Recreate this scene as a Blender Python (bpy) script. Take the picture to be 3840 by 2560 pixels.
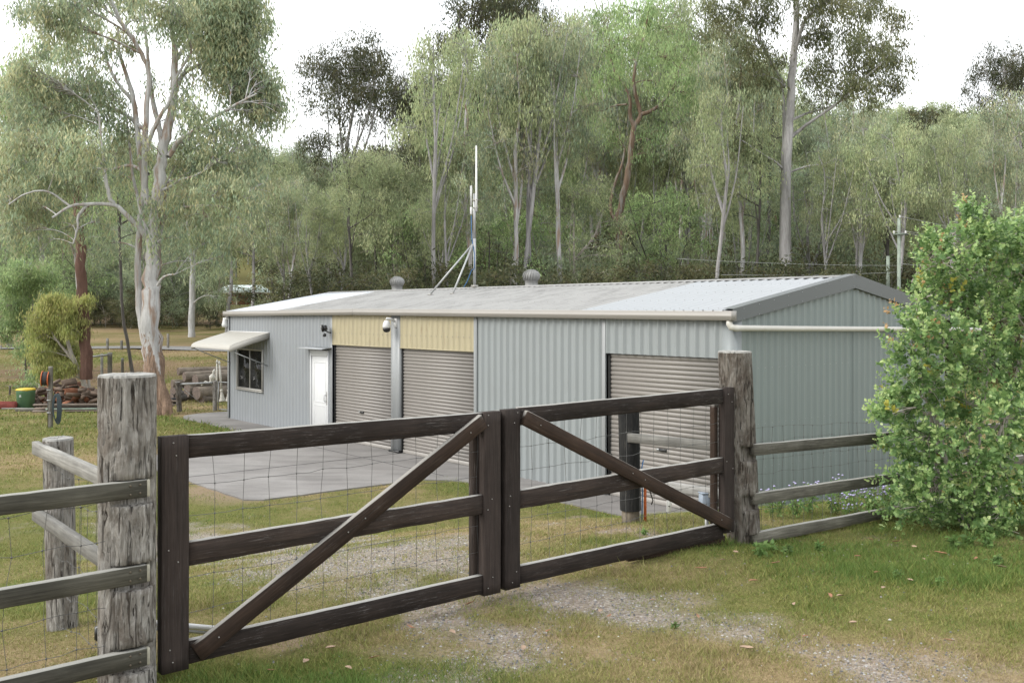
import bpy, math, random
import numpy as np
from mathutils import Matrix, Vector

random.seed(7)
RNG = np.random.default_rng(7)
SC = bpy.context.scene
for _o in list(bpy.data.objects):
    bpy.data.objects.remove(_o)
COL = SC.collection
R = math.radians

# ------------------------------------------------------------------ camera
EH = 2.0                       # eye height above the ground at the gate
FPX, HX, HY = 3600.0, 1920.0, 1170.0
cam_d = bpy.data.cameras.new('camera')
cam = bpy.data.objects.new('camera', cam_d)
COL.objects.link(cam)
cam.location = (0, 0, EH)
cam.rotation_euler = (R(90), 0, 0)
cam_d.sensor_width = 36
cam_d.lens = FPX / 3840 * 36
cam_d.shift_y = -(1280 - HY) / 3840
cam_d.clip_start = 0.1
cam_d.clip_end = 3000
SC.camera = cam

# ------------------------------------------------------------------ sky, sun, exposure
SUN_AZ, SUN_EL = R(-106), R(36)          # azimuth from +Y towards +X
world = bpy.data.worlds.new('World')
SC.world = world
world.use_nodes = True
wn, wl = world.node_tree.nodes, world.node_tree.links
wn.clear()
w_out = wn.new('ShaderNodeOutputWorld')
w_bg = wn.new('ShaderNodeBackground')
w_sky = wn.new('ShaderNodeTexSky')
w_sky.sky_type = 'NISHITA'
w_sky.sun_disc = False
w_sky.sun_elevation = SUN_EL
w_sky.sun_rotation = SUN_AZ
w_sky.air_density, w_sky.dust_density = 1.0, 3.0
w_tc = wn.new('ShaderNodeTexCoord')
w_map = wn.new('ShaderNodeMapping')
w_map.inputs['Scale'].default_value = (1.2, 1.2, 4.0)
w_noise = wn.new('ShaderNodeTexNoise')
w_noise.inputs['Scale'].default_value = 2.2
w_noise.inputs['Detail'].default_value = 5
w_noise.inputs['Roughness'].default_value = 0.5
w_ramp = wn.new('ShaderNodeValToRGB')
w_ramp.color_ramp.elements[0].position = 0.32
w_ramp.color_ramp.elements[0].color = (8.6, 8.95, 9.3, 1)
w_ramp.color_ramp.elements[1].position = 0.66
w_ramp.color_ramp.elements[1].color = (10.2, 10.3, 10.3, 1)
w_mix = wn.new('ShaderNodeMix')
w_mix.data_type = 'RGBA'
w_mix.inputs['Factor'].default_value = 0.93      # overcast: cloud hides nearly all of the blue
wl.new(w_tc.outputs['Generated'], w_map.inputs['Vector'])
wl.new(w_map.outputs['Vector'], w_noise.inputs['Vector'])
wl.new(w_noise.outputs['Fac'], w_ramp.inputs['Fac'])
wl.new(w_sky.outputs['Color'], w_mix.inputs['A'])
wl.new(w_ramp.outputs['Color'], w_mix.inputs['B'])
wl.new(w_mix.outputs['Result'], w_bg.inputs['Color'])
w_bg.inputs['Strength'].default_value = 0.105
wl.new(w_bg.outputs['Background'], w_out.inputs['Surface'])

sun_d = bpy.data.lights.new('sun', 'SUN')
sun_d.energy = 1.5
sun_d.angle = R(28)
sun_d.color = (1.0, 0.965, 0.9)
sun = bpy.data.objects.new('sun', sun_d)
COL.objects.link(sun)
_sd = Vector((math.sin(SUN_AZ) * math.cos(SUN_EL), math.cos(SUN_AZ) * math.cos(SUN_EL), math.sin(SUN_EL)))
sun.rotation_euler = _sd.to_track_quat('Z', 'Y').to_euler()

vs = SC.view_settings
vs.view_transform = 'Standard'
vs.look = 'None'
vs.exposure = 1.0
vs.gamma = 1.0
vs.use_curve_mapping = False
SC.cycles.max_bounces = 5
SC.cycles.diffuse_bounces = 3
SC.cycles.glossy_bounces = 2
SC.cycles.transmission_bounces = 4
SC.cycles.transparent_max_bounces = 8

# ------------------------------------------------------------------ frames and pixel helpers
OV = 3840.0 / 2352.0
D1 = Vector((-0.6414, 0.7672, 0))      # along the shed front, away from the gate
D2 = Vector((0.7672, 0.6414, 0))       # along the gate and the gable wall
GO = Vector((-1.91, 5.2, 0))           # hinge end of the gate


def W(u, v, z=0.0):
    return GO + D2 * u + D1 * v + Vector((0, 0, z))


def P(px, py, Y):
    return Vector(((px - HX) / FPX * Y, Y, EH - (py - HY) / FPX * Y))


def PO(ox, oy, Y):
    return P(ox * OV, oy * OV, Y)


def sstep(a, b, x):
    t = np.clip((np.asarray(x, float) - a) / (b - a), 0, 1)
    return t * t * (3 - 2 * t)


_LAT = {}


def vnoise(x, y, scale, seed):
    if seed not in _LAT:
        _LAT[seed] = np.random.default_rng(1000 + seed).random((256, 256))
    g = _LAT[seed]
    x = np.asarray(x, float) / scale + 512.0
    y = np.asarray(y, float) / scale + 512.0
    xi, yi = np.floor(x).astype(int), np.floor(y).astype(int)
    fx, fy = x - xi, y - yi
    fx, fy = fx * fx * (3 - 2 * fx), fy * fy * (3 - 2 * fy)
    a, b = g[xi % 256, yi % 256], g[(xi + 1) % 256, yi % 256]
    c, d = g[xi % 256, (yi + 1) % 256], g[(xi + 1) % 256, (yi + 1) % 256]
    return (a * (1 - fx) + b * fx) * (1 - fy) + (c * (1 - fx) + d * fx) * fy


def fbm(x, y, scale, seed, oct=4):
    s, a, t = 0, 1, 0
    for k in range(oct):
        s = s + a * vnoise(x, y, scale / 2 ** k, seed + k)
        t += a
        a *= 0.55
    return s / t


SLAB = -1.25


def uv_of(x, y):
    dx, dy = np.asarray(x, float) - GO.x, np.asarray(y, float) - GO.y
    return dx * D2.x + dy * D2.y, dx * D1.x + dy * D1.y


def gz(x, y):
    x, y = np.asarray(x, float), np.asarray(y, float)
    u, v = uv_of(x, y)
    k = sstep(3.5, 9.5, u)
    ln = 9.0 * (1 - k) + 3.9 * k
    t = np.clip((v - 0.2) / (ln - 0.2), 0, 1)
    z = -1.275 * (t * t * (3 - 2 * t)) - np.clip(0.035 * (u - 5.0), 0, 0.3) * sstep(-2.5, -0.2, v) * (1 - t) - 0.05 * sstep(4.4, 5.4, u) * np.exp(-(v / 0.9) ** 2)
    flat = sstep(1.0, 4.0, v) * sstep(-40, -12, -np.abs(x))
    near = np.clip(1 - np.hypot(x, y - 8) / 30, 0, 1)
    rough = 0.05 * (fbm(x, y, 2.2, 3) - 0.5) + 0.02 * (fbm(x, y, 0.45, 9) - 0.5)
    slabzone = sstep(4.2, 5.4, u) * sstep(2.6, 4.0, v) * sstep(-26.5, -25.0, -v) * sstep(-19, -17.6, -u)
    z = z + rough * near * (1 - slabzone)
    far = np.interp(y, [0, 30, 38, 45, 60, 80, 120, 170, 210], [0, 0, -0.2, -0.1, 0.98, 1.58, 3.0, 4.65, 5.5])
    hs = 190 - 80 * sstep(-45, 10, x)
    hmax = 54 + 6 * sstep(20, 150, x) + 6 * np.sin(x * 0.013)
    hill = hmax * sstep(0, 1, (y - hs) / (420 - hs))
    und = (fbm(x, y, 60, 20) - 0.5) * 8 * sstep(120, 220, y) + (fbm(x, y, 9, 25) - 0.5) * 0.5 * sstep(33, 50, y)
    return z + far + hill + und


def gzf(x, y):
    return float(gz(x, y))


def G(px, py):
    """ground point under a pixel of the photograph"""
    ys = np.concatenate([np.arange(3.5, 60, 0.02), np.arange(60, 400, 0.25)])
    xs = (px - HX) / FPX * ys
    zr = EH - (py - HY) / FPX * ys
    below = np.where(zr < gz(xs, ys))[0]
    i = below[0] if len(below) else len(ys) - 1
    return Vector((xs[i], ys[i], gzf(xs[i], ys[i])))


def GOv(ox, oy):
    return G(ox * OV, oy * OV)


# ------------------------------------------------------------------ object helpers
WM = {}


def put(o, parent=None, M=None):
    M = M if M is not None else Matrix.Identity(4)
    WM[o.name] = M.copy()
    if parent is not None:
        o.parent = parent
        o.matrix_basis = WM[parent.name].inverted() @ M
    else:
        o.matrix_basis = M
    return o


def tag(o, label=None, cat=None, group=None, kind=None):
    if label: o['label'] = label
    if cat: o['category'] = cat
    if group: o['group'] = group
    if kind: o['kind'] = kind
    return o


def empty(name, loc, label=None, cat=None, group=None):
    o = bpy.data.objects.new(name, None)
    COL.objects.link(o)
    o.empty_display_size = 0.2
    put(o, None, Matrix.Translation(Vector(loc)))
    return tag(o, label, cat, group)


def mesh_np(name, V, faces, mats=None, smooth=False, tint=None, attrs=None):
    """faces: an int array (N,k), or a list of those"""
    V = np.asarray(V, np.float32)
    if isinstance(faces, np.ndarray): faces = [faces]
    faces = [np.asarray(f, np.int32) for f in faces if len(f)]
    me = bpy.data.meshes.new(name)
    me.vertices.add(len(V))
    me.vertices.foreach_set('co', V.ravel())
    nl = sum(f.size for f in faces)
    npoly = sum(len(f) for f in faces)
    me.loops.add(nl)
    me.loops.foreach_set('vertex_index', np.concatenate([f.ravel() for f in faces]))
    me.polygons.add(npoly)
    starts, c = [], 0
    for f in faces:
        k = f.shape[1]
        starts.append(c + np.arange(len(f), dtype=np.int32) * k)
        c += f.size
    me.polygons.foreach_set('loop_start', np.concatenate(starts))
    if smooth:
        me.polygons.foreach_set('use_smooth', np.ones(npoly, bool))
    me.update(calc_edges=True)
    if tint is not None:
        a = me.attributes.new('tint', 'FLOAT_COLOR', 'POINT')
        t = np.ones((len(V), 4), np.float32)
        t[:, :3] = tint
        a.data.foreach_set('color', t.ravel())
    for k, val in (attrs or {}).items():
        a = me.attributes.new(k, 'FLOAT', 'POINT')
        a.data.foreach_set('value', np.asarray(val, np.float32).ravel())
    for m in (mats if isinstance(mats, (list, tuple)) else [mats]):
        if m is not None: me.materials.append(m)
    return me


def mobj(name, me, parent=None, M=None):
    o = bpy.data.objects.new(name, me)
    COL.objects.link(o)
    return put(o, parent, M)


class MB:
    """collects primitive shapes; build() makes one mesh object"""

    def __init__(s):
        s.v, s.f, s.n = [], {}, 0

    def add(s, V, F):
        V = np.asarray(V, float)
        for f in F:
            s.f.setdefault(len(f), []).append([i + s.n for i in f])
        s.v.append(V)
        s.n += len(V)
        return s

    def box(s, c, size, M=None, bev=0.0):
        hx, hy, hz = [q / 2 for q in size]
        b = min(bev, hx * .49, hy * .49, hz * .49)
        if b <= 0:
            V = [(x, y, z) for x in (-hx, hx) for y in (-hy, hy) for z in (-hz, hz)]
            F = [(0, 1, 3, 2), (4, 6, 7, 5), (0, 4, 5, 1), (2, 3, 7, 6), (0, 2, 6, 4), (1, 5, 7, 3)]
        else:
            V, F, idx = [], [], {}
            for sx in (-1, 1):
                for sy in (-1, 1):
                    for sz in (-1, 1):
                        for ax in range(3):
                            p = [sx * (hx - b), sy * (hy - b), sz * (hz - b)]
                            p[ax] = (sx * hx, sy * hy, sz * hz)[ax]
                            idx[(sx, sy, sz, ax)] = len(V)
                            V.append(p)
            for ax in range(3):
                o1, o2 = (ax + 1) % 3, (ax + 2) % 3
                for sg in (-1, 1):
                    q = []
                    for a, bb in ((-1, -1), (1, -1), (1, 1), (-1, 1)):
                        k = [0, 0, 0]
                        k[ax], k[o1], k[o2] = sg, a, bb
                        q.append(idx[(k[0], k[1], k[2], ax)])
                    F.append(q if sg > 0 else q[::-1])
                for a in (-1, 1):
                    for bb in (-1, 1):
                        e = []
                        for sg in (-1, 1):
                            k = [0, 0, 0]
                            k[ax], k[o1], k[o2] = sg, a, bb
                            e.append((idx[(k[0], k[1], k[2], o1)], idx[(k[0], k[1], k[2], o2)]))
                        q = [e[0][0], e[1][0], e[1][1], e[0][1]]
                        F.append(q if a * bb < 0 else q[::-1])
            for sx in (-1, 1):
                for sy in (-1, 1):
                    for sz in (-1, 1):
                        q = [idx[(sx, sy, sz, k)] for k in range(3)]
                        F.append(q if sx * sy * sz > 0 else q[::-1])
        V = np.asarray(V, float)
        if M is not None:
            V = V @ np.array(M.to_3x3()).T
        return s.add(V + np.asarray(c, float), F)

    def tube(s, pts, rad, sides=8, cap=True, jit=None):
        V, F = tube_vf(np.asarray([tuple(p) for p in pts], float), rad, sides, cap, jit)
        return s.add(V, F)

    def lathe(s, prof, sides=16, c=(0, 0, 0), ax='z'):
        """prof: list of (r, h)"""
        V, F = [], []
        a = np.linspace(0, 2 * math.pi, sides, endpoint=False)
        for r, h in prof:
            for t in a:
                p = (r * math.cos(t), r * math.sin(t), h)
                if ax == 'x': p = (h, p[0], p[1])
                if ax == 'y': p = (p[0], h, p[1])
                V.append(p)
        n = sides
        for i in range(len(prof) - 1):
            for j in range(n):
                F.append((i * n + j, i * n + (j + 1) % n, (i + 1) * n + (j + 1) % n, (i + 1) * n + j))
        F.append(tuple(range(n))[::-1])
        F.append(tuple(range((len(prof) - 1) * n, len(prof) * n)))
        return s.add(np.asarray(V) + np.asarray(c, float), F)

    def extrude(s, prof, axis_a, axis_b, axis_l, o, length):
        """closed polygon prof in (a,b) swept along l"""
        prof = [(a, b) for a, b in prof]
        n = len(prof)
        A, B, Lx, O = [np.asarray(tuple(q), float) for q in (axis_a, axis_b, axis_l, o)]
        V = [O + A * a + B * b for a, b in prof] + [O + A * a + B * b + Lx * length for a, b in prof]
        F = [(i, (i + 1) % n, n + (i + 1) % n, n + i) for i in range(n)]
        F += [tuple(range(n))[::-1], tuple(range(n, 2 * n))]
        return s.add(V, F)

    def mesh(s, name, mat, smooth=False):
        V = np.concatenate(s.v)
        return mesh_np(name, V, [np.asarray(f) for f in s.f.values()], mat, smooth)

    def build(s, name, mat, parent=None, M=None, smooth=False):
        return mobj(name, s.mesh(name, mat, smooth), parent, M)


def tube_vf(pts, rad, sides=8, cap=True, jit=None):
    n = len(pts)
    rad = np.broadcast_to(np.asarray(rad, float), (n,)) if np.ndim(rad) == 0 or len(np.atleast_1d(rad)) == 1 else np.asarray(rad, float)
    T = np.gradient(pts, axis=0)
    T /= np.linalg.norm(T, axis=1)[:, None] + 1e-9
    ref = np.array([0.13, 1.0, 0.07]) if abs(T[:, 1]).max() < 0.9 else np.array([1.0, 0.1, 0.05])
    Nn = np.cross(T, ref)
    Nn /= np.linalg.norm(Nn, axis=1)[:, None] + 1e-9
    B = np.cross(T, Nn)
    a = np.linspace(0, 2 * math.pi, sides, endpoint=False)
    rr = rad[:, None] * np.ones((1, sides))
    if jit is not None: rr = rr * jit
    V = pts[:, None, :] + (Nn[:, None, :] * np.cos(a)[None, :, None] + B[:, None, :] * np.sin(a)[None, :, None]) * rr[:, :, None]
    V = V.reshape(-1, 3)
    i = np.arange(n - 1)[:, None] * sides
    j = np.arange(sides)[None, :]
    F = np.stack([i + j, i + (j + 1) % sides, i + sides + (j + 1) % sides, i + sides + j], -1).reshape(-1, 4).tolist()
    if cap:
        F.append(list(range(sides))[::-1])
        F.append(list(range((n - 1) * sides, n * sides)))
    return V, F


def basis(A, B, normal):
    """local x from A to B, local y along -normal, local z up"""
    A, B = Vector(A), Vector(B)
    x = (B - A).normalized()
    y = (-Vector(normal)).normalized()
    z = x.cross(y).normalized()
    y = z.cross(x).normalized()
    M = Matrix.Identity(4)
    for r in range(3):
        M[r][0], M[r][1], M[r][2], M[r][3] = x[r], y[r], z[r], A[r]
    return M


# ------------------------------------------------------------------ materials
class NT:
    def __init__(s, name):
        s.m = bpy.data.materials.new(name)
        s.m.use_nodes = True
        s.t = s.m.node_tree
        s.t.nodes.clear()
        s.out = s.t.nodes.new('ShaderNodeOutputMaterial')
        s.b = s.t.nodes.new('ShaderNodeBsdfPrincipled')
        s.t.links.new(s.b.outputs[0], s.out.inputs['Surface'])

    def n(s, typ, **kw):
        nd = s.t.nodes.new(typ)
        for k, v in kw.items():
            setattr(nd, k, v)
        return nd

    def l(s, a, b):
        s.t.links.new(a, b)

    def coords(s, scale=(1, 1, 1), kind='Object', rnd=True):
        tc = s.n('ShaderNodeTexCoord')
        mp = s.n('ShaderNodeMapping')
        mp.inputs['Scale'].default_value = scale
        s.l(tc.outputs[kind], mp.inputs['Vector'])
        if rnd:
            oi = s.n('ShaderNodeObjectInfo')
            ml = s.n('ShaderNodeMath', operation='MULTIPLY')
            ml.inputs[1].default_value = 37.0
            s.l(oi.outputs['Random'], ml.inputs[0])
            cb = s.n('ShaderNodeCombineXYZ')
            for k in range(3): s.l(ml.outputs[0], cb.inputs[k])
            s.l(cb.outputs[0], mp.inputs['Location'])
        return mp.outputs['Vector']

    def noise(s, vec, scale=5, detail=6, rough=0.55, dist=0.0):
        nd = s.n('ShaderNodeTexNoise')
        nd.inputs['Scale'].default_value = scale
        nd.inputs['Detail'].default_value = detail
        nd.inputs['Roughness'].default_value = rough
        nd.inputs['Distortion'].default_value = dist
        s.l(vec, nd.inputs['Vector'])
        return nd.outputs['Fac']

    def ramp(s, fac, stops, interp='LINEAR'):
        r = s.n('ShaderNodeValToRGB')
        r.color_ramp.interpolation = interp
        el = r.color_ramp.elements
        while len(el) < len(stops): el.new(0.5)
        for e, (p, c) in zip(el, stops):
            e.position = p
            e.color = (c, c, c, 1) if isinstance(c, (int, float)) else (*c, 1)
        s.l(fac, r.inputs['Fac'])
        return r.outputs['Color']

    def mix(s, f, a, b, blend='MIX'):
        m = s.n('ShaderNodeMix', data_type='RGBA', blend_type=blend)
        for k, v in (('Factor', f), ('A', a), ('B', b)):
            if isinstance(v, (int, float)):
                m.inputs[k].default_value = v if k == 'Factor' else (v, v, v, 1)
            elif isinstance(v, tuple):
                m.inputs[k].default_value = (*v, 1)
            else:
                s.l(v, m.inputs[k])
        return m.outputs['Result']

    def math(s, op, a, b=None):
        m = s.n('ShaderNodeMath', operation=op)
        for k, v in ((0, a), (1, b)):
            if v is None: continue
            if isinstance(v, (int, float)): m.inputs[k].default_value = v
            else: s.l(v, m.inputs[k])
        return m.outputs[0]

    def attr(s, name, out='Fac'):
        a = s.n('ShaderNodeAttribute', attribute_name=name)
        return a.outputs[out]

    def set(s, color=None, rough=0.6, metal=0.0, bump=None, bstr=0.3, bdist=0.01, spec=None):
        if color is not None:
            if isinstance(color, tuple): s.b.inputs['Base Color'].default_value = (*color, 1)
            else: s.l(color, s.b.inputs['Base Color'])
        if isinstance(rough, (int, float)): s.b.inputs['Roughness'].default_value = rough
        else: s.l(rough, s.b.inputs['Roughness'])
        s.b.inputs['Metallic'].default_value = metal
        if spec is not None: s.b.inputs['Specular IOR Level'].default_value = spec
        if bump is not None:
            bp = s.n('ShaderNodeBump')
            bp.inputs['Strength'].default_value = bstr
            bp.inputs['Distance'].default_value = bdist
            s.l(bump, bp.inputs['Height'])
            s.l(bp.outputs[0], s.b.inputs['Normal'])
        return s.m


def simple(name, c, rough=0.6, metal=0.0, var=0.12, scale=6.0, bstr=0.0, spec=None, stretch=(1, 1, 1)):
    n = NT(name)
    v = n.coords(stretch)
    f = n.noise(v, scale, 6, 0.6)
    lo, hi = tuple(q * (1 - var) for q in c), tuple(min(1, q * (1 + var)) for q in c)
    col = n.ramp(f, [(0.3, lo), (0.7, hi)])
    return n.set(col, rough, metal, f if bstr > 0 else None, bstr, 0.004, spec)


def wood(name, stops, fleck=None, fleck_amt=0.5, axis='x', bstr=0.5, rough=0.8, gscale=1.0, top=None):
    """grain running along the local axis; fleck: pale worn spots"""
    n = NT(name)
    sc = {'x': (2.2, 48, 48), 'z': (40, 40, 2.0)}[axis]
    v = n.coords(tuple(q * gscale for q in sc))
    v2 = n.coords((1.2, 1.2, 1.2))
    g = n.noise(v, 1.3, 8, 0.65, 0.6)
    big = n.noise(v2, 2.2, 4, 0.6)
    col = n.ramp(g, stops)
    tone = n.ramp(big, [(0.3, 0.66), (0.7, 1.24)])
    col = n.mix(1.0, col, tone, 'MULTIPLY')
    oi = n.n('ShaderNodeObjectInfo')
    col = n.mix(1.0, col, n.ramp(oi.outputs['Random'], [(0.0, 0.72), (1.0, 1.28)]), 'MULTIPLY')
    if fleck:
        v3 = n.coords(tuple(q * 1.5 * gscale for q in sc))
        fl = n.noise(v3, 2.0, 5, 0.8)
        fm = n.ramp(fl, [(0.56, 0.0), (0.66, 0.8)])
        pm = n.ramp(n.noise(v2, 3.1, 3, 0.6), [(0.36, 0.0), (0.62, fleck_amt)])
        col = n.mix(n.math('MULTIPLY', fm, pm), col, fleck)
    if top:            # weathered upper faces; the pale mix also paints light caught on top edges
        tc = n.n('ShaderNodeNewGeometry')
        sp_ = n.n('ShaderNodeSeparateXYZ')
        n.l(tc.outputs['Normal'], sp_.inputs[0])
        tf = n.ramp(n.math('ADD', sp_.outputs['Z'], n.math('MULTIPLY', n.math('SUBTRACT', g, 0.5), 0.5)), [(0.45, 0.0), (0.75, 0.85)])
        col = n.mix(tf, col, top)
    return n.set(col, rough, 0, g, bstr, 0.006, 0.25)


def leaf_mat(name, trans=0.5, rough=0.5, vary=0.16):
    n = NT(name)
    c = n.attr('tint', 'Color')
    oi = n.n('ShaderNodeObjectInfo')
    k = n.math('MULTIPLY_ADD', oi.outputs['Random'], 2 * vary)
    k.node.inputs[2].default_value = 1 - vary
    hs = n.n('ShaderNodeHueSaturation')
    n.l(c, hs.inputs['Color'])
    n.l(k, hs.inputs['Value'])
    n.set(hs.outputs[0], rough, 0, spec=0.3)
    tr = n.n('ShaderNodeBsdfTranslucent')
    n.l(hs.outputs[0], tr.inputs['Color'])
    mx = n.n('ShaderNodeMixShader')
    mx.inputs[0].default_value = trans
    n.l(n.b.outputs[0], mx.inputs[1])
    n.l(tr.outputs[0], mx.inputs[2])
    n.l(mx.outputs[0], n.out.inputs['Surface'])
    return n.m


def bark(name, stops, patch=None, low=None, lowz=1.6, bstr=0.4, lowblend=1.2):
    """patch: colour of peeling strips, low: rough bark on the lower trunk"""
    n = NT(name)
    v = n.coords((2.6, 2.6, 0.35))
    g = n.noise(v, 1.6, 7, 0.62, 0.5)
    col = n.ramp(g, stops)
    fine = n.noise(n.coords((9, 9, 1.2)), 2.0, 6, 0.7)
    col = n.mix(1.0, col, n.ramp(fine, [(0.3, 0.72), (0.65, 1.1)]), 'MULTIPLY')
    if patch:
        pf = n.ramp(n.noise(n.coords((3.4, 3.4, 0.28)), 1.5, 5, 0.6, 0.3), [(0.5, 0.0), (0.62, 0.85)])
        col = n.mix(pf, col, n.mix(fine, tuple(q * 0.6 for q in patch), tuple(q * 1.3 for q in patch)))
    if low:
        tc = n.n('ShaderNodeTexCoord')
        sx = n.n('ShaderNodeSeparateXYZ')
        n.l(tc.outputs['Object'], sx.inputs[0])
        wob = n.math('MULTIPLY_ADD', n.noise(n.coords((5, 5, 0.35)), 1.6, 6, 0.65), -5.0 * lowblend)
        wob.node.inputs[2].default_value = lowz + 2.5 * lowblend
        f = n.math('SUBTRACT', wob, sx.outputs['Z'])
        f = n.ramp(n.math('MULTIPLY_ADD', f, 0.8), [(0.45, 0.0), (0.75, 1.0)])
        rough = n.noise(n.coords((14, 14, 1.6)), 1.5, 8, 0.75, 0.8)
        lc = n.ramp(rough, [(0.3, tuple(q * 0.35 for q in low)), (0.5, low), (0.68, tuple(min(1, q * 1.9) for q in low))])
        col = n.mix(f, col, lc)
    return n.set(col, 0.82, 0, fine, bstr, 0.02, 0.2)


def steel(name, c, dirt=(0.3, 0.29, 0.26), dirt_amt=0.25, rough=0.42, streak=(5, 5, 0.5), rust=None, cloud=1.6):
    n = NT(name)
    v = n.coords(streak, rnd=False)
    f = n.noise(v, 2.0, 6, 0.65)
    b = n.noise(n.coords((1, 1, 1), rnd=False), cloud, 5, 0.6)
    m = n.math('MULTIPLY', n.ramp(f, [(0.4, 0.0), (0.72, 1.0)]), n.ramp(b, [(0.35, 0.0), (0.7, dirt_amt * 2)]))
    col = n.mix(m, c, dirt)
    if rust:
        rf = n.ramp(n.noise(n.coords((9, 9, 1.0), rnd=False), 1.7, 5, 0.7), [(0.58, 0.0), (0.7, 0.6)])
        col = n.mix(rf, col, rust)
    return n.set(col, rough, 0.0, None, spec=0.45)


MAT = {}
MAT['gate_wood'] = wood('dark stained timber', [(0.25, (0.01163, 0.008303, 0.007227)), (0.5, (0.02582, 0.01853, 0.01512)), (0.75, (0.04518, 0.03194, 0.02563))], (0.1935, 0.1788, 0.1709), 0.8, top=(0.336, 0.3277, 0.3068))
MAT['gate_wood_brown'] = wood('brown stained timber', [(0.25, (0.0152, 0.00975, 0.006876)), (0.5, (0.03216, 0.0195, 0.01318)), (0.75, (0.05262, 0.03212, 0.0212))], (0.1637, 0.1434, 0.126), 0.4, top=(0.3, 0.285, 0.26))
MAT['stile_wood'] = wood('dark stained upright timber', [(0.25, (0.01411, 0.01027, 0.008978)), (0.5, (0.02606, 0.0194, 0.01676)), (0.75, (0.04072, 0.03025, 0.02573))], (0.1466, 0.1427, 0.1376), 0.35, 'x')
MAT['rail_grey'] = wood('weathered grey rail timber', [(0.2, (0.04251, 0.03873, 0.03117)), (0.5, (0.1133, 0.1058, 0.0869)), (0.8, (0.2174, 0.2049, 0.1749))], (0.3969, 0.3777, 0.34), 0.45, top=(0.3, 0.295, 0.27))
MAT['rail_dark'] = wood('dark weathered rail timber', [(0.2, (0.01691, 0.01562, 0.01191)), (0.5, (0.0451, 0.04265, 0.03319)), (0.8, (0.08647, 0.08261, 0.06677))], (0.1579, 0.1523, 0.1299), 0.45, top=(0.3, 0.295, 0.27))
MAT['rail_pale'] = wood('pale weathered rail timber', [(0.2, (0.09048, 0.087, 0.08004)), (0.5, (0.1879, 0.1824, 0.167)), (0.8, (0.2923, 0.2854, 0.2645))], None)
MAT['rail_peeling'] = wood('rail with peeling white paint', [(0.3, (0.1114, 0.1079, 0.09744)), (0.46, (0.3132, 0.3062, 0.2923)), (0.7, (0.4176, 0.4106, 0.3967))], (0.05568, 0.04872, 0.04176), 0.6)


def post_mat(name, stops, dark, patch):
    n = NT(name)
    v = n.coords((17, 17, 2.2))
    g = n.noise(v, 1.5, 10, 0.72, 1.6)
    col = n.ramp(g, stops)
    crack = n.noise(n.coords((26, 26, 2.0)), 1.0, 6, 0.62, 1.8)
    cm = n.ramp(crack, [(0.34, 1.0), (0.45, 0.0)])
    col = n.mix(cm, col, dark)
    p = n.ramp(n.noise(n.coords((6, 6, 3.4)), 1.3, 7, 0.7, 0.6), [(0.46, 0.0), (0.62, 0.85)])
    col = n.mix(p, col, patch)
    pale = n.ramp(n.noise(n.coords((30, 30, 4)), 1.2, 5, 0.7, 1.0), [(0.6, 0.0), (0.7, 0.6)])
    col = n.mix(pale, col, stops[-1][1])
    h = n.math('SUBTRACT', g, n.math('MULTIPLY', cm, 0.7))
    return n.set(col, 0.9, 0, h, 1.0, 0.03, 0.15)


MAT['post'] = post_mat('old grey hardwood post', [(0.22, (0.09982, 0.08877, 0.07609)), (0.5, (0.2995, 0.283, 0.2574)), (0.78, (0.5323, 0.5159, 0.4925))], (0.03327, 0.02773, 0.02239), (0.1442, 0.122, 0.1007))
MAT['post_brown'] = post_mat('old brown grey hardwood post', [(0.22, (0.05324, 0.04437, 0.03727)), (0.5, (0.1775, 0.1597, 0.1375)), (0.78, (0.355, 0.3372, 0.3106))], (0.01775, 0.01509, 0.01242), (0.07987, 0.06212, 0.04881))
MAT['end_grain'] = simple('weathered end grain', (0.2589, 0.2537, 0.2382), 0.9, 0, 0.3, 14, 0.6)
MAT['cut_pale'] = simple('pale cut timber', (0.2923, 0.2784, 0.2227), 0.9, 0, 0.25, 18, 0.4)
MAT['black_tar'] = wood('black coated post timber', [(0.3, (0.008, 0.008, 0.008)), (0.6, (0.02, 0.02, 0.02)), (0.85, (0.05, 0.047, 0.042))], (0.3, 0.27, 0.22), 0.35, 'z')
MAT['bare_post'] = wood('bare post timber', [(0.3, (0.15, 0.12, 0.09)), (0.6, (0.28, 0.24, 0.19)), (0.85, (0.4, 0.35, 0.29))], None, 0, 'z')
MAT['wire'] = simple('galvanised wire', (0.1, 0.1, 0.098), 0.5, 0.3, 0.2)
MAT['galv'] = simple('galvanised steel', (0.348, 0.355, 0.355), 0.45, 0.5, 0.12, 8)
MAT['vent'] = simple('weathered vent steel', (0.2, 0.2, 0.195), 0.6, 0.2, 0.2, 9)
MAT['bolt'] = simple('dull bolt steel', (0.3, 0.29, 0.27), 0.5, 0.5)
MAT['wall_left'] = steel('blue grey wall sheet', (0.2308, 0.2455, 0.2597), (0.1859, 0.1911, 0.1922), 0.35)
MAT['wall_right'] = steel('pale blue grey wall sheet', (0.2359, 0.2561, 0.2613), (0.1955, 0.2062, 0.2051), 0.25)
MAT['wall_gable'] = steel('green grey gable sheet', (0.1896, 0.2227, 0.215), (0.1685, 0.1879, 0.1804), 0.25)
MAT['trim_blue'] = steel('blue grey folded trim', (0.2379, 0.248, 0.2539), (0.1988, 0.1998, 0.1937), 0.3)
MAT['barge'] = steel('dark grey barge trim', (0.09187, 0.1014, 0.103), (0.1114, 0.1169, 0.1169), 0.15, 0.38)
MAT['beige'] = steel('aged cream sheet', (0.348, 0.3062, 0.1984), (0.2575, 0.2262, 0.1601), 0.4, 0.5, rust=(0.2088, 0.1392, 0.07656))
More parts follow.
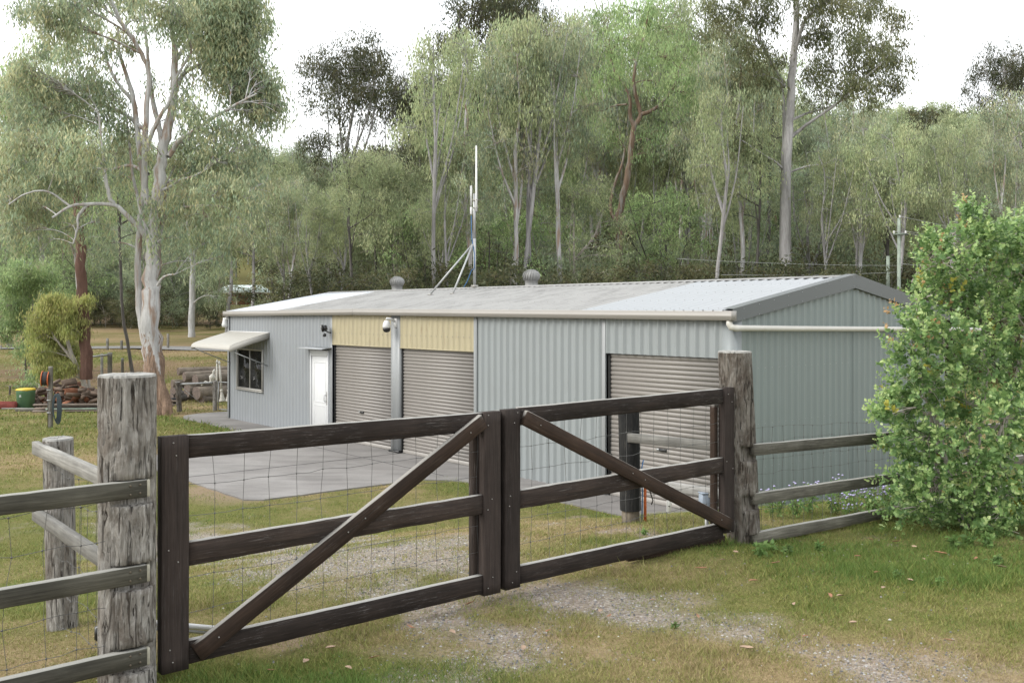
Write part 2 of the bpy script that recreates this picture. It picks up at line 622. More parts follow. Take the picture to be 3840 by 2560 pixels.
MAT['gutter'] = steel('beige gutter', (0.2923, 0.2749, 0.254), (0.2227, 0.2088, 0.1949), 0.25, streak=(1.305, 4.35, 6.96))
MAT['roller'] = steel('taupe roller door', (0.2324, 0.2154, 0.1992), (0.1844, 0.1734, 0.1623), 0.25, 0.5)
MAT['roof_old'] = steel('weathered grey roof sheet', (0.2923, 0.2888, 0.2784), (0.174, 0.1705, 0.1636), 0.75, 0.55, streak=(4.35, 0.522, 4.35), cloud=0.9)
MAT['roof_new'] = steel('pale blue white roof sheet', (0.3257, 0.3399, 0.3531), (0.2756, 0.2879, 0.2933), 0.25, 0.38, streak=(3.915, 0.4594, 3.741))
MAT['roof_white'] = steel('white translucent roof sheet', (0.529, 0.5498, 0.5846), (0.4315, 0.4454, 0.4663), 0.2, 0.45, streak=(4.35, 0.522, 4.35))
MAT['white_paint'] = steel('white painted door', (0.5568, 0.5638, 0.5707), (0.4176, 0.4246, 0.4315), 0.2, 0.5)
MAT['white_plastic'] = simple('white plastic', (0.5568, 0.5568, 0.5498), 0.35, 0, 0.04)
MAT['pvc'] = steel('stained white pipe', (0.4872, 0.4733, 0.4315), (0.3132, 0.2923, 0.2366), 0.3, 0.4, streak=(5.22, 5.22, 5.22))
MAT['awning'] = steel('cream grey awning sheet', (0.3828, 0.3689, 0.3341), (0.3132, 0.2993, 0.2714), 0.25, 0.5)
MAT['black'] = simple('black plastic', (0.015, 0.015, 0.016), 0.3, 0, 0.1)
MAT['dark'] = simple('dark opening', (0.012, 0.012, 0.012), 0.9)
MAT['rubber'] = simple('dark rubber', (0.03, 0.03, 0.032), 0.7)
MAT['alu'] = simple('mill aluminium frame', (0.33, 0.32, 0.3), 0.4, 0.5, 0.08)
MAT['brass'] = simple('dull bronze lock', (0.12, 0.1, 0.075), 0.4, 0.6)
MAT['concrete'] = None
MAT['box_blue'] = simple('blue grey box', (0.2297, 0.2714, 0.3271), 0.5, 0, 0.08)
MAT['orange_plastic'] = simple('orange conduit', (0.55, 0.13, 0.04), 0.5)
MAT['blue_cable'] = simple('blue cable', (0.03, 0.12, 0.28), 0.5)
MAT['bin_green'] = simple('green bin plastic', (0.085, 0.17, 0.09), 0.5, 0, 0.1)
MAT['bin_yellow'] = simple('yellow lid plastic', (0.5394, 0.3915, 0.0261), 0.45, 0, 0.06)
MAT['hose'] = simple('teal grey hose', (0.022, 0.036, 0.042), 0.65)
MAT['red_paint'] = wood('faded red timber', [(0.3, (0.1, 0.022, 0.018)), (0.6, (0.2, 0.05, 0.04)), (0.85, (0.32, 0.13, 0.11))], None)
MAT['log_bark'] = wood('grey brown log', [(0.25, (0.04176, 0.0348, 0.02923)), (0.5, (0.1392, 0.1148, 0.09048)), (0.8, (0.2784, 0.2366, 0.1949))], None, 0, 'x')
MAT['log_end'] = simple('log end grain', (0.13, 0.1, 0.085), 0.9, 0, 0.5, 16, 0.5)
MAT['firewood'] = wood('split firewood', [(0.25, (0.02784, 0.02436, 0.02088)), (0.5, (0.09744, 0.0696, 0.0522)), (0.8, (0.2088, 0.1531, 0.1114))], None, 0, 'x')
MAT['firewood_red'] = wood('red heart firewood', [(0.25, (0.08352, 0.02784, 0.01392)), (0.5, (0.167, 0.0696, 0.03828)), (0.8, (0.2645, 0.1392, 0.08352))], None, 0, 'x')
MAT['plank'] = wood('loose sawn planks', [(0.25, (0.09048, 0.0696, 0.05568)), (0.5, (0.174, 0.1392, 0.1148)), (0.8, (0.2645, 0.2297, 0.1949))], None)
MAT['white_cast'] = simple('chalky white cast metal', (0.4315, 0.4176, 0.3758), 0.7, 0, 0.18, 9)
MAT['house_roof'] = steel('pale green roof', (0.52, 0.6, 0.58), (0.4, 0.45, 0.44), 0.2)
MAT['house_brick'] = simple('red brown brick', (0.23, 0.1, 0.06), 0.9, 0, 0.2, 8)
MAT['house_trim'] = simple('cream trim', (0.6, 0.57, 0.48), 0.6)
MAT['pole_green'] = wood('green treated pole', [(0.3, (0.16, 0.2, 0.16)), (0.6, (0.27, 0.31, 0.26)), (0.85, (0.36, 0.38, 0.33))], None, 0, 'z')
MAT['rock'] = simple('pale rock', (0.42, 0.37, 0.31), 0.95, 0, 0.3, 8, 0.6)
MAT['dead_leaf'] = simple('dry brown leaf', (0.24, 0.115, 0.06), 0.7, 0, 0.3, 20)
MAT['dead_leaf_pale'] = simple('dry pale leaf', (0.3024, 0.2088, 0.144), 0.7, 0, 0.25, 20)
MAT['leaf'] = leaf_mat('gum leaf')
MAT['shrub_leaf'] = leaf_mat('glossy shrub leaf', 0.42, 0.22, 0.0)
MAT['grass'] = leaf_mat('grass blade', 0.2, 0.65, 0.0)
MAT['bark_white'] = bark('smooth white gum bark', [(0.25, (0.2539, 0.2454, 0.237)), (0.5, (0.4232, 0.4147, 0.4063)), (0.75, (0.5587, 0.5544, 0.5502))], (0.2539, 0.1693, 0.1184), (0.2031, 0.1396, 0.1016), 2.2)
MAT['bark_pale_white'] = bark('clean white gum bark', [(0.25, (0.36, 0.36, 0.36)), (0.5, (0.5, 0.5, 0.5)), (0.75, (0.58, 0.58, 0.58))], None)
MAT['bark_grey'] = bark('grey gum bark', [(0.25, (0.16, 0.152, 0.148)), (0.5, (0.288, 0.276, 0.272)), (0.75, (0.4, 0.388, 0.384))], None, None)
MAT['bark_tall'] = bark('pale grey gum bark', [(0.25, (0.208, 0.1976, 0.1924)), (0.5, (0.3744, 0.3588, 0.3536)), (0.75, (0.52, 0.5044, 0.4992))], None, None)
MAT['bark_orange'] = bark('orange brown gum bark', [(0.25, (0.1023, 0.06765, 0.04802)), (0.5, (0.2046, 0.1391, 0.1)), (0.75, (0.2865, 0.2331, 0.192))], (0.2865, 0.2781, 0.2642))
MAT['bark_red'] = bark('red brown ironbark', [(0.25, (0.05568, 0.03132, 0.02436)), (0.5, (0.1183, 0.06612, 0.05011)), (0.75, (0.174, 0.1044, 0.08352))], None)
MAT['bark_dark'] = bark('dark rough bark', [(0.25, (0.036, 0.032, 0.0288)), (0.5, (0.092, 0.084, 0.076)), (0.75, (0.16, 0.148, 0.14))], None)
MAT['bark_pale'] = bark('pale papery bark', [(0.25, (0.224, 0.2, 0.168)), (0.5, (0.36, 0.328, 0.288)), (0.75, (0.464, 0.432, 0.4))], None)

n = NT('brushed concrete')
v = n.coords((1, 1, 1), rnd=False)
f1 = n.noise(v, 0.9, 6, 0.6)
f2 = n.noise(v, 40, 4, 0.6)
c = n.ramp(f1, [(0.3, (0.1503, 0.1408, 0.1343)), (0.7, (0.2047, 0.1951, 0.1868))])
c = n.mix(1.0, c, n.ramp(f2, [(0.3, 0.86), (0.7, 1.08)]), 'MULTIPLY')
st = n.noise(n.coords((0.5, 1.6, 1), rnd=False), 1.3, 7, 0.7, 0.8)
c = n.mix(1.0, c, n.ramp(st, [(0.36, 0.84), (0.55, 1.12), (0.75, 1.27)]), 'MULTIPLY')
MAT['concrete'] = n.set(c, 0.85, 0, f2, 0.15, 0.004)

# glass of the shed window: a dark reflecting pane
n = NT('window glass')
n.set((0.02, 0.022, 0.022), 0.06, 0, spec=0.6)
_tr = n.n('ShaderNodeBsdfTransparent')
_mx = n.n('ShaderNodeMixShader')
_mx.inputs[0].default_value = 0.45
n.l(_tr.outputs[0], _mx.inputs[1])
n.l(n.b.outputs[0], _mx.inputs[2])
n.l(_mx.outputs[0], n.out.inputs['Surface'])
MAT['glass'] = n.m

# ------------------------------------------------------------------ ground
TRACK = np.array([(2.6, 4.6), (1.75, 5.6), (0.9, 6.4), (-0.1, 7.1), (-1.0, 8.6), (-2.1, 10.4), (-3.5, 12.8), (-5.0, 14.6)])
TRACK2 = np.array([(-0.2, 5.0), (-0.45, 6.0), (-0.9, 7.0), (-1.9, 8.6), (-3.0, 10.6), (-4.4, 13.2), (-6.2, 15.0)])


def dist_poly(x, y, pl):
    d = np.full(np.shape(x), 1e9)
    for a, b in zip(pl[:-1], pl[1:]):
        ab = b - a
        t = np.clip(((x - a[0]) * ab[0] + (y - a[1]) * ab[1]) / (ab @ ab), 0, 1)
        d = np.minimum(d, np.hypot(x - a[0] - t * ab[0], y - a[1] - t * ab[1]))
    return d


def blob(x, y, cx, cy, rx, ry):
    return np.exp(-(((x - cx) / rx) ** 2 + ((y - cy) / ry) ** 2))


def masks(x, y):
    x, y = np.asarray(x, float), np.asarray(y, float)
    u, v = uv_of(x, y)
    wob = fbm(x, y, 1.1, 40, 5)
    n2 = fbm(x, y, 0.42, 50, 5)
    d = np.minimum(dist_poly(x, y, TRACK), dist_poly(x, y, TRACK2) + 0.1)
    wide = 0.75 + 0.6 * sstep(6, 12, y)
    g = np.exp(-(d / wide) ** 2) * 0.42 + 0.95 * (wob - 0.5) + 0.95 * (n2 - 0.5)
    for cx, cy, rx, ry, k in ((0.75, 6.75, 0.75, 0.28, 0.3), (-0.45, 6.0, 0.55, 0.3, 0.22), (1.75, 5.55, 0.5, 0.25, 0.14), (1.42, 6.05, 0.25, 0.12, 0.2), (-1.0, 8.4, 1.2, 0.9, 0.38), (-2.4, 10.8, 1.5, 1.3, 0.45), (-3.9, 12.9, 1.7, 1.4, 0.5)):
        g = g + k * blob(x, y, cx, cy, rx, ry)
    gravel = 0.82 * sstep(0.24, 0.8, g) * sstep(0, 1.5, 19 - y)
    gr = 0.42 + 1.1 * (fbm(x, y, 2.6, 60, 4) - 0.5) + 0.4 * (fbm(x, y, 0.6, 66, 3) - 0.5)
    for cx, cy, rx, ry, k in ((-1.2, 5.1, 1.3, 0.45, 0.55), (2.9, 7.3, 0.9, 0.45, 0.6), (3.6, 7.7, 0.9, 0.4, 0.35), (1.9, 8.2, 1.3, 0.5, 0.4), (4.5, 8.4, 3.0, 1.0, 0.35), (6, 12, 4, 3, 0.45), (1.2, 5.2, 1.1, 0.5, -0.35), (0.3, 5.5, 0.8, 0.5, -0.2), (2.3, 6.5, 1.0, 0.5, 0.2), (3.2, 6.4, 1.0, 0.7, 0.15), (3.0, 5.4, 1.2, 0.4, -0.12), (-0.2, 5.9, 1.2, 0.5, -0.2), (-3.5, 9.0, 1.5, 1.6, -0.2), (-3.0, 7.0, 1.4, 1.0, 0.05)):
        gr = gr + k * blob(x, y, cx, cy, rx, ry)
    gr = gr + 0.05 * sstep(12, 20, y) - 0.1 * sstep(36, 44, y) + 0.6 * sstep(95, 140, y)
    gr = gr + 0.5 * (fbm(x, y, 5, 130, 4) - 0.5) * sstep(9, 16, y)
    # the mown strip beside the concrete and the far lawn stay greener
    gr = gr + 0.3 * np.exp(-((u - 9.0) / 0.5) ** 2) * sstep(3, 5, v)
    green = np.clip(gr, 0, 1)
    ap = np.exp(-((u - 5.2) / 1.0) ** 2 - ((v - 11.4) / 1.8) ** 2)
    dirt = 0.7 * sstep(0.4, 0.95, ap + 0.5 * (wob - 0.5) + 0.6 * blob(x, y, -5.3, 13.4, 1.2, 1.0))
    dirt = np.maximum(dirt, 0.7 * sstep(0.6, 0.8, 0.35 + 0.9 * (n2 - 0.5) + 0.9 * (wob - .5) + 0.35 * np.exp(-(v / 0.4) ** 2) * sstep(-0.2, 0.4, u) * sstep(0, .5, 3.5 - u)))
    litter = sstep(0.5, 0.8, fbm(x, y, 7, 70, 4) + 0.2 * sstep(38, 48, y) * (1 - sstep(58, 66, y)) - 0.2 + 0.55 * sstep(82, 95, y)) * sstep(30, 42, y) * (1 - 0.75 * sstep(110, 150, y))
    litter = np.maximum(litter, 0.75 * blob(x, y, 4.9, 8.7, 1.3, 0.45))
    return gravel, green, dirt, litter


gx = np.concatenate([-np.geomspace(700, 9.3, 60), np.arange(-9, 12, 0.07), np.geomspace(12.3, 700, 60)])
gy = np.concatenate([np.array([-60, -30, -12, -4, 0, 2.0]), np.arange(3.2, 20, 0.07), np.geomspace(20.3, 900, 150)])
GX, GY = np.meshgrid(gx, gy)
V = np.stack([GX.ravel(), GY.ravel(), gz(GX, GY).ravel()], 1)
nx_, ny_ = len(gx), len(gy)
ii = (np.arange(ny_ - 1)[:, None] * nx_ + np.arange(nx_ - 1)[None, :]).ravel()
F = np.stack([ii, ii + 1, ii + nx_ + 1, ii + nx_], 1)
mk = masks(GX.ravel(), GY.ravel())
n = NT('lawn, gravel and leaf litter')
v = n.coords((1, 1, 1), rnd=False)
fine = n.noise(v, 55, 5, 0.7)
mid = n.noise(v, 6, 5, 0.65)
straw = n.ramp(fine, [(0.3, (0.1376, 0.0989, 0.0516)), (0.55, (0.258, 0.1935, 0.1075)), (0.75, (0.3784, 0.301, 0.1892))])
grn = n.ramp(fine, [(0.3, (0.0602, 0.06708, 0.01892)), (0.55, (0.129, 0.129, 0.04042)), (0.75, (0.215, 0.2021, 0.0731))])
gf2 = n.math('MULTIPLY_ADD', mid, 0.6)
gf2.node.inputs[2].default_value = -0.3
gf = n.math('ADD', n.attr('green'), gf2)
col = n.mix(n.ramp(gf, [(0.2, 0.0), (0.62, 1.0)]), straw, grn)
vor = n.n('ShaderNodeTexVoronoi')
vor.inputs['Scale'].default_value = 60
n.l(v, vor.inputs['Vector'])
sepc = n.n('ShaderNodeSeparateColor')
n.l(vor.outputs['Color'], sepc.inputs[0])
grav = n.ramp(sepc.outputs[0], [(0.0, (0.07326, 0.07326, 0.07326)), (0.45, (0.1977, 0.1832, 0.1721)), (0.8, (0.293, 0.2711, 0.2491)), (1.0, (0.4248, 0.4029, 0.381))])
grav = n.mix(0.35, grav, (0.3, 0.235, 0.18))
col = n.mix(n.attr('litter'), col, n.ramp(fine, [(0.3, (0.086, 0.0559, 0.0344)), (0.6, (0.172, 0.1204, 0.0774)), (0.8, (0.2924, 0.215, 0.1462))]))
col = n.mix(n.attr('dirt'), col, n.ramp(fine, [(0.3, (0.1892, 0.1333, 0.0946)), (0.7, (0.2924, 0.2193, 0.1677))]))
col = n.mix(n.attr('gravel'), col, grav)
n.set(col, 0.95, 0, fine, 0.6, 0.03, 0.1)
MAT['ground'] = n.m
ground = mobj('ground', mesh_np('ground', V, F, n.m, True, None, dict(gravel=mk[0], green=mk[1], dirt=mk[2], litter=mk[3])))
tag(ground, 'sloping lawn of straw and green grass with gravel track', kind='structure')

# concrete path along the shed with the apron in front of the doors (irregular poured edges)
rngc = random.Random(3)


def slab_poly():
    pts = [(9.35, 3.2), (9.35, 9.2), (9.15, 9.9), (8.75, 10.25), (5.5, 10.35), (5.25, 10.6), (5.2, 16.4), (5.5, 16.8), (8.9, 17.0), (9.3, 17.4), (9.28, 23.9), (9.6, 24.6), (10.1, 24.9), (17.5, 25.2), (17.5, 3.9), (10.3, 3.9), (10.2, 3.2)]
    out = []
    for i, p in enumerate(pts):
        q = pts[(i + 1) % len(pts)]
        k = max(1, int(math.dist(p, q) / 0.35))
        for j in range(k):
            t = j / k
            out.append((p[0] + (q[0] - p[0]) * t + rngc.uniform(-.02, .02), p[1] + (q[1] - p[1]) * t + rngc.uniform(-.02, .02)))
    return out


sp = slab_poly()
V = [W(a, b, SLAB) for a, b in sp] + [W(a, b, SLAB - 0.14) for a, b in sp]
m = len(sp)
me = bpy.data.meshes.new('concrete_path')
me.from_pydata([tuple(p) for p in V], [], [tuple(range(m))] + [(i + m, (i + 1) % m + m, (i + 1) % m, i) for i in range(m)])
me.materials.append(MAT['concrete'])
slab = mobj('concrete_path', me)
for (u0, v0, u1, v1) in ((5.25, 13.4, 10.4, 13.4), (9.33, 10.3, 9.33, 17.0), (9.36, 6.9, 10.4, 6.9), (9.3, 20.2, 10.4, 20.2)):
    a_, b_ = W(u0, v0, SLAB + 0.002), W(u1, v1, SLAB + 0.002)
    MB().tube([a_, b_], 0.005, 4).build('expansion_joint', MAT['rubber'], slab)
tag(slab, 'grey concrete apron and path along the shed front', kind='structure')

# the far road across the paddock
pl = [GOv(-60, 803), GOv(0, 801), GOv(120, 800), GOv(210, 799), GOv(320, 799), GOv(440, 801), GOv(560, 804)]
pl = [p for p in pl]
ext = pl[-1] + (pl[-1] - pl[-2]) * 3
pl.append(ext)
V, F = [], []
for i, p in enumerate(pl):
    for k in range(5):
        y = p.y - 1.0 + 0.5 * k
        V.append((p.x, y, gzf(p.x, y) + 0.06))
for i in range(len(pl) - 1):
    for k in range(4):
        F.append((i * 5 + k, i * 5 + 5 + k, i * 5 + 6 + k, i * 5 + 1 + k))
MAT['road'] = simple('pale gravel road', (0.1879, 0.1827, 0.1775), 0.95, 0, 0.15, 3)
tag(mobj('road', mesh_np('road', V, np.array(F), MAT['road'])), 'pale gravel road across the far paddock', kind='structure')


def on_slab(x, y):
    u, v = uv_of(x, y)
    a = (u > 9.3) & (u < 17.5) & (v > 3.15) & (v < 25.2)
    b = (u > 5.15) & (u <= 9.4) & (v > 10.25) & (v < 17.0)
    return a & ~((u > 10.3) & (v < 3.9)) | b


# grass blades on the lawn in view, thinned with distance
def grass(N=1080000, y0=4.7, y1=21.0, seed=11, hk=1.0, wk=1.0, name='grass', lab='short dry and green grass covering the lawn by the gate'):
    rng = np.random.default_rng(seed)
    Y = y0 * (y1 / y0) ** (rng.random(N) ** (1.15 if y0 < 10 else 0.8))
    X = (rng.random(N) * 1.5 - 0.75) * Y
    g, gr, di, li = masks(X, Y)
    dens = (1 - 0.98 * g) * (1 - 0.85 * di) * (1 - 0.45 * li) * (0.55 + 0.45 * fbm(X, Y, 0.25, 80, 3))
    keep = (rng.random(N) < dens) & ~on_slab(X, Y)
    X, Y, gr, li = X[keep], Y[keep], gr[keep], li[keep]
    N = len(X)
    tuft = fbm(X, Y, 0.35, 90, 3)
    h = (0.010 + 0.02 * rng.random(N)) * (0.35 + 2.2 * tuft ** 2) * (0.8 + 0.7 * gr)
    long = rng.random(N) < 0.02
    h[long] *= 2.1
    h += 0.05 * blob(X, Y, 3.0, 7.35, 0.8, 0.35) * rng.random(N)
    h += 0.05 * np.exp(-((uv_of(X, Y)[1] - 0.0) / 0.14) ** 2) * rng.random(N) * (uv_of(X, Y)[0] > 4.8)
    eu, ev = uv_of(X, Y)
    edge = np.exp(-(np.minimum(np.abs(eu - 9.3) + (ev < 3) * 9 + (ev > 25) * 9, np.abs(ev - 10.25) + ((eu < 5) | (eu > 9.4)) * 9) / 0.12) ** 2)
    h += 0.05 * edge * rng.random(N)
    h = h * hk
    w = wk * (0.0014 + 0.0014 * rng.random(N)) * (1 + 0.09 * (Y - 5))
    a = rng.random(N) * 2 * np.pi
    lean = (0.35 + 0.9 * rng.random(N)) * h
    b = rng.random(N) * 2 * np.pi
    Z = gz(X, Y) - 0.003
    base = np.stack([X, Y, Z], 1)
    wx = np.stack([np.cos(a) * w, np.sin(a) * w, np.zeros(N)], 1)
    tip = base + np.stack([np.cos(b) * lean, np.sin(b) * lean, h], 1)
    V = np.stack([base - wx, base + wx, tip], 1).reshape(-1, 3)
    F = np.arange(3 * N).reshape(-1, 3)
    t = np.clip(gr + (rng.random(N) - 0.5) * 0.7 + 0.55 * (fbm(X, Y, 0.16, 140, 3) - 0.5), 0, 1)[:, None]
    straw = np.array([0.31, 0.245, 0.13]) * (0.65 + 0.7 * rng.random((N, 1)))
    olive = np.array([0.215, 0.225, 0.06]) * (0.65 + 0.7 * rng.random((N, 1)))
    green = np.array([0.085, 0.145, 0.028]) * (0.7 + 0.7 * rng.random((N, 1)))
    c = np.where(t < 0.5, straw + (olive - straw) * (t / 0.5), olive + (green - olive) * ((t - 0.5) / 0.5))
    o = mobj(name, mesh_np(name, V, F, MAT['grass'], False, np.repeat(c, 3, 0)))
    tag(o, lab, 'grass', kind='stuff')


grass()
grass(330000, 19.0, 60.0, 13, 2.2, 2.2, 'far_grass', 'short olive grass of the yard and paddock left of the shed')


def pebbles():
    rng = np.random.default_rng(12)
    N = 170000
    Y = 4.8 * (17 / 4.8) ** (rng.random(N) ** 1.05)
    X = (rng.random(N) * 0.98 - 0.5) * Y
    g, gr, di, li = masks(X, Y)
    keep = (rng.random(N) < g * 0.42 + 0.012) & ~on_slab(X, Y)
    X, Y = X[keep], Y[keep]
    N = len(X)
    r = (0.004 + 0.007 * rng.random(N) ** 2.4) * (1 + 0.04 * (Y - 5))
    O = np.array([(1, 0, 0), (0, 1, 0), (-1, 0, 0), (0, -1, 0), (0, 0, 0.75), (0, 0, -0.5)], float)
    T = np.array([(0, 1, 4), (1, 2, 4), (2, 3, 4), (3, 0, 4)])
    a = rng.random(N) * 6.283
    ca, sa = np.cos(a), np.sin(a)
    S = O[None] * (0.7 + 0.6 * rng.random((N, 6, 1))) * r[:, None, None]
    Vx = S[:, :, 0] * ca[:, None] - S[:, :, 1] * sa[:, None] + X[:, None]
    Vy = S[:, :, 0] * sa[:, None] + S[:, :, 1] * ca[:, None] + Y[:, None]
    Vz = S[:, :, 2] + (gz(X, Y) + r * 0.15)[:, None]
    V = np.stack([Vx, Vy, Vz], -1).reshape(-1, 3)
    F = (T[None] + (np.arange(N) * 6)[:, None, None]).reshape(-1, 3)
    pal = np.array([(0.211, 0.199, 0.194), (0.294, 0.282, 0.271), (0.117, 0.117, 0.124), (0.223, 0.17, 0.142), (0.0823, 0.0823, 0.0881), (0.364, 0.353, 0.335)])
    c = pal[rng.choice(6, N, p=[.32, .2, .18, .14, .1, .06])] * (0.75 + 0.5 * rng.random((N, 1)))
    n = NT('gravel stone')
    n.set(n.attr('tint', 'Color'), 0.9, spec=0.2)
    o = mobj('gravel', mesh_np('gravel', V, F, n.m, False, np.repeat(c, 6, 0)))
    tag(o, 'loose grey and tan gravel scattered along the driveway', 'gravel', kind='stuff')


pebbles()

# ------------------------------------------------------------------ boards and posts
_bseed = [0]


def board_mesh(name, L, h, t, mat, ch=0.004, rag=0.002, seg=None, taper=0.0):
    """length on x from 0 to L, thickness on y, height on z, worn edges"""
    _bseed[0] += 1
    rng = np.random.default_rng(500 + _bseed[0])
    seg = seg or max(6, int(L / 0.07))
    xs = np.linspace(0, L, seg + 1)
    hy, hz = t / 2, h / 2
    prof = np.array([(-hy, -hz + ch), (-hy + ch, -hz), (hy - ch, -hz), (hy, -hz + ch), (hy, hz - ch), (hy - ch, hz), (-hy + ch, hz), (-hy, hz - ch)])
    top = np.cumsum(rng.normal(0, rag * .5, seg + 1)); top -= np.linspace(top[0], top[-1], seg + 1); top = np.clip(top, -2 * rag, 2 * rag)
    bot = np.cumsum(rng.normal(0, rag * .5, seg + 1)); bot -= np.linspace(bot[0], bot[-1], seg + 1); bot = np.clip(bot, -2 * rag, 2 * rag)
    V = np.zeros((seg + 1, 8, 3))
    V[:, :, 0] = xs[:, None]
    V[:, :, 1] = prof[None, :, 0] + rng.normal(0, rag * .25, (seg + 1, 8))
    V[:, :, 2] = prof[None, :, 1] + rng.normal(0, rag * .3, (seg + 1, 8))
    V[:, 4:, 2] += top[:, None]
    V[:, :4, 2] += bot[:, None]
    V = V.reshape(-1, 3)
    i = np.arange(seg)[:, None] * 8
    j = np.arange(8)[None, :]
    Q = np.stack([i + j, i + 8 + j, i + 8 + (j + 1) % 8, i + (j + 1) % 8], -1).reshape(-1, 4)
    caps = np.array([list(range(8)), list(range(seg * 8, seg * 8 + 8))[::-1]])
    return mesh_np(name, V, [Q, caps], mat)


def board(name, A, B, h, t, mat, parent, normal=None, **kw):
    """board from A to B (centre line); normal: the way its wide face looks"""
    A, B = Vector(A), Vector(B)
    normal = normal if normal is not None else -D1
    return mobj(name, board_mesh(name, (B - A).length, h, t, mat, **kw), parent, basis(A, B, normal))


def round_post(name, base, height, r, mat, parent=None, lean=(0, 0), notches=(), oval=1.0, rough=1.0, seed=1, hollow=0.0, wdir=-D1, flat=None, sink=0.25, endmat=None, twist=0.0):
    """weathered round post with cracks; notches: list of (z0, z1, depth) cut on the wdir side"""
    rng = np.random.default_rng(seed)
    nr = 72
    zs = list(np.linspace(-sink, height - 0.012, 60))
    for z0, z1, d in notches:
        zs = [z for z in zs if not (z0 - 0.012 < z < z0 + 0.012 or z1 - 0.012 < z < z1 + 0.012)]
        zs += [z0 - 0.002, z0 + 0.002, z1 - 0.002, z1 + 0.002]
    zs = np.array(sorted(zs))
    a = np.linspace(0, 2 * math.pi, nr, endpoint=False)
    A, Z = np.meshgrid(a, zs)
    cx, cy = np.cos(A) * 3 + 9, np.sin(A) * 3 + 9
    rad = r * (1 + 0.05 * rough * (fbm(cx * 0.3 + Z * 0.12, cy * 0.3, 1.0, seed, 3) - 0.5) * 2)
    ridg = np.abs(fbm(cx + Z * twist + 0.25 * np.sin(Z * 7), cy + Z * 0.25, 0.3, seed + 5, 4) - 0.5) * 2
    rad = rad - r * 0.085 * rough * np.clip(0.13 - ridg, 0, 1) / 0.13
    rad = rad + r * 0.02 * rough * (fbm(cx * 2, cy * 2 + Z * 1.5, 0.5, seed + 9, 3) - 0.5)
    X, Yy = np.cos(A) * rad, np.sin(A) * rad * oval
    wx, wy = wdir[0], wdir[1]
    for z0, z1, d in notches:
        inside = (Z > z0) & (Z < z1)
        w = X * wx + Yy * wy
        over = np.where(inside & (w > d), w - d, 0)
        X, Yy = X - over * wx, Yy - over * wy
    if flat:
        (fx, fy), d = flat
        w = X * fx + Yy * fy
        over = np.clip(w - d, 0, None)
        X, Yy = X - over * fx, Yy - over * fy
    X = X + lean[0] * Z / height
    Yy = Yy + lean[1] * Z / height
    V = np.stack([X, Yy, Z], -1).reshape(-1, 3)
    k = len(zs)
    i = np.arange(k - 1)[:, None] * nr
    j = np.arange(nr)[None, :]
    Q = np.stack([i + j, i + (j + 1) % nr, i + nr + (j + 1) % nr, i + nr + j], -1).reshape(-1, 4)
    # top: bevel ring, inner ring, hollow
    rings = []
    top0 = V[(k - 1) * nr:]
    cen = np.array([lean[0], lean[1], 0])
    prof = [(0.975, height), (0.6, height + 0.004), (max(hollow, 0.05), height - 0.003)]
    if hollow > 0: prof += [(hollow * 0.8, height - 0.06)]
    for s, z in prof:
        q = top0.copy()
        jit = 1 + 0.08 * rng.normal(size=(nr, 1)) * (1 if s < 0.9 else 0.1)
        q[:, :2] = cen[:2] + (q[:, :2] - cen[:2]) * s * (jit if s < 0.9 else 1)
        q[:, 2] = z + (rng.normal(0, 0.002, nr) if s < .9 else 0)
        rings.append(q)
    V = np.concatenate([V] + rings)
    qs = []
    for m in range(len(rings)):
        b0 = (k - 1 + m) * nr
        qs.append(np.stack([b0 + j, b0 + (j + 1) % nr, b0 + nr + (j + 1) % nr, b0 + nr + j], -1).reshape(-1, 4))
    cap = np.array([[(k - 1 + len(rings)) * nr + q for q in range(nr)]])
    me = mesh_np(name, V, [Q] + qs + [cap], [mat, endmat or MAT['end_grain']], True)
    mi = np.zeros(len(me.polygons), np.int32)
    mi[len(Q):] = 1
    me.polygons.foreach_set('material_index', mi)
    sm = np.ones(len(me.polygons), bool)
    sm[len(Q):] = False
    me.polygons.foreach_set('use_smooth', sm)
    return mobj(name, me, parent, Matrix.Translation(Vector(base)))


def bolts(name, pts, r, parent, nrm=-D1, mat=None):
    b = MB()
    nv = Vector(nrm)
    for p in pts:
        p = Vector(p)
        b.tube([p - nv * 0.004, p + nv * 0.003, p + nv * 0.005], [r, r, r * 0.6], 8)
    o = b.build(name, mat or MAT['bolt'], parent)
    o['kind'] = 'stuff'
    return o


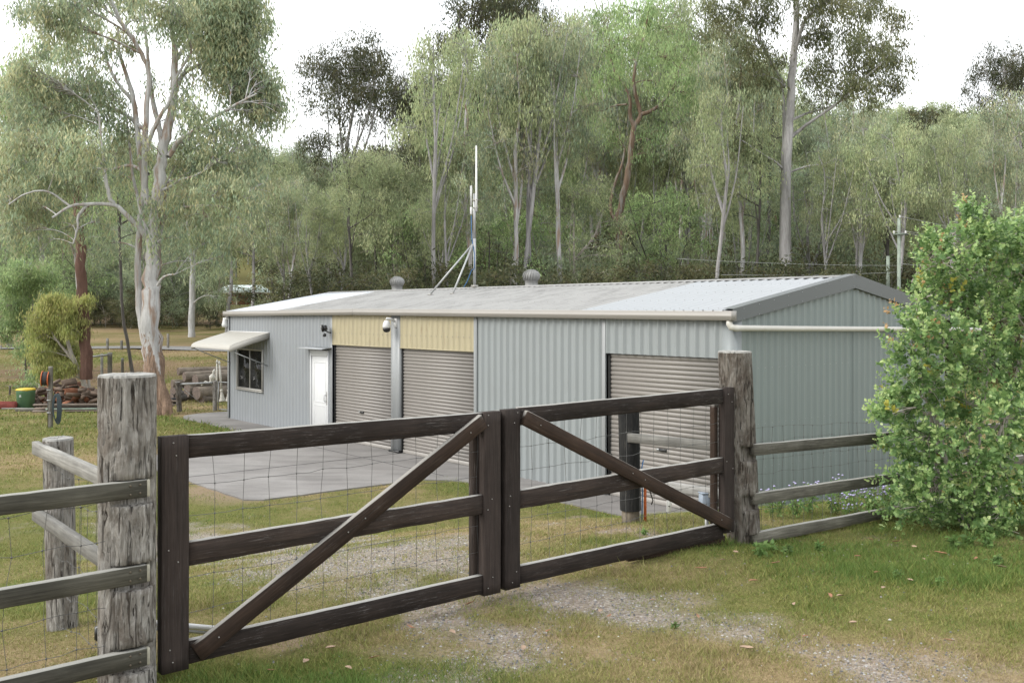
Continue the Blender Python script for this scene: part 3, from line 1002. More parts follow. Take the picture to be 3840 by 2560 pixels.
def netting(name, P0, P1, zb, zt, parent, dx=0.15, rows=7, seed=0, r=0.0016, slack=0.012, zoff=None):
    """hinge-joint wire netting between two ground points"""
    rng = np.random.default_rng(seed)
    P0, P1 = Vector(P0), Vector(P1)
    L = (P1 - P0).length
    nn = max(2, int(round(L / dx)))
    zz = np.linspace(0, 1, rows) ** 0.9
    X = np.linspace(0, 1, nn + 1)
    jx = rng.normal(0, slack * .5, (rows, nn + 1)) / L
    jz = np.cumsum(rng.normal(0, slack * .4, (rows, nn + 1)), 1) * 0.4 + rng.normal(0, slack * .35, (rows, nn + 1))
    D = P1 - P0
    b = MB()
    pt = lambda i, j: Vector((P0.x + D.x * (X[j] + jx[i, j]), P0.y + D.y * (X[j] + jx[i, j]), P0.z + D.z * X[j] + zb + (zt - zb) * zz[i] + jz[i, j]))
    grid = [[pt(i, j) for j in range(nn + 1)] for i in range(rows)]
    for i in range(rows):
        pts = []
        for j in range(nn + 1):
            pts.append(grid[i][j])
            if j < nn: pts.append((grid[i][j] + grid[i][j + 1]) / 2 + Vector((0, 0, rng.normal(0, slack * .25))))
        b.tube(pts, r, 4, False)
    for j in range(nn + 1):
        b.tube([grid[i][j] for i in range(rows)], r, 4, False)
    k = MB
    for i in range(rows):
        for j in range(nn + 1):
            b.box(grid[i][j], (0.007, 0.007, 0.009))
    o = b.build(name, MAT['wire'], parent)
    o['kind'] = 'stuff'
    return o


# ------------------------------------------------------------------ the double gate
def gate_leaf(u0, u1, label, flip):
    g = empty('gate_leaf', W((u0 + u1) / 2, 0, 0), label, 'gate', 'gate leaves')
    zt, zb = 1.255, 0.13
    w = 0.15 if not flip else 0.14
    fz = lambda u: 1.32 - 0.012 * (u / 5)
    hz = 0.155
    # stiles: upright boards
    us = (u0 + w / 2, u1 - w / 2)
    ztops = (1.325, 1.31) if not flip else (1.315, 1.345)
    zbots = (0.045, 0.05) if not flip else (0.055, 0.09)
    for k, u in enumerate(us):
        ww = w if not (flip and k == 1) else 0.135
        board('stile', W(u, 0, zbots[k]), W(u, 0, ztops[k]), ww, 0.07, MAT['stile_wood'], g, rag=0.001)
    a, b = u0 + w, u1 - w
    mats = [MAT['gate_wood'], MAT['gate_wood'], MAT['gate_wood']]
    lo = (0.13, 0.13) if not flip else (0.135, 0.115)
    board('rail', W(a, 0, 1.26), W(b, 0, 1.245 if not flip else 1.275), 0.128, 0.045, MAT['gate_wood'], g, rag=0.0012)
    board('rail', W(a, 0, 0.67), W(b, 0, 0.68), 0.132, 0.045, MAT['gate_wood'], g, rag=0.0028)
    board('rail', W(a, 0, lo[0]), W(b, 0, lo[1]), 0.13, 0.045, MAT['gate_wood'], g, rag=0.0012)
    if not flip:
        A, B = W(a + 0.035, -0.046, 0.125), W(b - 0.02, -0.046, 1.255)
    else:
        A, B = W(a + 0.02, -0.046, 1.255), W(b + 0.045, -0.058, 0.165)
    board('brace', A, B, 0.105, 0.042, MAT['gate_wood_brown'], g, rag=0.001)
    # narrow cleat behind the inner stile
    uc = b - 0.012 if not flip else u1 - w - 0.02
    board('back_cleat', W(uc, 0.062, 0.1 if not flip else 0.16), W(uc, 0.062, 1.2), 0.055, 0.05, MAT['gate_wood_brown'] if flip else MAT['gate_wood'], g, rag=0.001)
    if not flip:
        board('cover_strip', W(u1 + 0.012, 0.03, 0.06), W(u1 + 0.012, 0.03, 1.31), 0.05, 0.03, MAT['gate_wood'], g, rag=0.001)
    else:
        board('bottom_board', W(3.72, 0.04, 0.075), W(4.93, 0.04, 0.0), 0.1, 0.035, MAT['gate_wood_brown'], g, rag=0.001)
    netting('wire_netting', W(a, 0.035, 0), W(b, 0.035, 0), 0.12, 1.2, g, 0.165, 7, 3 + flip)
    pts = []
    for u in us:
        for z in (0.1, 0.17, 0.64, 0.71, 1.22, 1.29):
            pts.append(W(u + random.uniform(-.045, .045), -0.036, z))
    for t in (0.06, 0.47, 0.53, 0.94):
        p = A.lerp(B, t)
        pts.append(p - D1 * 0.0225)
    bolts('bolt_heads', pts, 0.0042, g)
    return g


gate_left = gate_leaf(0.0, 2.36, 'larger looking dark timber gate leaf hung on the near left post', 0)
gate_right = gate_leaf(2.40, 4.99, 'dark timber gate leaf hung on the far right post, brace falling right', 1)

# gate posts
post_l = round_post('gate_post', W(-0.17, -0.0, gzf(*W(-0.17, 0).xy)), 1.675, 0.146, MAT['post'], None, (0.0, 0), [(1.0, 1.135, 0.085), (0.56, 0.695, 0.085), (0.13, 0.265, 0.085)], 1.0, 1.3, 21, 0.3, twist=0.15)
tag(post_l, 'thick split grey hardwood post on the left with hollow top', 'post', 'gate posts')
post_r = round_post('gate_post', W(5.17, 0.0, gzf(*W(5.17, 0).xy)), 1.69, 0.148, MAT['post_brown'], None, (-0.085, 0), [(0.73, 0.86, 0.09), (0.3, 0.43, 0.09), (-0.08, 0.09, 0.09)], 1.0, 1.2, 33, 0.0, twist=0.05)
tag(post_r, 'dark streaked hardwood gate post in front of the shed corner', 'post', 'gate posts')


# ------------------------------------------------------------------ post and rail fences
def rails(parent, name, A, B, zs, h, t, mats, nrm=-D1, seed=0):
    out = []
    for k, (za, zb_) in enumerate(zs):
        o = board(name, Vector(A) + Vector((0, 0, za)), Vector(B) + Vector((0, 0, zb_)), h, t, mats[k % len(mats)], parent, nrm, rag=0.0015)
        out.append(o)
    return out


# left front fence
fl = empty('rail_fence', W(-1.2, -0.13, 0), 'grey three rail fence running left from the thick post', 'fence', 'rail fences')
for k, (za, zb_) in enumerate(((1.08, 1.075), (0.635, 0.63), (0.2, 0.19))):
    A, B = W(-2.1, -0.115, zb_), W(-0.115, -0.115, za)
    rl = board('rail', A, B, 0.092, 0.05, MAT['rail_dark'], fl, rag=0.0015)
    tip = board('pale_end', W(-0.114, -0.115, za), W(-0.098, -0.115, za), 0.088, 0.048, MAT['cut_pale'], rl, seg=2)
    bolts('nail_heads', [W(-0.2, -0.141, za + 0.022), W(-0.2, -0.141, za - 0.024), W(-0.15, -0.141, za + 0.024), W(-0.15, -0.141, za - 0.02)], 0.006, rl, mat=MAT['brass'])
netting('wire_netting', W(-2.1, -0.06, 0), W(-0.25, -0.06, 0), 0.02, 1.0, fl, 0.17, 6, 9, slack=0.03)

# left side fence going back
fs = empty('rail_fence', W(-0.1, 1.0, -0.1), 'short grey side fence behind the thick left post', 'fence', 'rail fences')
pb = W(-0.08, 1.56, 0)
pb.z = gzf(pb.x, pb.y)
round_post('post', pb, 1.17 - pb.z, 0.095, MAT['post'], fs, (-0.03, 0), [], 1.0, 0.9, 45)
for za, zb_ in ((1.1, 1.08), (0.66, 0.63)):
    board('rail', W(-0.205, 1.72, za), W(-0.2, 0.06, zb_), 0.085, 0.045, MAT['rail_pale'], fs, -D2, rag=0.001)
netting('wire_netting', W(-0.14, 1.5, pb.z), W(-0.14, 0.1, 0), 0.05, 1.05, fs, 0.17, 6, 12, slack=0.03)

# right fence along the gable side
fr = empty('rail_fence', W(8, 0, 0), 'grey three rail fence running right from the gate under the shrub', 'fence', 'rail fences')
for za, zb_ in ((0.795, 0.56), (0.365, 0.14), (0.02, -0.2)):
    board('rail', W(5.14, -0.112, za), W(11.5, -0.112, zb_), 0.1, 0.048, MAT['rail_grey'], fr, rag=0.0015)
pq = W(8.6, 0, 0); pq.z = gzf(pq.x, pq.y)
round_post('post', pq, 0.95, 0.1, MAT['post_brown'], fr, (0, 0), [], 1.0, 1.0, 47)
pq = W(11.4, 0, 0); pq.z = gzf(pq.x, pq.y)
round_post('post', pq, 0.95, 0.1, MAT['post_brown'], fr, (0, 0), [], 1.0, 1.0, 48)
netting('wire_netting', W(5.2, -0.06, 0.0), W(11.4, -0.06, -0.22), 0.05, 0.98, fr, 0.16, 7, 15, slack=0.02)

# right side fence going back to the black post
fk = empty('rail_fence', W(5.1, 0.8, -0.1), 'short side fence behind the right gate leaf with a black coated post', 'fence', 'rail fences')
pk = W(5.1, 1.3, 0)
pk.z = gzf(pk.x, pk.y)
round_post('post', pk, 0.14, 0.088, MAT['bare_post'], fk, (0, 0), [], 1.0, 0.6, 51)
pt_ = round_post('black_coated_post', pk + Vector((0, 0, 0.12)), 1.08 - pk.z - 0.12, 0.104, MAT['black_tar'], fk, (-0.02, 0), [], 1.0, 0.5, 52, sink=0.0)
board('rail', W(5.02, 1.25, 0.775), W(5.08, 0.05, 0.80), 0.09, 0.04, MAT['rail_pale'], fk, -D2, rag=0.001)
board('rail', W(5.02, 1.25, 0.36), W(5.08, 0.05, 0.375), 0.09, 0.04, MAT['rail_peeling'], fk, -D2, rag=0.0015)

# ------------------------------------------------------------------ the shed
YC = 15.0
CORNER = Vector((0.2292 * YC, YC, SLAB))
SL = 18.9                     # length of the front
SWD = 6.93                    # width of the gable
SO = CORNER + D1 * SL         # origin: far left end of the front wall
MS = Matrix.Identity(4)
for r_ in range(3):
    MS[r_][0], MS[r_][1], MS[r_][2], MS[r_][3] = (-D1)[r_], D2[r_], (0, 0, 1)[r_], SO[r_]
EAVE, PITCH = 3.27, 0.176
shed = empty('shed', SO, 'long blue grey corrugated steel shed with three roller doors', 'shed')
put(shed, None, MS)


def S(x, y, z):
    return MS @ Vector((x, y, z))


def sx(s):                     # distance from the near corner -> local x
    return SL - s


def rib_profile(x0, x1, pitch=0.19, h=0.026, top=0.03, base=0.062, phase=0.0):
    """list of (x, out) for a ribbed sheet"""
    pts = [(x0, 0.0)]
    k0 = int(math.floor((x0 - phase) / pitch)) - 1
    k = k0
    while True:
        c = phase + k * pitch
        k += 1
        if c - base / 2 > x1: break
        for dx, o in ((-base / 2, 0), (-top / 2, h), (top / 2, h), (base / 2, 0)):
            if x0 < c + dx < x1: pts.append((c + dx, o))
        mid = c + pitch / 2
        for dx in (-0.012, 0.012):
            if x0 < mid + dx < x1: pts.append((mid + dx, 0.0015))
    pts.append((x1, 0.0))
    return pts


def wave_profile(x0, x1, pitch=0.19, h=0.018):
    n_ = int((x1 - x0) / pitch * 10) + 2
    xs = np.linspace(x0, x1, n_)
    return [(x, h * (0.5 + 0.5 * math.cos(2 * math.pi * x / pitch)) ** 1.4) for x in xs]


def wall_sheet(name, prof, z0, z1, mat, parent, y=0.0, axis='front', smooth=False):
    """sheet with its ribs standing proud; z1 may be a function of the position"""
    V, m = [], len(prof)
    rows = 2
    for zi in (0, 1):
        for p, o in prof:
            z = z0 if zi == 0 else (z1(p) if callable(z1) else z1)
            V.append((p, y - o, z) if axis == 'front' else (SL + o, p, z))
    F = [(i, i + 1, m + i + 1, m + i) for i in range(m - 1)]
    me = mesh_np(name, [tuple(q) for q in V], np.array(F), mat, smooth)
    return mobj(name, me, parent, MS)


# left part: wall with the window and the white door
wl0, wl1 = sx(18.27), sx(16.51)       # window
dl0, dl1 = sx(13.66), sx(12.70)       # door
kw = dict(pitch=0.19, h=0.034)
xs_end = sx(12.49)
wz0, wz1 = 0.96, 2.17
for a, b, z0, z1 in ((0.02, wl0, 0.0, 3.2), (wl0, wl1, 0.0, wz0), (wl0, wl1, wz1, 3.2), (wl1, dl0, 0.0, 3.2), (dl0, dl1, 2.28, 3.2), (dl1, xs_end, 0.0, 3.2)):
    wall_sheet('wall_sheet', wave_profile(a, b, **kw), z0, z1, MAT['wall_left'], shed, smooth=True)
# right part
b0, b1, b2, b3 = sx(12.49), sx(9.757), sx(9.371), sx(6.563)
r0, r1 = sx(2.73), sx(0.14)
for a, b, z0, z1 in ((b3, sx(3.33), 0.0, 3.2), (sx(3.33), r0, 0.0, 3.2), (r0, r1, 2.52, 3.2)):
    wall_sheet('wall_sheet', rib_profile(a, b, 0.2, 0.044, 0.026, 0.066), z0, z1, MAT['wall_right'], shed)
wall_sheet('wall_sheet', [(r1, 0.0), (SL, 0.0)], 0.0, 3.2, MAT['wall_right'], shed, -0.004)
# cream panels above the two roller doors
for a, b in ((b0, b1), (b2, b3)):
    p = wall_sheet('lintel_sheet', rib_profile(a, b, 0.2, 0.024), 2.43, 3.2, MAT['beige'], shed, -0.012)
    s_ = MB()
    x = a + 0.1
    k = math.ceil(a / 0.2)
    while k * 0.2 < b:
        q = (k * 0.2, -0.045, 2.72)
        s_.lathe([(0.011, 0.0), (0.009, 0.008)], 6, q, 'y')
        k += 1
    o = s_.build('screw_heads', MAT['bolt'], p, MS)
    o['kind'] = 'stuff'
    MB().box(((a + b) / 2, -0.012, 2.425), (b - a - 0.01, 0.05, 0.02)).build('bottom_trim', MAT['beige'], p, MS)
# post between the doors and edge trims
MB().extrude([(b1, -0.02), (b1 + 0.1, -0.035), (b1 + 0.13, -0.02), (b2 - 0.13, -0.02), (b2 - 0.1, -0.035), (b2, -0.02), (b2, 0.1), (b1, 0.1)][::-1], (1, 0, 0), (0, 1, 0), (0, 0, 1), (0, 0, 0.03), 3.15).build('door_post', MAT['trim_blue'], shed, MS)
MB().box(((b1 + b2) / 2, -0.03, 0.02), (b2 - b1 + 0.04, 0.1, 0.06), bev=0.01).build('post_foot', MAT['black'], shed, MS)
for x, w_ in ((xs_end - 0.05, 0.1), (b3 + 0.05, 0.1), (r0 - 0.045, 0.09)):
    MB().box((x, -0.03, 1.6), (w_, 0.02, 3.2), bev=0.004).build('edge_flashing', MAT['trim_blue'], shed, MS)
MB().box((-0.004, -0.012, 1.6), (0.1, 0.06, 3.2), bev=0.006).build('corner_flashing', MAT['trim_blue'], shed, MS)
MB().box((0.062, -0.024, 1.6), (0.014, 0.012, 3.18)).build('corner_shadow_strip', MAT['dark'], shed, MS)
MB().extrude([(SL - 0.18, -0.012), (SL + 0.035, -0.012), (SL + 0.035, 0.2), (SL + 0.02, 0.2), (SL + 0.02, 0.002), (SL - 0.18, 0.002)], (1, 0, 0), (0, 1, 0), (0, 0, 1), (0, 0, 0.0), 3.2).build('corner_flashing', MAT['wall_right'], shed, MS)
# gable wall, back wall, left end wall
gtop = lambda y: EAVE - 0.08 + PITCH * (y if y < SWD / 2 else SWD - y)
gp = rib_profile(0.18, SWD, 0.19, 0.03, 0.04, 0.08, 0.03)
gp = sorted(gp + [(SWD / 2, 0.0)]) if not any(abs(q[0] - SWD / 2) < 1e-4 for q in gp) else gp
wall_sheet('gable_sheet', gp, -0.02, gtop, MAT['wall_gable'], shed, axis='gable')
V = [(0, 0, 0), (0, SWD, 0), (0, SWD, gtop(SWD)), (0, SWD / 2, gtop(SWD / 2)), (0, 0, gtop(0))]
me = bpy.data.meshes.new('end_wall')
me.from_pydata(V, [], [(4, 3, 2, 1, 0)])
me.materials.append(MAT['wall_left'])
mobj('end_wall', me, shed, MS)
wall_sheet('back_wall', rib_profile(0, SL, 0.2, 0.026), 0, 3.25, MAT['wall_left'], shed, SWD)
# gable wall screws in rows
s_ = MB()
for z in (0.75, 1.45, 2.35):
    for k in range(1, 36):
        y = 0.03 + 0.19 * k + 0.075
        if y < SWD - 0.1: s_.lathe([(0.008, 0.0), (0.006, 0.006)], 5, (SL, y, z), 'x')
o = s_.build('wall_screws', MAT['galv'], shed, MS)
o['kind'] = 'stuff'
# concrete footing strip under the gable
MB().box((SL + 0.02, SWD / 2 + 0.3, -0.12), (0.1, SWD - 0.6, 0.18)).build('footing', MAT['concrete'], shed, MS)
# dark gap at the bottom of the front sheets
MB().box((sx(15.4), 0.03, 0.02), (5.6, 0.03, 0.07)).build('base_gap', MAT['dark'], shed, MS)
MB().box((sx(4.9), 0.03, 0.02), (3.2, 0.03, 0.07)).build('base_gap', MAT['dark'], shed, MS)

# roof: three kinds of sheet on the front slope, ribs running up the slope
def roof_sheet(name, x0, x1, mat, back=False):
    prof = rib_profile(x0, x1, 0.2, 0.029, 0.03, 0.07)
    V, m = [], len(prof)
    for yy in (-0.09, SWD / 2):
        for x, o in prof:
            z = EAVE + PITCH * yy + o
            V.append((x, yy if not back else SWD - yy, z))
    F = [(i, i + 1, m + i + 1, m + i) for i in range(m - 1)]
    # underside
    V2 = [(x0, -0.09, EAVE - 0.09 * PITCH - 0.012), (x1, -0.09, EAVE - 0.09 * PITCH - 0.012), (x1, SWD / 2, EAVE + PITCH * SWD / 2 - 0.012), (x0, SWD / 2, EAVE + PITCH * SWD / 2 - 0.012)]
    if back: V2 = [(a, SWD - b, c) for a, b, c in V2]
    me = mesh_np(name, [tuple(q) for q in V + V2], [np.array(F), np.array([[2 * m, 2 * m + 1, 2 * m + 2, 2 * m + 3]])], mat)
    return mobj(name, me, shed, MS)


roof_front = []
for a, b, mt in ((-0.05, sx(15.8), 'roof_white'), (sx(15.8), sx(12.4), 'roof_old'), (sx(12.4), sx(9.0), 'roof_old'), (sx(9.0), sx(6.0), 'roof_old'), (sx(6.0), sx(3.33), 'roof_old'), (sx(3.33), SL + 0.06, 'roof_new')):
    roof_front.append(roof_sheet('roof_sheet', a, b, MAT[mt]))
    roof_sheet('roof_sheet', a, b, MAT[mt], True)
s_ = MB()
for yy in (0.05, 0.9, 1.75, 2.6, 3.25):
    for k in range(1, 95):
        x = 0.2 * k
        s_.lathe([(0.009, 0.0), (0.007, 0.007)], 5, (x, yy, EAVE + PITCH * yy + 0.029))
o = s_.build('roof_screws', MAT['bolt'], shed, MS)
o['kind'] = 'stuff'
# dark closure under the rib ends at the eave
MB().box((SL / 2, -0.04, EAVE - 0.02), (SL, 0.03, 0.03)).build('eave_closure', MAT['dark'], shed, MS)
# ridge capping
zr = EAVE + PITCH * SWD / 2
MB().extrude([(-0.17, -0.17 * PITCH + 0.034), (0, 0.04), (0.17, -0.17 * PITCH + 0.034), (0.17, -0.17 * PITCH + 0.03), (0, 0.034), (-0.17, -0.17 * PITCH + 0.03)][::-1], (0, 1, 0), (0, 0, 1), (1, 0, 0), (-0.07, SWD / 2, zr), SL + 0.15).build('ridge_cap', MAT['roof_old'], shed, MS)
# barge boards of the gable
for sgn in (0, 1):
    V = []
    y0, y1 = -0.08, SWD / 2
    for (y, dz) in ((y0, 0.045), (y1, 0.05), (y1, -0.2), (y0, -0.17)):
        yy = y if sgn == 0 else SWD - y
        V.append((SL + 0.075, yy, EAVE + PITCH * y + dz))
    for (y, dz) in ((y0, 0.05), (y1, 0.055)):
        yy = y if sgn == 0 else SWD - y
        V.append((SL - 0.12, yy, EAVE + PITCH * y + dz))
    for (y, dz) in ((y0, -0.17), (y1, -0.2)):
        yy = y if sgn == 0 else SWD - y
        V.append((SL + 0.035, yy, EAVE + PITCH * y + dz - 0.0))
    F = [(0, 1, 2, 3), (4, 5, 1, 0), (3, 2, 7, 6)]
    me = bpy.data.meshes.new('barge_board')
    me.from_pydata(V, [], F if sgn else [f[::-1] for f in F])
    me.materials.append(MAT['barge'])
    bb = mobj('barge_board', me, shed, MS)
    s_ = MB()
    for k in range(9):
        y = 0.2 + k * 0.4
        for dz in (-0.0, -0.155):
            yy = y if sgn == 0 else SWD - y
            s_.lathe([(0.008, 0.0), (0.006, 0.006)], 5, (SL + 0.076, yy, EAVE + PITCH * y + dz), 'x')
    o = s_.build('screw_heads', MAT['galv'], bb, MS)
    o['kind'] = 'stuff'
# gutters: two lengths with a joint, the run slightly humped
xj = sx(11.3)


def gutter(xa, za, xb, zb_):
    prof = [(-0.03, 0.15), (-0.145, 0.15), (-0.15, 0.135), (-0.143, 0.095), (-0.15, 0.09), (-0.15, 0.055), (-0.142, 0.05), (-0.15, 0.0), (-0.035, 0.0), (-0.035, 0.01), (-0.135, 0.01), (-0.135, 0.14), (-0.03, 0.14)]
    n_ = len(prof)
    V = [(xa, y, za + z) for y, z in prof] + [(xb, y, zb_ + z) for y, z in prof]
    F = [(i, (i + 1) % n_, n_ + (i + 1) % n_, n_ + i) for i in range(n_)]
    b = MB().add(V, F)
    for x, z in ((xa, za), (xb, zb_)):
        b.box((x, -0.09, z + 0.075), (0.012, 0.125, 0.152))
    return b.build('gutter', MAT['gutter'], shed, MS)


gutter(-0.14, 3.125, xj, 3.18)
gutter(xj + 0.004, 3.18, SL + 0.1, 3.118)
# overflow pipe across the gable
pp = [(SL + 0.02, -0.09, 3.13), (SL + 0.02, -0.09, 3.06), (SL + 0.05, -0.085, 3.015), (SL + 0.12, -0.05, 3.0), (SL + 0.13, 0.02, 3.0), (SL + 0.13, 1.6, 2.975), (SL + 0.13, 3.4, 2.95), (SL + 0.13, 5.4, 2.925), (SL + 0.13, 8.2, 2.88)]
pipe = MB().tube(pp, [0.05, 0.052, 0.055, 0.055, 0.048, 0.047, 0.047, 0.047, 0.047], 14).build('overflow_pipe', MAT['pvc'], shed, MS, True)
for y in (0.45, 2.6, 4.9, 6.6):
    MB().box((SL + 0.075, y, 2.99 - 0.0165 * y + 0.05), (0.14, 0.03, 0.02)).build('pipe_bracket', MAT['galv'], pipe, MS)


# roller doors with separate curtain slats
SLAT_P = 0.0785
_sl = {}


def slat_mesh(w_, mat):
    key = (round(w_, 3), mat.name)
    if key not in _sl:
        prof = [(0.008, 0.0), (0.008, 0.010), (-0.006, 0.019), (-0.012, 0.032), (-0.012, 0.062), (-0.004, 0.0745), (0.004, 0.0775), (0.016, 0.0775), (0.02, 0.04), (0.02, 0.0)]
        b = MB().extrude(prof[::-1], (0, 1, 0), (0, 0, 1), (1, 0, 0), (0, 0, 0), w_)
        _sl[key] = b.mesh('slat', mat)
    return _sl[key]


def roller(x0, x1, ztop, depth, lock):
    d = empty('roller_door', (0, 0, 0))
    put(d, shed, MS @ Matrix.Translation((x0, depth, 0)))
    nsl = int((ztop - 0.08) / SLAT_P) + 1
    for k in range(nsl):
        z = 0.085 + k * SLAT_P
        if z + 0.078 > ztop + 0.06: break
        mobj('slat', slat_mesh(x1 - x0 - 0.03, MAT['roller']), d, MS @ Matrix.Translation((x0 + 0.015, depth, z)))
    MB().box(((x0 + x1) / 2, depth, 0.045), (x1 - x0 - 0.03, 0.045, 0.08), bev=0.004).build('bottom_rail', MAT['gutter'], d, MS)
    for x in (x0 + 0.008, x1 - 0.008):
        MB().box((x, depth - 0.005, ztop / 2), (0.03, 0.07, ztop)).build('guide_track', MAT['dark'], d, MS)
    MB().box(((x0 + x1) / 2, depth + 0.08, ztop / 2 + 0.1), (x1 - x0, 0.02, ztop + 0.3)).build('dark_backing', MAT['dark'], d, MS)
    lx, lz = lock
    MB().box((lx, depth - 0.025, lz), (0.16, 0.03, 0.05), bev=0.006).build('lock', MAT['black'], d, MS)
    MB().box((lx - 0.11, depth - 0.022, lz + 0.004), (0.06, 0.022, 0.035), bev=0.006).build('lock_plate', MAT['galv'], d, MS)
    return d


rd1 = roller(b0 + 0.02, b1 - 0.01, 2.42, 0.055, (sx(11.15), 0.79))
rd2 = roller(b2 + 0.02, b3, 2.43, 0.055, (sx(7.9), 0.79))
rd3 = roller(r0 + 0.03, r1, 2.5, 0.055, (sx(1.45), 0.93))

# white door
dr = empty('door', (0, 0, 0))
put(dr, shed, MS @ Matrix.Translation((dl0, 0, 0)))
MB().box(((dl0 + dl1) / 2, 0.01, 1.065), (dl1 - dl0 - 0.1, 0.04, 2.06), bev=0.004).build('leaf', MAT['white_paint'], dr, MS)
cxd = (dl0 + dl1) / 2
for (z, h_) in ((1.42, 1.02), (0.5, 0.62)):
    b = MB()
    for q in (-1, 1):
        b.box((cxd + q * 0.31, -0.012, z), (0.02, 0.012, h_), bev=0.004)
        b.box((cxd, -0.012, z + q * h_ / 2), (0.62, 0.012, 0.02), bev=0.004)
    b.build('panel_moulding', MAT['white_paint'], dr, MS)
b = MB()
b.box((dl0 + 0.02, -0.005, 1.13), (0.045, 0.08, 2.26), bev=0.004)
b.box((dl1 - 0.02, -0.005, 1.13), (0.045, 0.08, 2.26), bev=0.004)
b.box((cxd, -0.005, 2.18), (dl1 - dl0 - 0.08, 0.06, 0.16), bev=0.004)
b.build('frame', MAT['white_paint'], dr, MS)
hx = dl1 - 0.085
b = MB().box((hx, -0.018, 1.02), (0.05, 0.012, 0.34), bev=0.004)
hn = b.build('lock_plate', MAT['brass'], dr, MS)
MB().tube([(hx - 0.05, -0.02, 1.1), (hx - 0.05, -0.075, 1.1), (hx - 0.05, -0.08, 1.08), (hx - 0.05, -0.08, 0.96), (hx - 0.05, -0.075, 0.94), (hx - 0.05, -0.02, 0.94)], 0.009, 6).build('handle', MAT['galv'], dr, MS)
MB().extrude([(0.0, 0.03), (-0.3, 0.0), (-0.3, -0.02), (-0.29, -0.02), (-0.29, -0.004), (0.0, 0.024)], (0, 1, 0), (0, 0, 1), (1, 0, 0), (dl0 - 0.22, -0.02, 2.31), 1.38).build('door_hood', MAT['roof_new'], shed, MS)

# window
wd = empty('window', (0, 0, 0))
put(wd, shed, MS @ Matrix.Translation((wl0, 0, wz0)))
wc = (wl0 + wl1) / 2
b = MB()
for x in (wl0 + 0.025, wl1 - 0.025):
    b.box((x, -0.01, (wz0 + wz1) / 2), (0.05, 0.09, wz1 - wz0), bev=0.004)
for z in (wz0 + 0.025, wz1 - 0.025):
    b.box((wc, -0.01, z), (wl1 - wl0 - 0.1, 0.09, 0.05), bev=0.004)
b.build('frame', MAT['alu'], wd, MS)
MB().box((wc - 0.02, -0.0, (wz0 + wz1) / 2), (0.05, 0.05, wz1 - wz0 - 0.1), bev=0.004).build('mullion', MAT['alu'], wd, MS)
MB().box((wc, -0.035, wz0 - 0.015), (wl1 - wl0 + 0.06, 0.1, 0.03), bev=0.005).build('sill', MAT['alu'], wd, MS)
for a, b_ in ((wl0 + 0.05, wc - 0.045), (wc + 0.005, wl1 - 0.05)):
    MB().box(((a + b_) / 2, 0.01 if a < wc - .1 else -0.004, (wz0 + wz1) / 2), (b_ - a, 0.006, wz1 - wz0 - 0.1)).build('pane', MAT['glass'], wd, MS)
MAT['blind'] = simple('olive blind slat', (0.2, 0.19, 0.14), 0.6)
b = MB()
for k in range(26):
    b.box(((wl0 + wc) / 2, 0.06, wz0 + 0.08 + k * 0.042), (wc - wl0 - 0.08, 0.03, 0.012))
o = b.build('blind_slats', MAT['blind'], wd, MS)
o['kind'] = 'stuff'
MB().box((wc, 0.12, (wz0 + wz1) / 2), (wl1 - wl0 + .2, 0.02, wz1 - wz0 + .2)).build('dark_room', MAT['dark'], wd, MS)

# window awning
aw = empty('awning', (0, 0, 0))
ax0, ax1 = sx(18.86), sx(16.13)
put(aw, shed, MS @ Matrix.Translation((ax0, 0, 2.64)))
prof = [(-0.02, 2.66), (-0.6, 2.5), (-1.02, 2.375), (-1.13, 2.335), (-1.19, 2.29), (-1.215, 2.235), (-1.215, 2.2)]
V, F = [], []
nx2 = 120
xs2 = np.linspace(ax0, ax1, nx2)
for x in xs2:
    o_ = 0.006 * (1 if (math.floor(x / 0.045) % 2) else 0)
    for (y, z) in prof:
        V.append((x, y, z + o_))
m = len(prof)
for i in range(nx2 - 1):
    for k in range(m - 1):
        F.append((i * m + k, i * m + k + 1, (i + 1) * m + k + 1, (i + 1) * m + k))
mobj('canopy', mesh_np('canopy', V, np.array(F), MAT['awning']), aw, MS)
for x in (ax0, ax1):
    b = MB()
    pl2 = prof + [(-1.19, 2.14), (-1.05, 2.19), (-0.6, 2.34), (-0.02, 2.5)]
    b.extrude(pl2, (0, 1, 0), (0, 0, 1), (1, 0, 0), (x - 0.012, 0, 0), 0.024)
    b.build('side_panel', MAT['awning'], aw, MS)
    q = x - 0.03 if x == ax1 else x + 0.03
    MB().tube([(q, -1.15, 2.17), (q, -0.05, 1.72)], 0.014, 6).build('arm', MAT['galv'], aw, MS)
MB().box(((ax0 + ax1) / 2, -0.02, 2.665), (ax1 - ax0, 0.04, 0.03)).build('head_flashing', MAT['white_plastic'], aw, MS)

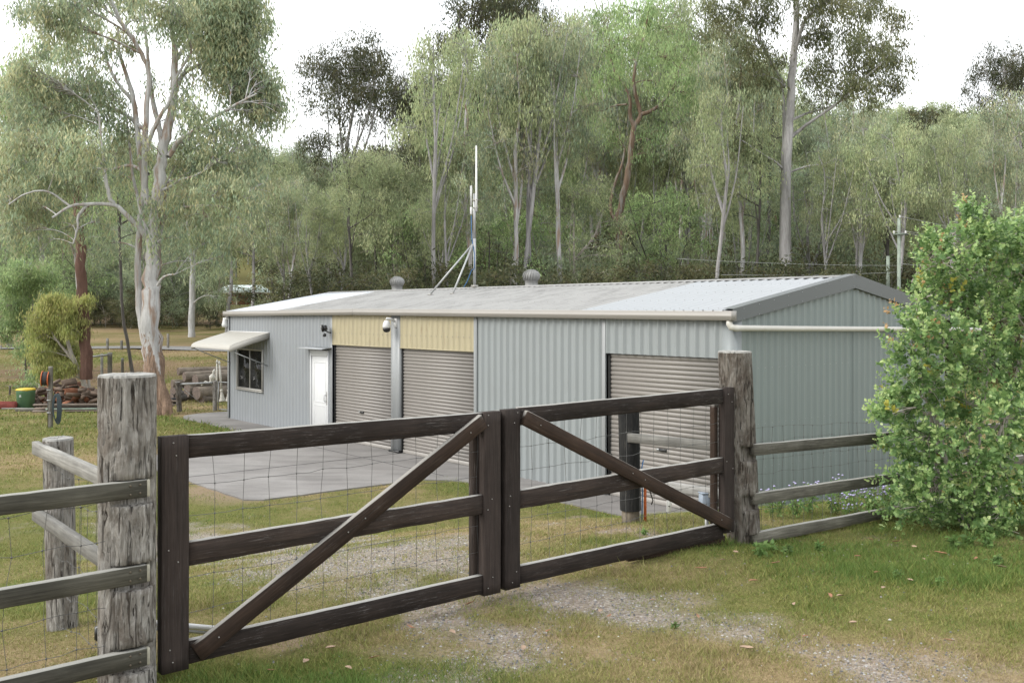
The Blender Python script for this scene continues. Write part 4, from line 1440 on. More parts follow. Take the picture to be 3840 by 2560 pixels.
# things fixed to the shed -------------------------------------------------
# security camera on the door post
pc = S(sx(9.56), -0.02, 2.95)
sc_ = empty('security_camera', pc, 'white and black dome security camera on the post between the roller doors', 'camera')
M_ = MS
xc = sx(9.56)
MB().box((xc + 0.03, -0.035, 3.0), (0.1, 0.03, 0.22), bev=0.01).build('mount_plate', MAT['white_plastic'], sc_, M_)
MB().tube([(xc + 0.03, -0.04, 3.03), (xc, -0.14, 3.09), (xc - 0.02, -0.24, 3.1), (xc - 0.02, -0.25, 3.08)], [0.03, 0.028, 0.03, 0.032], 10).build('arm', MAT['white_plastic'], sc_, M_, True)
MB().lathe([(0.03, 0.28), (0.055, 0.265), (0.08, 0.22), (0.094, 0.16), (0.096, 0.11), (0.09, 0.105)], 20, (xc - 0.02, -0.25, 2.78)).build('housing', MAT['white_plastic'], sc_, M_, True)
MB().lathe([(0.088, 0.11), (0.09, 0.07), (0.075, 0.03), (0.05, 0.008), (0.015, 0.0)], 20, (xc - 0.02, -0.25, 2.78)).build('lens_dome', MAT['black'], sc_, M_, True)
# flood light
xf = sx(12.56)
fl_ = empty('flood_light', S(xf, -0.05, 2.7), 'small black flood light with motion sensor beside the cream panel', 'light')
Mt = MS @ Matrix.Translation((xf - 0.07, -0.25, 2.83)) @ Matrix.Rotation(R(-38), 4, 'Z') @ Matrix.Rotation(R(12), 4, 'X')
MB().extrude([(-0.11, -0.09), (0.11, -0.09), (0.11, 0.09), (-0.11, 0.09)], (1, 0, 0), (0, 0, 1), (0, 1, 0), (0, 0, 0), 0.04).build('face', MAT['black'], fl_, Mt)
MB().box((0, 0.08, 0), (0.17, 0.1, 0.14), bev=0.03).build('body', MAT['black'], fl_, Mt)
MB().box((0, -0.006, 0), (0.18, 0.008, 0.145)).build('glass', MAT['alu'], fl_, Mt)
MB().lathe([(0.02, -0.1), (0.045, -0.09), (0.045, -0.03), (0.02, -0.01)], 10, (xf - 0.03, -0.2, 2.72)).build('sensor', MAT['black'], fl_, MS)
MB().tube([(xf + 0.02, -0.02, 2.72), (xf, -0.1, 2.73), (xf - 0.04, -0.18, 2.78)], 0.016, 6).build('bracket', MAT['black'], fl_, MS)
# little white sensor light under the gutter at the far left corner
cl = empty('sensor_light', S(-0.06, -0.1, 3.0), 'small white sensor light under the gutter at the left end', 'light')
MB().lathe([(0.03, 0.0), (0.085, 0.02), (0.1, 0.09), (0.08, 0.15), (0.06, 0.24), (0.06, 0.3)], 12, (-0.1, -0.1, 2.78)).build('housing', MAT['white_plastic'], cl, MS, True)
MB().box((-0.06, -0.05, 3.05), (0.1, 0.12, 0.08), bev=0.01).build('bracket', MAT['white_plastic'], cl, MS)


# turbine roof vents
def turbine(s, label):
    x, y = sx(s), SWD / 2 + 0.12
    base = EAVE + PITCH * (SWD - y)
    t = empty('roof_ventilator', S(x, y, base), label, 'vent', 'turbine roof vents')
    MB().lathe([(0.19, -0.12), (0.19, 0.02), (0.165, 0.05), (0.16, 0.15), (0.175, 0.16), (0.16, 0.17)], 20, (x, y, base)).build('collar', MAT['vent'], t, MS, True)
    nv, V, F = 20, [], []
    prof = [(0.15, 0.165), (0.2, 0.215), (0.225, 0.285), (0.215, 0.35), (0.175, 0.405), (0.1, 0.44)]
    me = None
    for k in range(nv):
        V, F = [], []
        for i, (r_, h_) in enumerate(prof):
            a = 2 * math.pi * k / nv + i * 0.07
            for da, dr in ((-0.05, -0.018), (0.10, 0.002), (0.25, 0.0)):
                V.append(((r_ + dr) * math.cos(a + da), (r_ + dr) * math.sin(a + da), h_))
        for i in range(len(prof) - 1):
            for q in range(2):
                F.append((i * 3 + q, i * 3 + q + 1, i * 3 + 4 + q, i * 3 + 3 + q))
        mobj('vane', mesh_np('vane', V, np.array(F), MAT['vent'], True), t, MS @ Matrix.Translation((x, y, base)))
    MB().lathe([(0.13, 0.17), (0.17, 0.25), (0.16, 0.36), (0.08, 0.43)], 14, (x, y, base)).build('inner_dark', MAT['bolt'], t, MS)
    MB().lathe([(0.125, 0.43), (0.12, 0.447), (0.06, 0.46)], 18, (x, y, base)).build('cap', MAT['vent'], t, MS)


turbine(15.03, 'turbine roof vent left of the antenna mast')
turbine(8.89, 'turbine roof vent right of the antenna mast')

# antenna mast
def roof_hit(px, py):
    d = Vector(((px - HX) / FPX, 1, -(py - HY) / FPX))
    o = Vector((0, 0, EH))
    Mi = MS.inverted()
    lo, ld = Mi @ o, Mi.to_3x3() @ d
    t = (EAVE + PITCH * lo.y + 0.03 - lo.z) / (ld.z - PITCH * ld.y)
    return lo + ld * t


xm = sx(10.99)
zr2 = zr + 0.03
am = empty('antenna_mast', S(xm, SWD / 2 - 0.1, zr), 'tall grey antenna mast with whip braced on the shed ridge', 'antenna')
ym = SWD / 2 - 0.06
MB().box((xm, ym, zr2 + 0.03), (0.16, 0.14, 0.06), bev=0.01).build('foot', MAT['bolt'], am, MS)
MB().tube([(xm, ym, zr2), (xm, ym, zr2 + 1.3)], 0.04, 10).build('lower_mast', MAT['galv'], am, MS, True)
MB().tube([(xm, ym, zr2 + 1.28), (xm - 0.01, ym, zr2 + 2.5)], 0.033, 10).build('upper_mast', MAT['galv'], am, MS, True)
MB().tube([(xm + 0.1, ym - 0.02, zr2 + 2.02), (xm + 0.1, ym - 0.02, zr2 + 2.3), (xm + 0.1, ym - 0.02, zr2 + 3.76)], [0.03, 0.028, 0.023], 10).build('whip', MAT['white_plastic'], am, MS, True)
b = MB()
for z in (2.12, 2.32):
    b.box((xm + 0.05, ym - 0.01, zr2 + z), (0.16, 0.07, 0.04), bev=0.008)
b.build('clamp', MAT['bolt'], am, MS)
MB().box((xm - 0.12, ym - 0.02, zr2 + 2.05), (0.065, 0.05, 0.2), bev=0.01).build('radio_box', MAT['white_plastic'], am, MS)
for dx in (-0.15, -0.1):
    MB().tube([(xm + dx, ym - 0.02, zr2 + 2.18), (xm + dx, ym - 0.02, zr2 + 2.72)], 0.012, 6).build('rod', MAT['white_plastic'], am, MS)
for px, py in ((1614, 1105), (1699, 1101)):
    h_ = roof_hit(px, py)
    MB().tube([(xm - 0.03, ym - 0.03, zr2 + 1.16), tuple(h_ + Vector((0, 0, 0.02)))], 0.025, 8).build('brace', MAT['galv'], am, MS, True)
    MB().box(tuple(h_), (0.14, 0.09, 0.03)).build('brace_foot', MAT['bolt'], am, MS)
MB().tube([(xm - 0.12, ym - 0.02, zr2 + 1.92), (xm - 0.1, ym - 0.03, zr2 + 1.6), (xm - 0.055, ym - 0.05, zr2 + 1.3), (xm + 0.055, ym - 0.05, zr2 + 0.9), (xm + 0.055, ym - 0.05, zr2 + 0.5), (xm - 0.055, ym - 0.06, zr2 + 0.45), (xm - 0.2, ym - 0.1, zr2 + 0.15), (xm - 0.22, ym - 0.2, zr2 + 0.0)], 0.012, 5).build('cable', MAT['blue_cable'], am, MS)

# ------------------------------------------------------------------ trees
PAL = {
    'olive': [(0.2843, 0.3439, 0.1888), (0.3526, 0.3978, 0.2139), (0.2275, 0.2846, 0.1579), (0.4095, 0.4215, 0.2391)],
    'grey': [(0.3025, 0.3751, 0.2486), (0.3751, 0.4356, 0.2783), (0.242, 0.3091, 0.2123), (0.4235, 0.4477, 0.2662)],
    'fresh': [(0.2843, 0.3978, 0.183), (0.364, 0.4743, 0.2139), (0.2275, 0.3266, 0.151), (0.4208, 0.498, 0.2391)],
    'deep': [(0.16, 0.185, 0.09), (0.21, 0.225, 0.11), (0.125, 0.15, 0.075), (0.25, 0.235, 0.12)],
    'scrub': [(0.14, 0.155, 0.075), (0.18, 0.185, 0.085), (0.11, 0.125, 0.06), (0.21, 0.19, 0.1)],
    'dark': [(0.075, 0.088, 0.045), (0.1, 0.108, 0.052), (0.055, 0.07, 0.036), (0.13, 0.115, 0.055)],
    'yellow': [(0.34, 0.38, 0.13), (0.42, 0.43, 0.16), (0.27, 0.32, 0.11), (0.45, 0.41, 0.17)],
    'gum': [(0.2843, 0.3557, 0.2391), (0.364, 0.415, 0.2517), (0.2161, 0.2792, 0.1888), (0.455, 0.4269, 0.2517)],
}


def leaf_arrays(cen, cr, n_per, size, aspect, droop, pal, rng, flat=0.75):
    """drooping leaves round the clump centres -> verts (4 a leaf), tints"""
    K = len(cen)
    cnt = np.maximum(3, (n_per * (0.5 + rng.random(K))).astype(int))
    idx = np.repeat(np.arange(K), cnt)
    N = len(idx)
    rr = (cr * (0.6 + 0.8 * rng.random(K)))[idx][:, None]
    off = rng.normal(0, 1, (N, 3)) * rr * np.array([1, 1, flat])
    pos = cen[idx] + off
    d = rng.normal(0, 1, (N, 3))
    d /= np.linalg.norm(d, axis=1)[:, None] + 1e-9
    d = d * (1 - droop) + np.array([0, 0, -1.0]) * droop
    d /= np.linalg.norm(d, axis=1)[:, None] + 1e-9
    w = np.cross(d, rng.normal(0, 1, (N, 3)))
    w /= np.linalg.norm(w, axis=1)[:, None] + 1e-9
    L = (size * (0.6 + 0.8 * rng.random(N)))[:, None]
    w = w * L * aspect * 0.5
    a, b, c, e = pos, pos + d * L * 0.4 + w, pos + d * L, pos + d * L * 0.45 - w
    V = np.stack([a, b, c, e], 1).reshape(-1, 3)
    P_ = np.array(pal)
    ctone = (0.7 + 0.6 * rng.random(K))[idx][:, None]
    cpick = rng.integers(0, len(P_), K)[idx]
    lp = rng.integers(0, len(P_), N)
    col = (0.55 * P_[cpick] + 0.45 * P_[lp]) * ctone * (0.75 + 0.5 * rng.random((N, 1)))
    return V, np.repeat(col, 4, 0)


def bez(a, b, c, n_):
    t = np.linspace(0, 1, n_)[:, None]
    return (1 - t) ** 2 * a + 2 * t * (1 - t) * b + t * t * c


def smooth_path(pts, n_):
    """Catmull-Rom through the points"""
    P_ = np.asarray([tuple(p) for p in pts], float)
    if len(P_) < 3:
        t = np.linspace(0, 1, n_)[:, None]
        return P_[0] * (1 - t) + P_[-1] * t
    Q = np.concatenate([[2 * P_[0] - P_[1]], P_, [2 * P_[-1] - P_[-2]]])
    out = []
    m = len(P_) - 1
    for s in np.linspace(0, m - 1e-6, n_):
        i = int(s)
        t = s - i
        p0, p1, p2, p3 = Q[i], Q[i + 1], Q[i + 2], Q[i + 3]
        out.append(0.5 * (2 * p1 + (p2 - p0) * t + (2 * p0 - 5 * p1 + 4 * p2 - p3) * t * t + (3 * p1 - p0 - 3 * p2 + p3) * t ** 3))
    return np.array(out)


class Acc:
    def __init__(s):
        s.V, s.F, s.n = [], [], 0

    def tube(s, pts, rad, sides, jit=None):
        V, F = tube_vf(np.asarray(pts, float), rad, sides, False, jit)
        s.V.append(V)
        s.F.append(np.asarray(F) + s.n)
        s.n += len(V)

    def mesh(s, name, mat):
        return mesh_np(name, np.concatenate(s.V), np.concatenate(s.F), mat, True)


def tree_meshes(paths, blobs, seed, trunk_mat, pal, clumps=14, n_per=40, cr=0.38, size=0.16, aspect=0.22, droop=0.6, twig=True, sides=9, flat=0.75, rough=0.05, under=True):
    """paths: [(points, r0, r1)], blobs: [((x,y,z),(rx,ry,rz)[,density])]; returns trunk and crown mesh"""
    rng = np.random.default_rng(seed)
    acc = Acc()
    skp, skr = [], []
    for pts, r0, r1 in paths:
        n_ = max(6, int(4 * len(pts)))
        q = smooth_path(pts, n_)
        t = np.linspace(0, 1, n_)
        rad = r0 * (1 - t) + r1 * t
        q[1:-1] += rng.normal(0, 0.12, (n_ - 2, 3)) * rad[1:-1, None]
        jit = 1 + rng.normal(0, rough, (n_, sides))
        acc.tube(q, rad, sides, jit)
        skp.append(q)
        skr.append(rad)
    SK, SR = np.concatenate(skp), np.concatenate(skr)
    cen = []
    for bl in blobs:
        c, rd = np.array(bl[0], float), np.array(bl[1], float)
        dens = bl[2] if len(bl) > 2 else 1.0
        cost = np.linalg.norm(SK - c, axis=1) + 0.9 * np.clip(SK[:, 2] - c[2] + 0.3, 0, None)
        i = int(np.argmin(cost))
        s0, rs = SK[i], SR[i]
        L = np.linalg.norm(c - s0)
        ctl = (s0 + c) / 2 + np.array([rng.normal(0, .12) * L, rng.normal(0, .12) * L, 0.18 * L])
        limb = bez(s0, ctl, c, 8)
        r0 = min(rs * 0.6, 0.016 + 0.013 * L)
        acc.tube(limb, np.linspace(r0, 0.012, 8), 5)
        k = max(3, int(clumps * dens * (rd[0] * rd[1] * rd[2]) ** (2 / 3) / 1.0))
        u = rng.normal(0, 1, (k, 3))
        u /= np.linalg.norm(u, axis=1)[:, None]
        pc_ = c + u * rd * (0.35 + 0.65 * rng.random((k, 1)) ** 0.5)
        cen.append(pc_)
        if twig:
            for p in pc_[:: 1 if k < 40 else 2]:
                j = rng.integers(3, 8)
                q0 = limb[j]
                md = (q0 + p) / 2 + np.array([0, 0, 0.12 * np.linalg.norm(p - q0)]) + rng.normal(0, .05, 3)
                acc.tube(bez(q0, md, p, 4), np.array([0.014, 0.011, 0.008, 0.005]) * (1 + size), 3)
    cen = np.concatenate(cen)
    V, col = leaf_arrays(cen, cr, n_per, size, aspect, droop, pal, rng, flat)
    F = np.arange(len(V)).reshape(-1, 4)
    crown = mesh_np('crown', V, F, MAT['leaf'], False, col)
    return acc.mesh('trunk', trunk_mat), crown


def tree_obj(name, meshes, loc, label, group=None, rz=0.0, scale=(1, 1, 1), cat='tree'):
    t = empty(name, loc, label, cat, group)
    M = Matrix.Translation(Vector(loc)) @ Matrix.Rotation(rz, 4, 'Z') @ Matrix.Diagonal((*scale, 1))
    put(t, None, M)
    mobj('trunk', meshes[0], t, M)
    mobj('crown', meshes[1], t, M)
    return t


def hero(name, base, paths_ov, blobs_ov, Y, seed, mat, pal, label, group=None, rdepth=1.0, **kw):
    """skeleton given as overview pixels with a depth offset at a real distance Y; local to the base"""
    base = Vector(base)
    B = np.array(base)
    paths = []
    for pts, r0, r1 in paths_ov:
        paths.append(([np.array(PO(p[0], p[1], Y + (p[2] if len(p) > 2 else 0))) - B for p in pts], r0, r1))
    blobs = []
    k = Y * OV / FPX
    rng = np.random.default_rng(seed + 77)
    for bl in blobs_ov:
        ox, oy, rx, ry = bl[:4]
        dy = bl[4] if len(bl) > 4 else rng.uniform(-1.6, 1.6) * rdepth
        dens = bl[5] if len(bl) > 5 else 1.0
        c = np.array(PO(ox, oy, Y + dy)) - B
        blobs.append((c, (rx * k, (rx + ry) / 2 * k, ry * k), dens))
    return tree_obj(name, tree_meshes(paths, blobs, seed, mat, pal, **kw), base, label, group)


# --- the big many-stemmed gum on the left
Yg = 31.0
gb = PO(352, 945, Yg)
gb.z = gzf(gb.x, gb.y) - 0.05
gum_paths = [
    ([(366, 962), (361, 900), (350, 800), (347, 680), (350, 600), (354, 520)], 0.36, 0.21),
    ([(388, 960, -.2), (374, 905, -.2), (357, 815, -.1)], 0.2, 0.09),
    ([(346, 960, .2), (350, 890, .1), (345, 800, .05)], 0.17, 0.09),
    ([(345, 820, .1), (330, 770, .25), (320, 700, .35), (317, 600, .4), (322, 500, .35), (333, 420, .2), (333, 330, 0), (338, 237, -.2), (342, 169, -.2), (322, 118, -.3), (278, 51, -.5), (250, -10, -.6)], 0.12, 0.06),
    ([(352, 640, .3), (362, 560, .35), (375, 480, .3), (384, 420, .2)], 0.12, 0.08),
    ([(354, 535), (364, 440), (370, 380), (376, 338), (389, 281), (399, 220), (403, 135), (396, 68), (392, -10)], 0.216, 0.064),
    ([(340, 480, .2), (328, 400, .3), (318, 318, .4), (308, 237, .5), (294, 183, .5), (274, 120, .6), (271, 60, .7)], 0.120, 0.040),
    ([(374, 340, .2), (364, 288, .4), (352, 237, .6), (345, 186, .8), (336, 100, 1.0), (330, 20, 1.2)], 0.104, 0.032),
    ([(338, 345, 0), (349, 305, -.2), (369, 264, -.4), (389, 234, -.5), (405, 180, -.7), (440, 118, -.9)], 0.080, 0.032),
    ([(386, 360), (397, 345), (413, 322, -.3), (450, 298, -.6), (490, 271, -.8), (548, 237, -1.0), (590, 215, -1.2)], 0.096, 0.024),
    ([(400, 215), (423, 169, .3), (474, 142, .5), (515, 118, .7), (560, 90, .8)], 0.080, 0.024),
    ([(400, 140), (440, 90, .2), (470, 40, .2), (500, -20, .2)], 0.064, 0.024),
    ([(340, 545, -.1), (322, 525, -.2), (300, 503, -.3), (284, 487, -.4), (261, 470, -.5), (203, 469, -.8), (162, 474, -1.1), (120, 500, -1.4)], 0.104, 0.032),
    ([(261, 470, -.5), (250, 447, -.6), (242, 406, -.6), (237, 355, -.6), (233, 322, -.6), (226, 260, -.6)], 0.072, 0.028),
    ([(200, 470, -.8), (179, 498, -.9), (179, 521, -1), (168, 560, -1.1)], 0.048, 0.020),
    ([(342, 560, .1), (328, 500, .4), (318, 460, .6), (305, 406, .8), (298, 338, 1), (290, 270, 1.2)], 0.072, 0.032),
    ([(360, 530, -.1), (372, 508, -.2), (396, 487, -.4), (420, 476, -.5), (490, 472, -.9), (530, 480, -1.1)], 0.064, 0.020),
    ([(368, 440), (389, 430, -.2), (416, 413, -.3), (447, 404, -.4), (480, 385, -.5)], 0.056, 0.020),
    ([(310, 240, .5), (270, 190, .7), (250, 152, .9), (237, 125, 1.0), (203, 91, 1.2), (150, 60, 1.4)], 0.064, 0.024),
    ([(162, 474, -1.1), (110, 440, -1.3), (60, 445, -1.5), (20, 470, -1.7)], 0.036, 0.016),
    ([(340, 400, .3), (300, 380, .9), (250, 390, 1.5), (180, 380, 2.0), (110, 370, 2.4)], 0.064, 0.024),
    ([(362, 655, -.45), (372, 640, -.6), (385, 632, -.8), (402, 630, -1.0)], 0.048, 0.016),
    ([(335, 300, .2), (280, 260, .9), (200, 230, 1.6), (110, 200, 2.2), (50, 190, 2.6)], 0.072, 0.024),
]
gum_blobs = [
    (70, 20, 45, 35), (120, 60, 55, 40), (135, 10, 60, 40), (190, 60, 45, 40), (215, 10, 50, 40), (170, 120, 45, 30), (100, 110, 40, 25), (240, 110, 35, 30, 0, .7),
    (290, 0, 60, 40), (330, 40, 45, 30, 0, .7), (300, 80, 35, 30, 0, .6), (380, 0, 60, 40), (420, 50, 45, 40), (455, 100, 40, 35), (480, 20, 60, 50, 0.3, 1.9), (530, 60, 55, 50, 0.3, 1.9), (565, 100, 40, 45, 0.3, 1.9), (520, 130, 45, 35, 0.3, 1.9), (575, 20, 35, 40, 0.3, 1.9), (580, 165, 35, 35, 0.3, 1.9), (540, 190, 45, 35, 0.3, 1.9), (600, 210, 35, 35, 0.3, 1.9), (625, 240, 28, 28, 0.3, 1.9), (570, 235, 45, 30, 0.3, 1.9), (480, 170, 40, 35), (430, 160, 35, 30, 0, .7), (595, 265, 40, 22, 0, 1.2), (615, 190, 30, 30, .4, 1.5), (550, 0, 50, 40, .2, 1.7), (600, 60, 25, 35, .3, 1.3), (640, 262, 18, 18, 0, 1.2), (490, 90, 45, 40, .8, 1.4),
    (60, 170, 50, 35), (20, 220, 40, 35), (110, 200, 55, 40), (170, 200, 55, 40), (230, 190, 40, 35), (260, 230, 35, 35), (90, 260, 55, 40), (160, 270, 55, 40), (215, 270, 45, 35), (30, 290, 45, 35), (280, 290, 30, 35), (60, 340, 55, 40), (130, 340, 50, 40), (195, 345, 45, 35), (260, 345, 30, 35, 1.2, .7), (20, 390, 40, 40), (85, 410, 50, 35), (150, 415, 50, 35), (210, 415, 35, 35), (275, 400, 30, 35, 1.0, .7), (30, 460, 45, 35), (100, 480, 50, 35, 0, .8), (160, 520, 45, 30, 0, .7), (50, 530, 50, 35), (230, 510, 35, 30, 0, .6), (110, 560, 40, 25, 0, .6), (240, 560, 30, 30, .8, .5),
    (350, 190, 30, 25, .5, .6), (420, 230, 40, 30, 0, .8), (400, 270, 25, 25, .8, .6), (450, 250, 35, 30), (490, 300, 45, 35), (440, 330, 40, 30), (400, 380, 30, 30, .8, .7), (540, 310, 40, 35), (590, 330, 35, 35), (500, 370, 45, 35), (450, 390, 40, 30), (560, 390, 45, 35), (430, 440, 40, 30), (500, 440, 50, 30), (560, 450, 45, 30), (610, 420, 35, 30, 0, .7), (410, 500, 30, 25, -.6, .7), (470, 500, 40, 25, -.8, .8), (530, 500, 35, 25, -.8, .7), (345, 480, 30, 25, -.9, .8), (340, 330, 22, 22, -.8, .35), (350, 560, 22, 20, -.8, .3),
    (415, 545, 32, 22, -.5, .6), (470, 560, 40, 25, 0, .6), (440, 600, 35, 20, .4, .5), (510, 590, 40, 25, .4, .5), (560, 540, 40, 25, 0, .6),
]
hero('gum_tree', gb, gum_paths, gum_blobs, Yg, 101, MAT['bark_white'], PAL['gum'], 'huge many stemmed white barked gum towering over the left yard', None, 1.5, clumps=52, n_per=62, cr=0.2, flat=1.3, size=0.17, aspect=0.24, droop=0.62, sides=12)

# --- tall straight gum right of centre
Yt = 53.0
tb = PO(1801, 700, Yt)
tb.z = gzf(tb.x, tb.y) - 0.1
tall_paths = [
    ([(1801, 760), (1803, 640), (1805, 527), (1808, 372), (1813, 271), (1820, 169), (1826, 85), (1830, 0), (1834, -90), (1836, -150)], 0.34, 0.1),
    ([(1792, 760, .5), (1794, 640, .5), (1796, 500, .5), (1799, 360, .5), (1801, 260, .5), (1795, 190, .7)], 0.15, 0.08),
    ([(1816, 315), (1840, 296), (1860, 281, -.5), (1928, 234, -1), (1979, 186, -1.4), (2020, 150, -1.6)], 0.11, 0.03),
    ([(1816, 278), (1850, 262, .6), (1901, 247, 1), (1945, 227, 1.3)], 0.08, 0.03),
    ([(1826, 115), (1847, 51, -.4), (1877, 17, -.7), (1920, -20, -1)], 0.11, 0.04),
    ([(1801, 200), (1772, 146, .5), (1738, 74, .8), (1728, 37, 1), (1715, -10, 1)], 0.12, 0.04),
    ([(1806, 393), (1780, 372, -.4), (1759, 359, -.8), (1718, 332, -1.2), (1667, 301, -1.6), (1630, 284, -2)], 0.07, 0.025),
    ([(1813, 396), (1854, 382, -.4), (1904, 372, -.8), (1962, 328, -1.2)], 0.06, 0.02),
]
tall_blobs = [(1650, 20, 45, 35), (1690, 55, 45, 35), (1640, 70, 30, 25, 0, .6), (1730, 10, 45, 35), (1765, 50, 35, 30), (1740, 110, 35, 28), (1700, 110, 35, 25, 0, .7), (1780, 150, 32, 26, 0, .8), (1730, 175, 40, 28), (1770, 205, 28, 24, 0, .8), (1845, 90, 32, 28, 0, .8), (1870, 30, 40, 32), (1840, -20, 50, 35), (1770, -30, 50, 35), (1910, 0, 50, 35), (1960, 25, 45, 35), (1900, 80, 42, 32), (2010, 20, 45, 35), (2055, 50, 30, 28), (1955, 90, 45, 32), (2000, 100, 45, 34), (2050, 120, 38, 34), (2075, 150, 26, 24, 0, .8), (2020, 160, 42, 32), (1960, 150, 45, 32), (1900, 140, 40, 32), (1870, 180, 38, 28), (1920, 200, 40, 28), (1975, 205, 42, 28), (2040, 200, 34, 26), (2070, 200, 20, 18, 0, .7), (2000, 235, 35, 22, 0, .7), (1870, 230, 30, 22, 0, .6), (1660, 250, 35, 25, -1.5, .8), (1640, 290, 35, 25, -1.8, .8), (1690, 300, 28, 20, -1.5, .7), (1950, 330, 30, 22, -1.2, .7)]
hero('gum_tree', tb, tall_paths, tall_blobs, Yt, 202, MAT['bark_tall'], PAL['deep'], 'tall straight grey trunked gum rising behind the right roof', None, 2.0, clumps=24, n_per=60, cr=0.27, flat=1.25, size=0.22, aspect=0.24, droop=0.6, sides=12)

# --- orange limbed gum
Yo = 55.0
ob = PO(1424, 700, Yo)
ob.z = gzf(ob.x, ob.y) - 0.1
or_paths = [
    ([(1424, 760), (1424, 640), (1420, 508), (1427, 474), (1444, 389), (1452, 322), (1457, 291)], 0.24, 0.14),
    ([(1457, 291), (1447, 264), (1446, 227), (1430, 190), (1410, 160), (1400, 120)], 0.13, 0.04),
    ([(1457, 291), (1471, 264), (1462, 225), (1456, 190), (1462, 140), (1480, 80), (1490, 20)], 0.14, 0.04),
    ([(1471, 264), (1505, 250, -.4), (1529, 227, -.6), (1548, 200, -.8), (1560, 160, -.8)], 0.12, 0.04),
    ([(1440, 240), (1410, 244, .4), (1380, 255, .8), (1350, 250, 1)], 0.06, 0.025),
    ([(1420, 520), (1402, 480, .3), (1410, 430, .5), (1428, 380, .6), (1436, 340, .7)], 0.11, 0.05),
    ([(1452, 330), (1480, 318, -.5), (1500, 330, -.8)], 0.05, 0.02),
]
or_blobs = [(1400, 110, 35, 28), (1440, 90, 40, 30), (1490, 60, 42, 32), (1540, 80, 40, 30), (1470, 130, 40, 30), (1520, 130, 45, 30), (1570, 130, 38, 30), (1560, 190, 40, 30), (1510, 190, 35, 24, 1, .7), (1590, 220, 35, 28), (1545, 250, 35, 22, -.8, .7), (1400, 180, 40, 28), (1360, 210, 36, 26), (1430, 150, 36, 26), (1350, 260, 35, 26), (1390, 290, 30, 22, .8, .7), (1500, 20, 45, 30), (1440, 30, 45, 30), (1390, 50, 40, 30), (1500, 300, 35, 22, -1, .6), (1410, 330, 28, 22, 1, .6), (1480, 350, 28, 20, -1, .5)]
hero('gum_tree', ob, or_paths, or_blobs, Yo, 303, MAT['bark_orange'], PAL['fresh'], 'gum with twisting orange brown limbs behind the middle of the roof', None, 2.0, clumps=22, n_per=60, cr=0.27, flat=1.3, size=0.22, aspect=0.22, droop=0.7, sides=10)


# --- generic trees grown once and copied
def proto(seed, H, tr, cs, width, nb, mat, pal, lean=0.05, forks=3, bs=1.0, **kw):
    nb = int(nb * 1.3)
    rng = np.random.default_rng(seed)
    top = np.array([rng.normal(0, lean) * H, rng.normal(0, lean) * H, H * (0.55 + 0.2 * cs)])
    mid = top * 0.5 + np.array([rng.normal(0, .015) * H, rng.normal(0, .015) * H, 0])
    paths = [([np.array([0, 0, -0.8]), np.array([0, 0, 0.0]), mid * 0.5, mid, top], tr, tr * 0.55)]
    ends = []
    for k in range(forks):
        a = 2 * math.pi * (k + rng.random() * .6) / forks
        st = mid + (top - mid) * rng.uniform(0.1, 1.0)
        e = np.array([math.cos(a) * width * rng.uniform(.35, .75), math.sin(a) * width * rng.uniform(.35, .75), H * rng.uniform(.78, .95)])
        md = st * 0.55 + e * 0.45 + np.array([math.cos(a), math.sin(a), 0]) * width * 0.12
        paths.append(([st, md, e], tr * 0.42, tr * 0.1))
        ends.append(e)
    paths.append(([top, top + np.array([rng.normal(0, .03) * H, rng.normal(0, .03) * H, H * .2]), np.array([top[0] * 1.2, top[1] * 1.2, H * 0.97])], tr * 0.5, tr * 0.08))
    blobs = []
    for k in range(nb):
        t = rng.random() ** 0.8
        z = H * (cs + (0.97 - cs) * t)
        env = width * (0.35 + 0.65 * math.sin(math.pi * min(0.98, 0.18 + 0.72 * t)))
        a, q = rng.random() * 6.283, math.sqrt(rng.random())
        s = H * rng.uniform(0.034, 0.084) * bs
        blobs.append(((math.cos(a) * env * q, math.sin(a) * env * q, z), (s * 1.25, s * 1.25, s * 0.85), rng.uniform(.6, 1.2)))
    return tree_meshes(paths, blobs, seed, mat, pal, **kw)


T_ = {}
T_['gum1'] = proto(11, 22, 0.26, 0.42, 4.2, 30, MAT['bark_grey'], PAL['olive'], 0.03, 4, clumps=8, n_per=46, cr=0.3, flat=1.25, size=0.26, aspect=0.22, sides=7)
T_['gum2'] = proto(12, 20, 0.22, 0.36, 4.6, 30, MAT['bark_white'], PAL['grey'], 0.05, 4, clumps=8, n_per=46, cr=0.3, flat=1.25, size=0.26, aspect=0.22, sides=7)
T_['gum3'] = proto(13, 18, 0.2, 0.3, 4.6, 32, MAT['bark_orange'], PAL['fresh'], 0.06, 4, clumps=8, n_per=42, cr=0.3, flat=1.25, size=0.26, aspect=0.2, droop=0.72, sides=7)
T_['dark1'] = proto(14, 22, 0.25, 0.42, 4.3, 26, MAT['bark_grey'], PAL['dark'], 0.03, 5, clumps=9, n_per=46, cr=0.3, flat=1.25, size=0.25, aspect=0.24, sides=7)
T_['dark2'] = proto(15, 20, 0.24, 0.34, 4.6, 34, MAT['bark_dark'], PAL['dark'], 0.05, 4, clumps=9, n_per=46, cr=0.32, flat=1.2, size=0.26, aspect=0.24, sides=7)
T_['mid1'] = proto(16, 13, 0.14, 0.15, 3.2, 30, MAT['bark_pale'], PAL['olive'], 0.06, 4, clumps=11, n_per=50, cr=0.27, flat=1.2, size=0.23, aspect=0.24, sides=6)
T_['mid2'] = proto(17, 12, 0.13, 0.12, 3.4, 30, MAT['bark_grey'], PAL['grey'], 0.06, 4, clumps=11, n_per=50, cr=0.27, flat=1.2, size=0.23, aspect=0.24, sides=6)
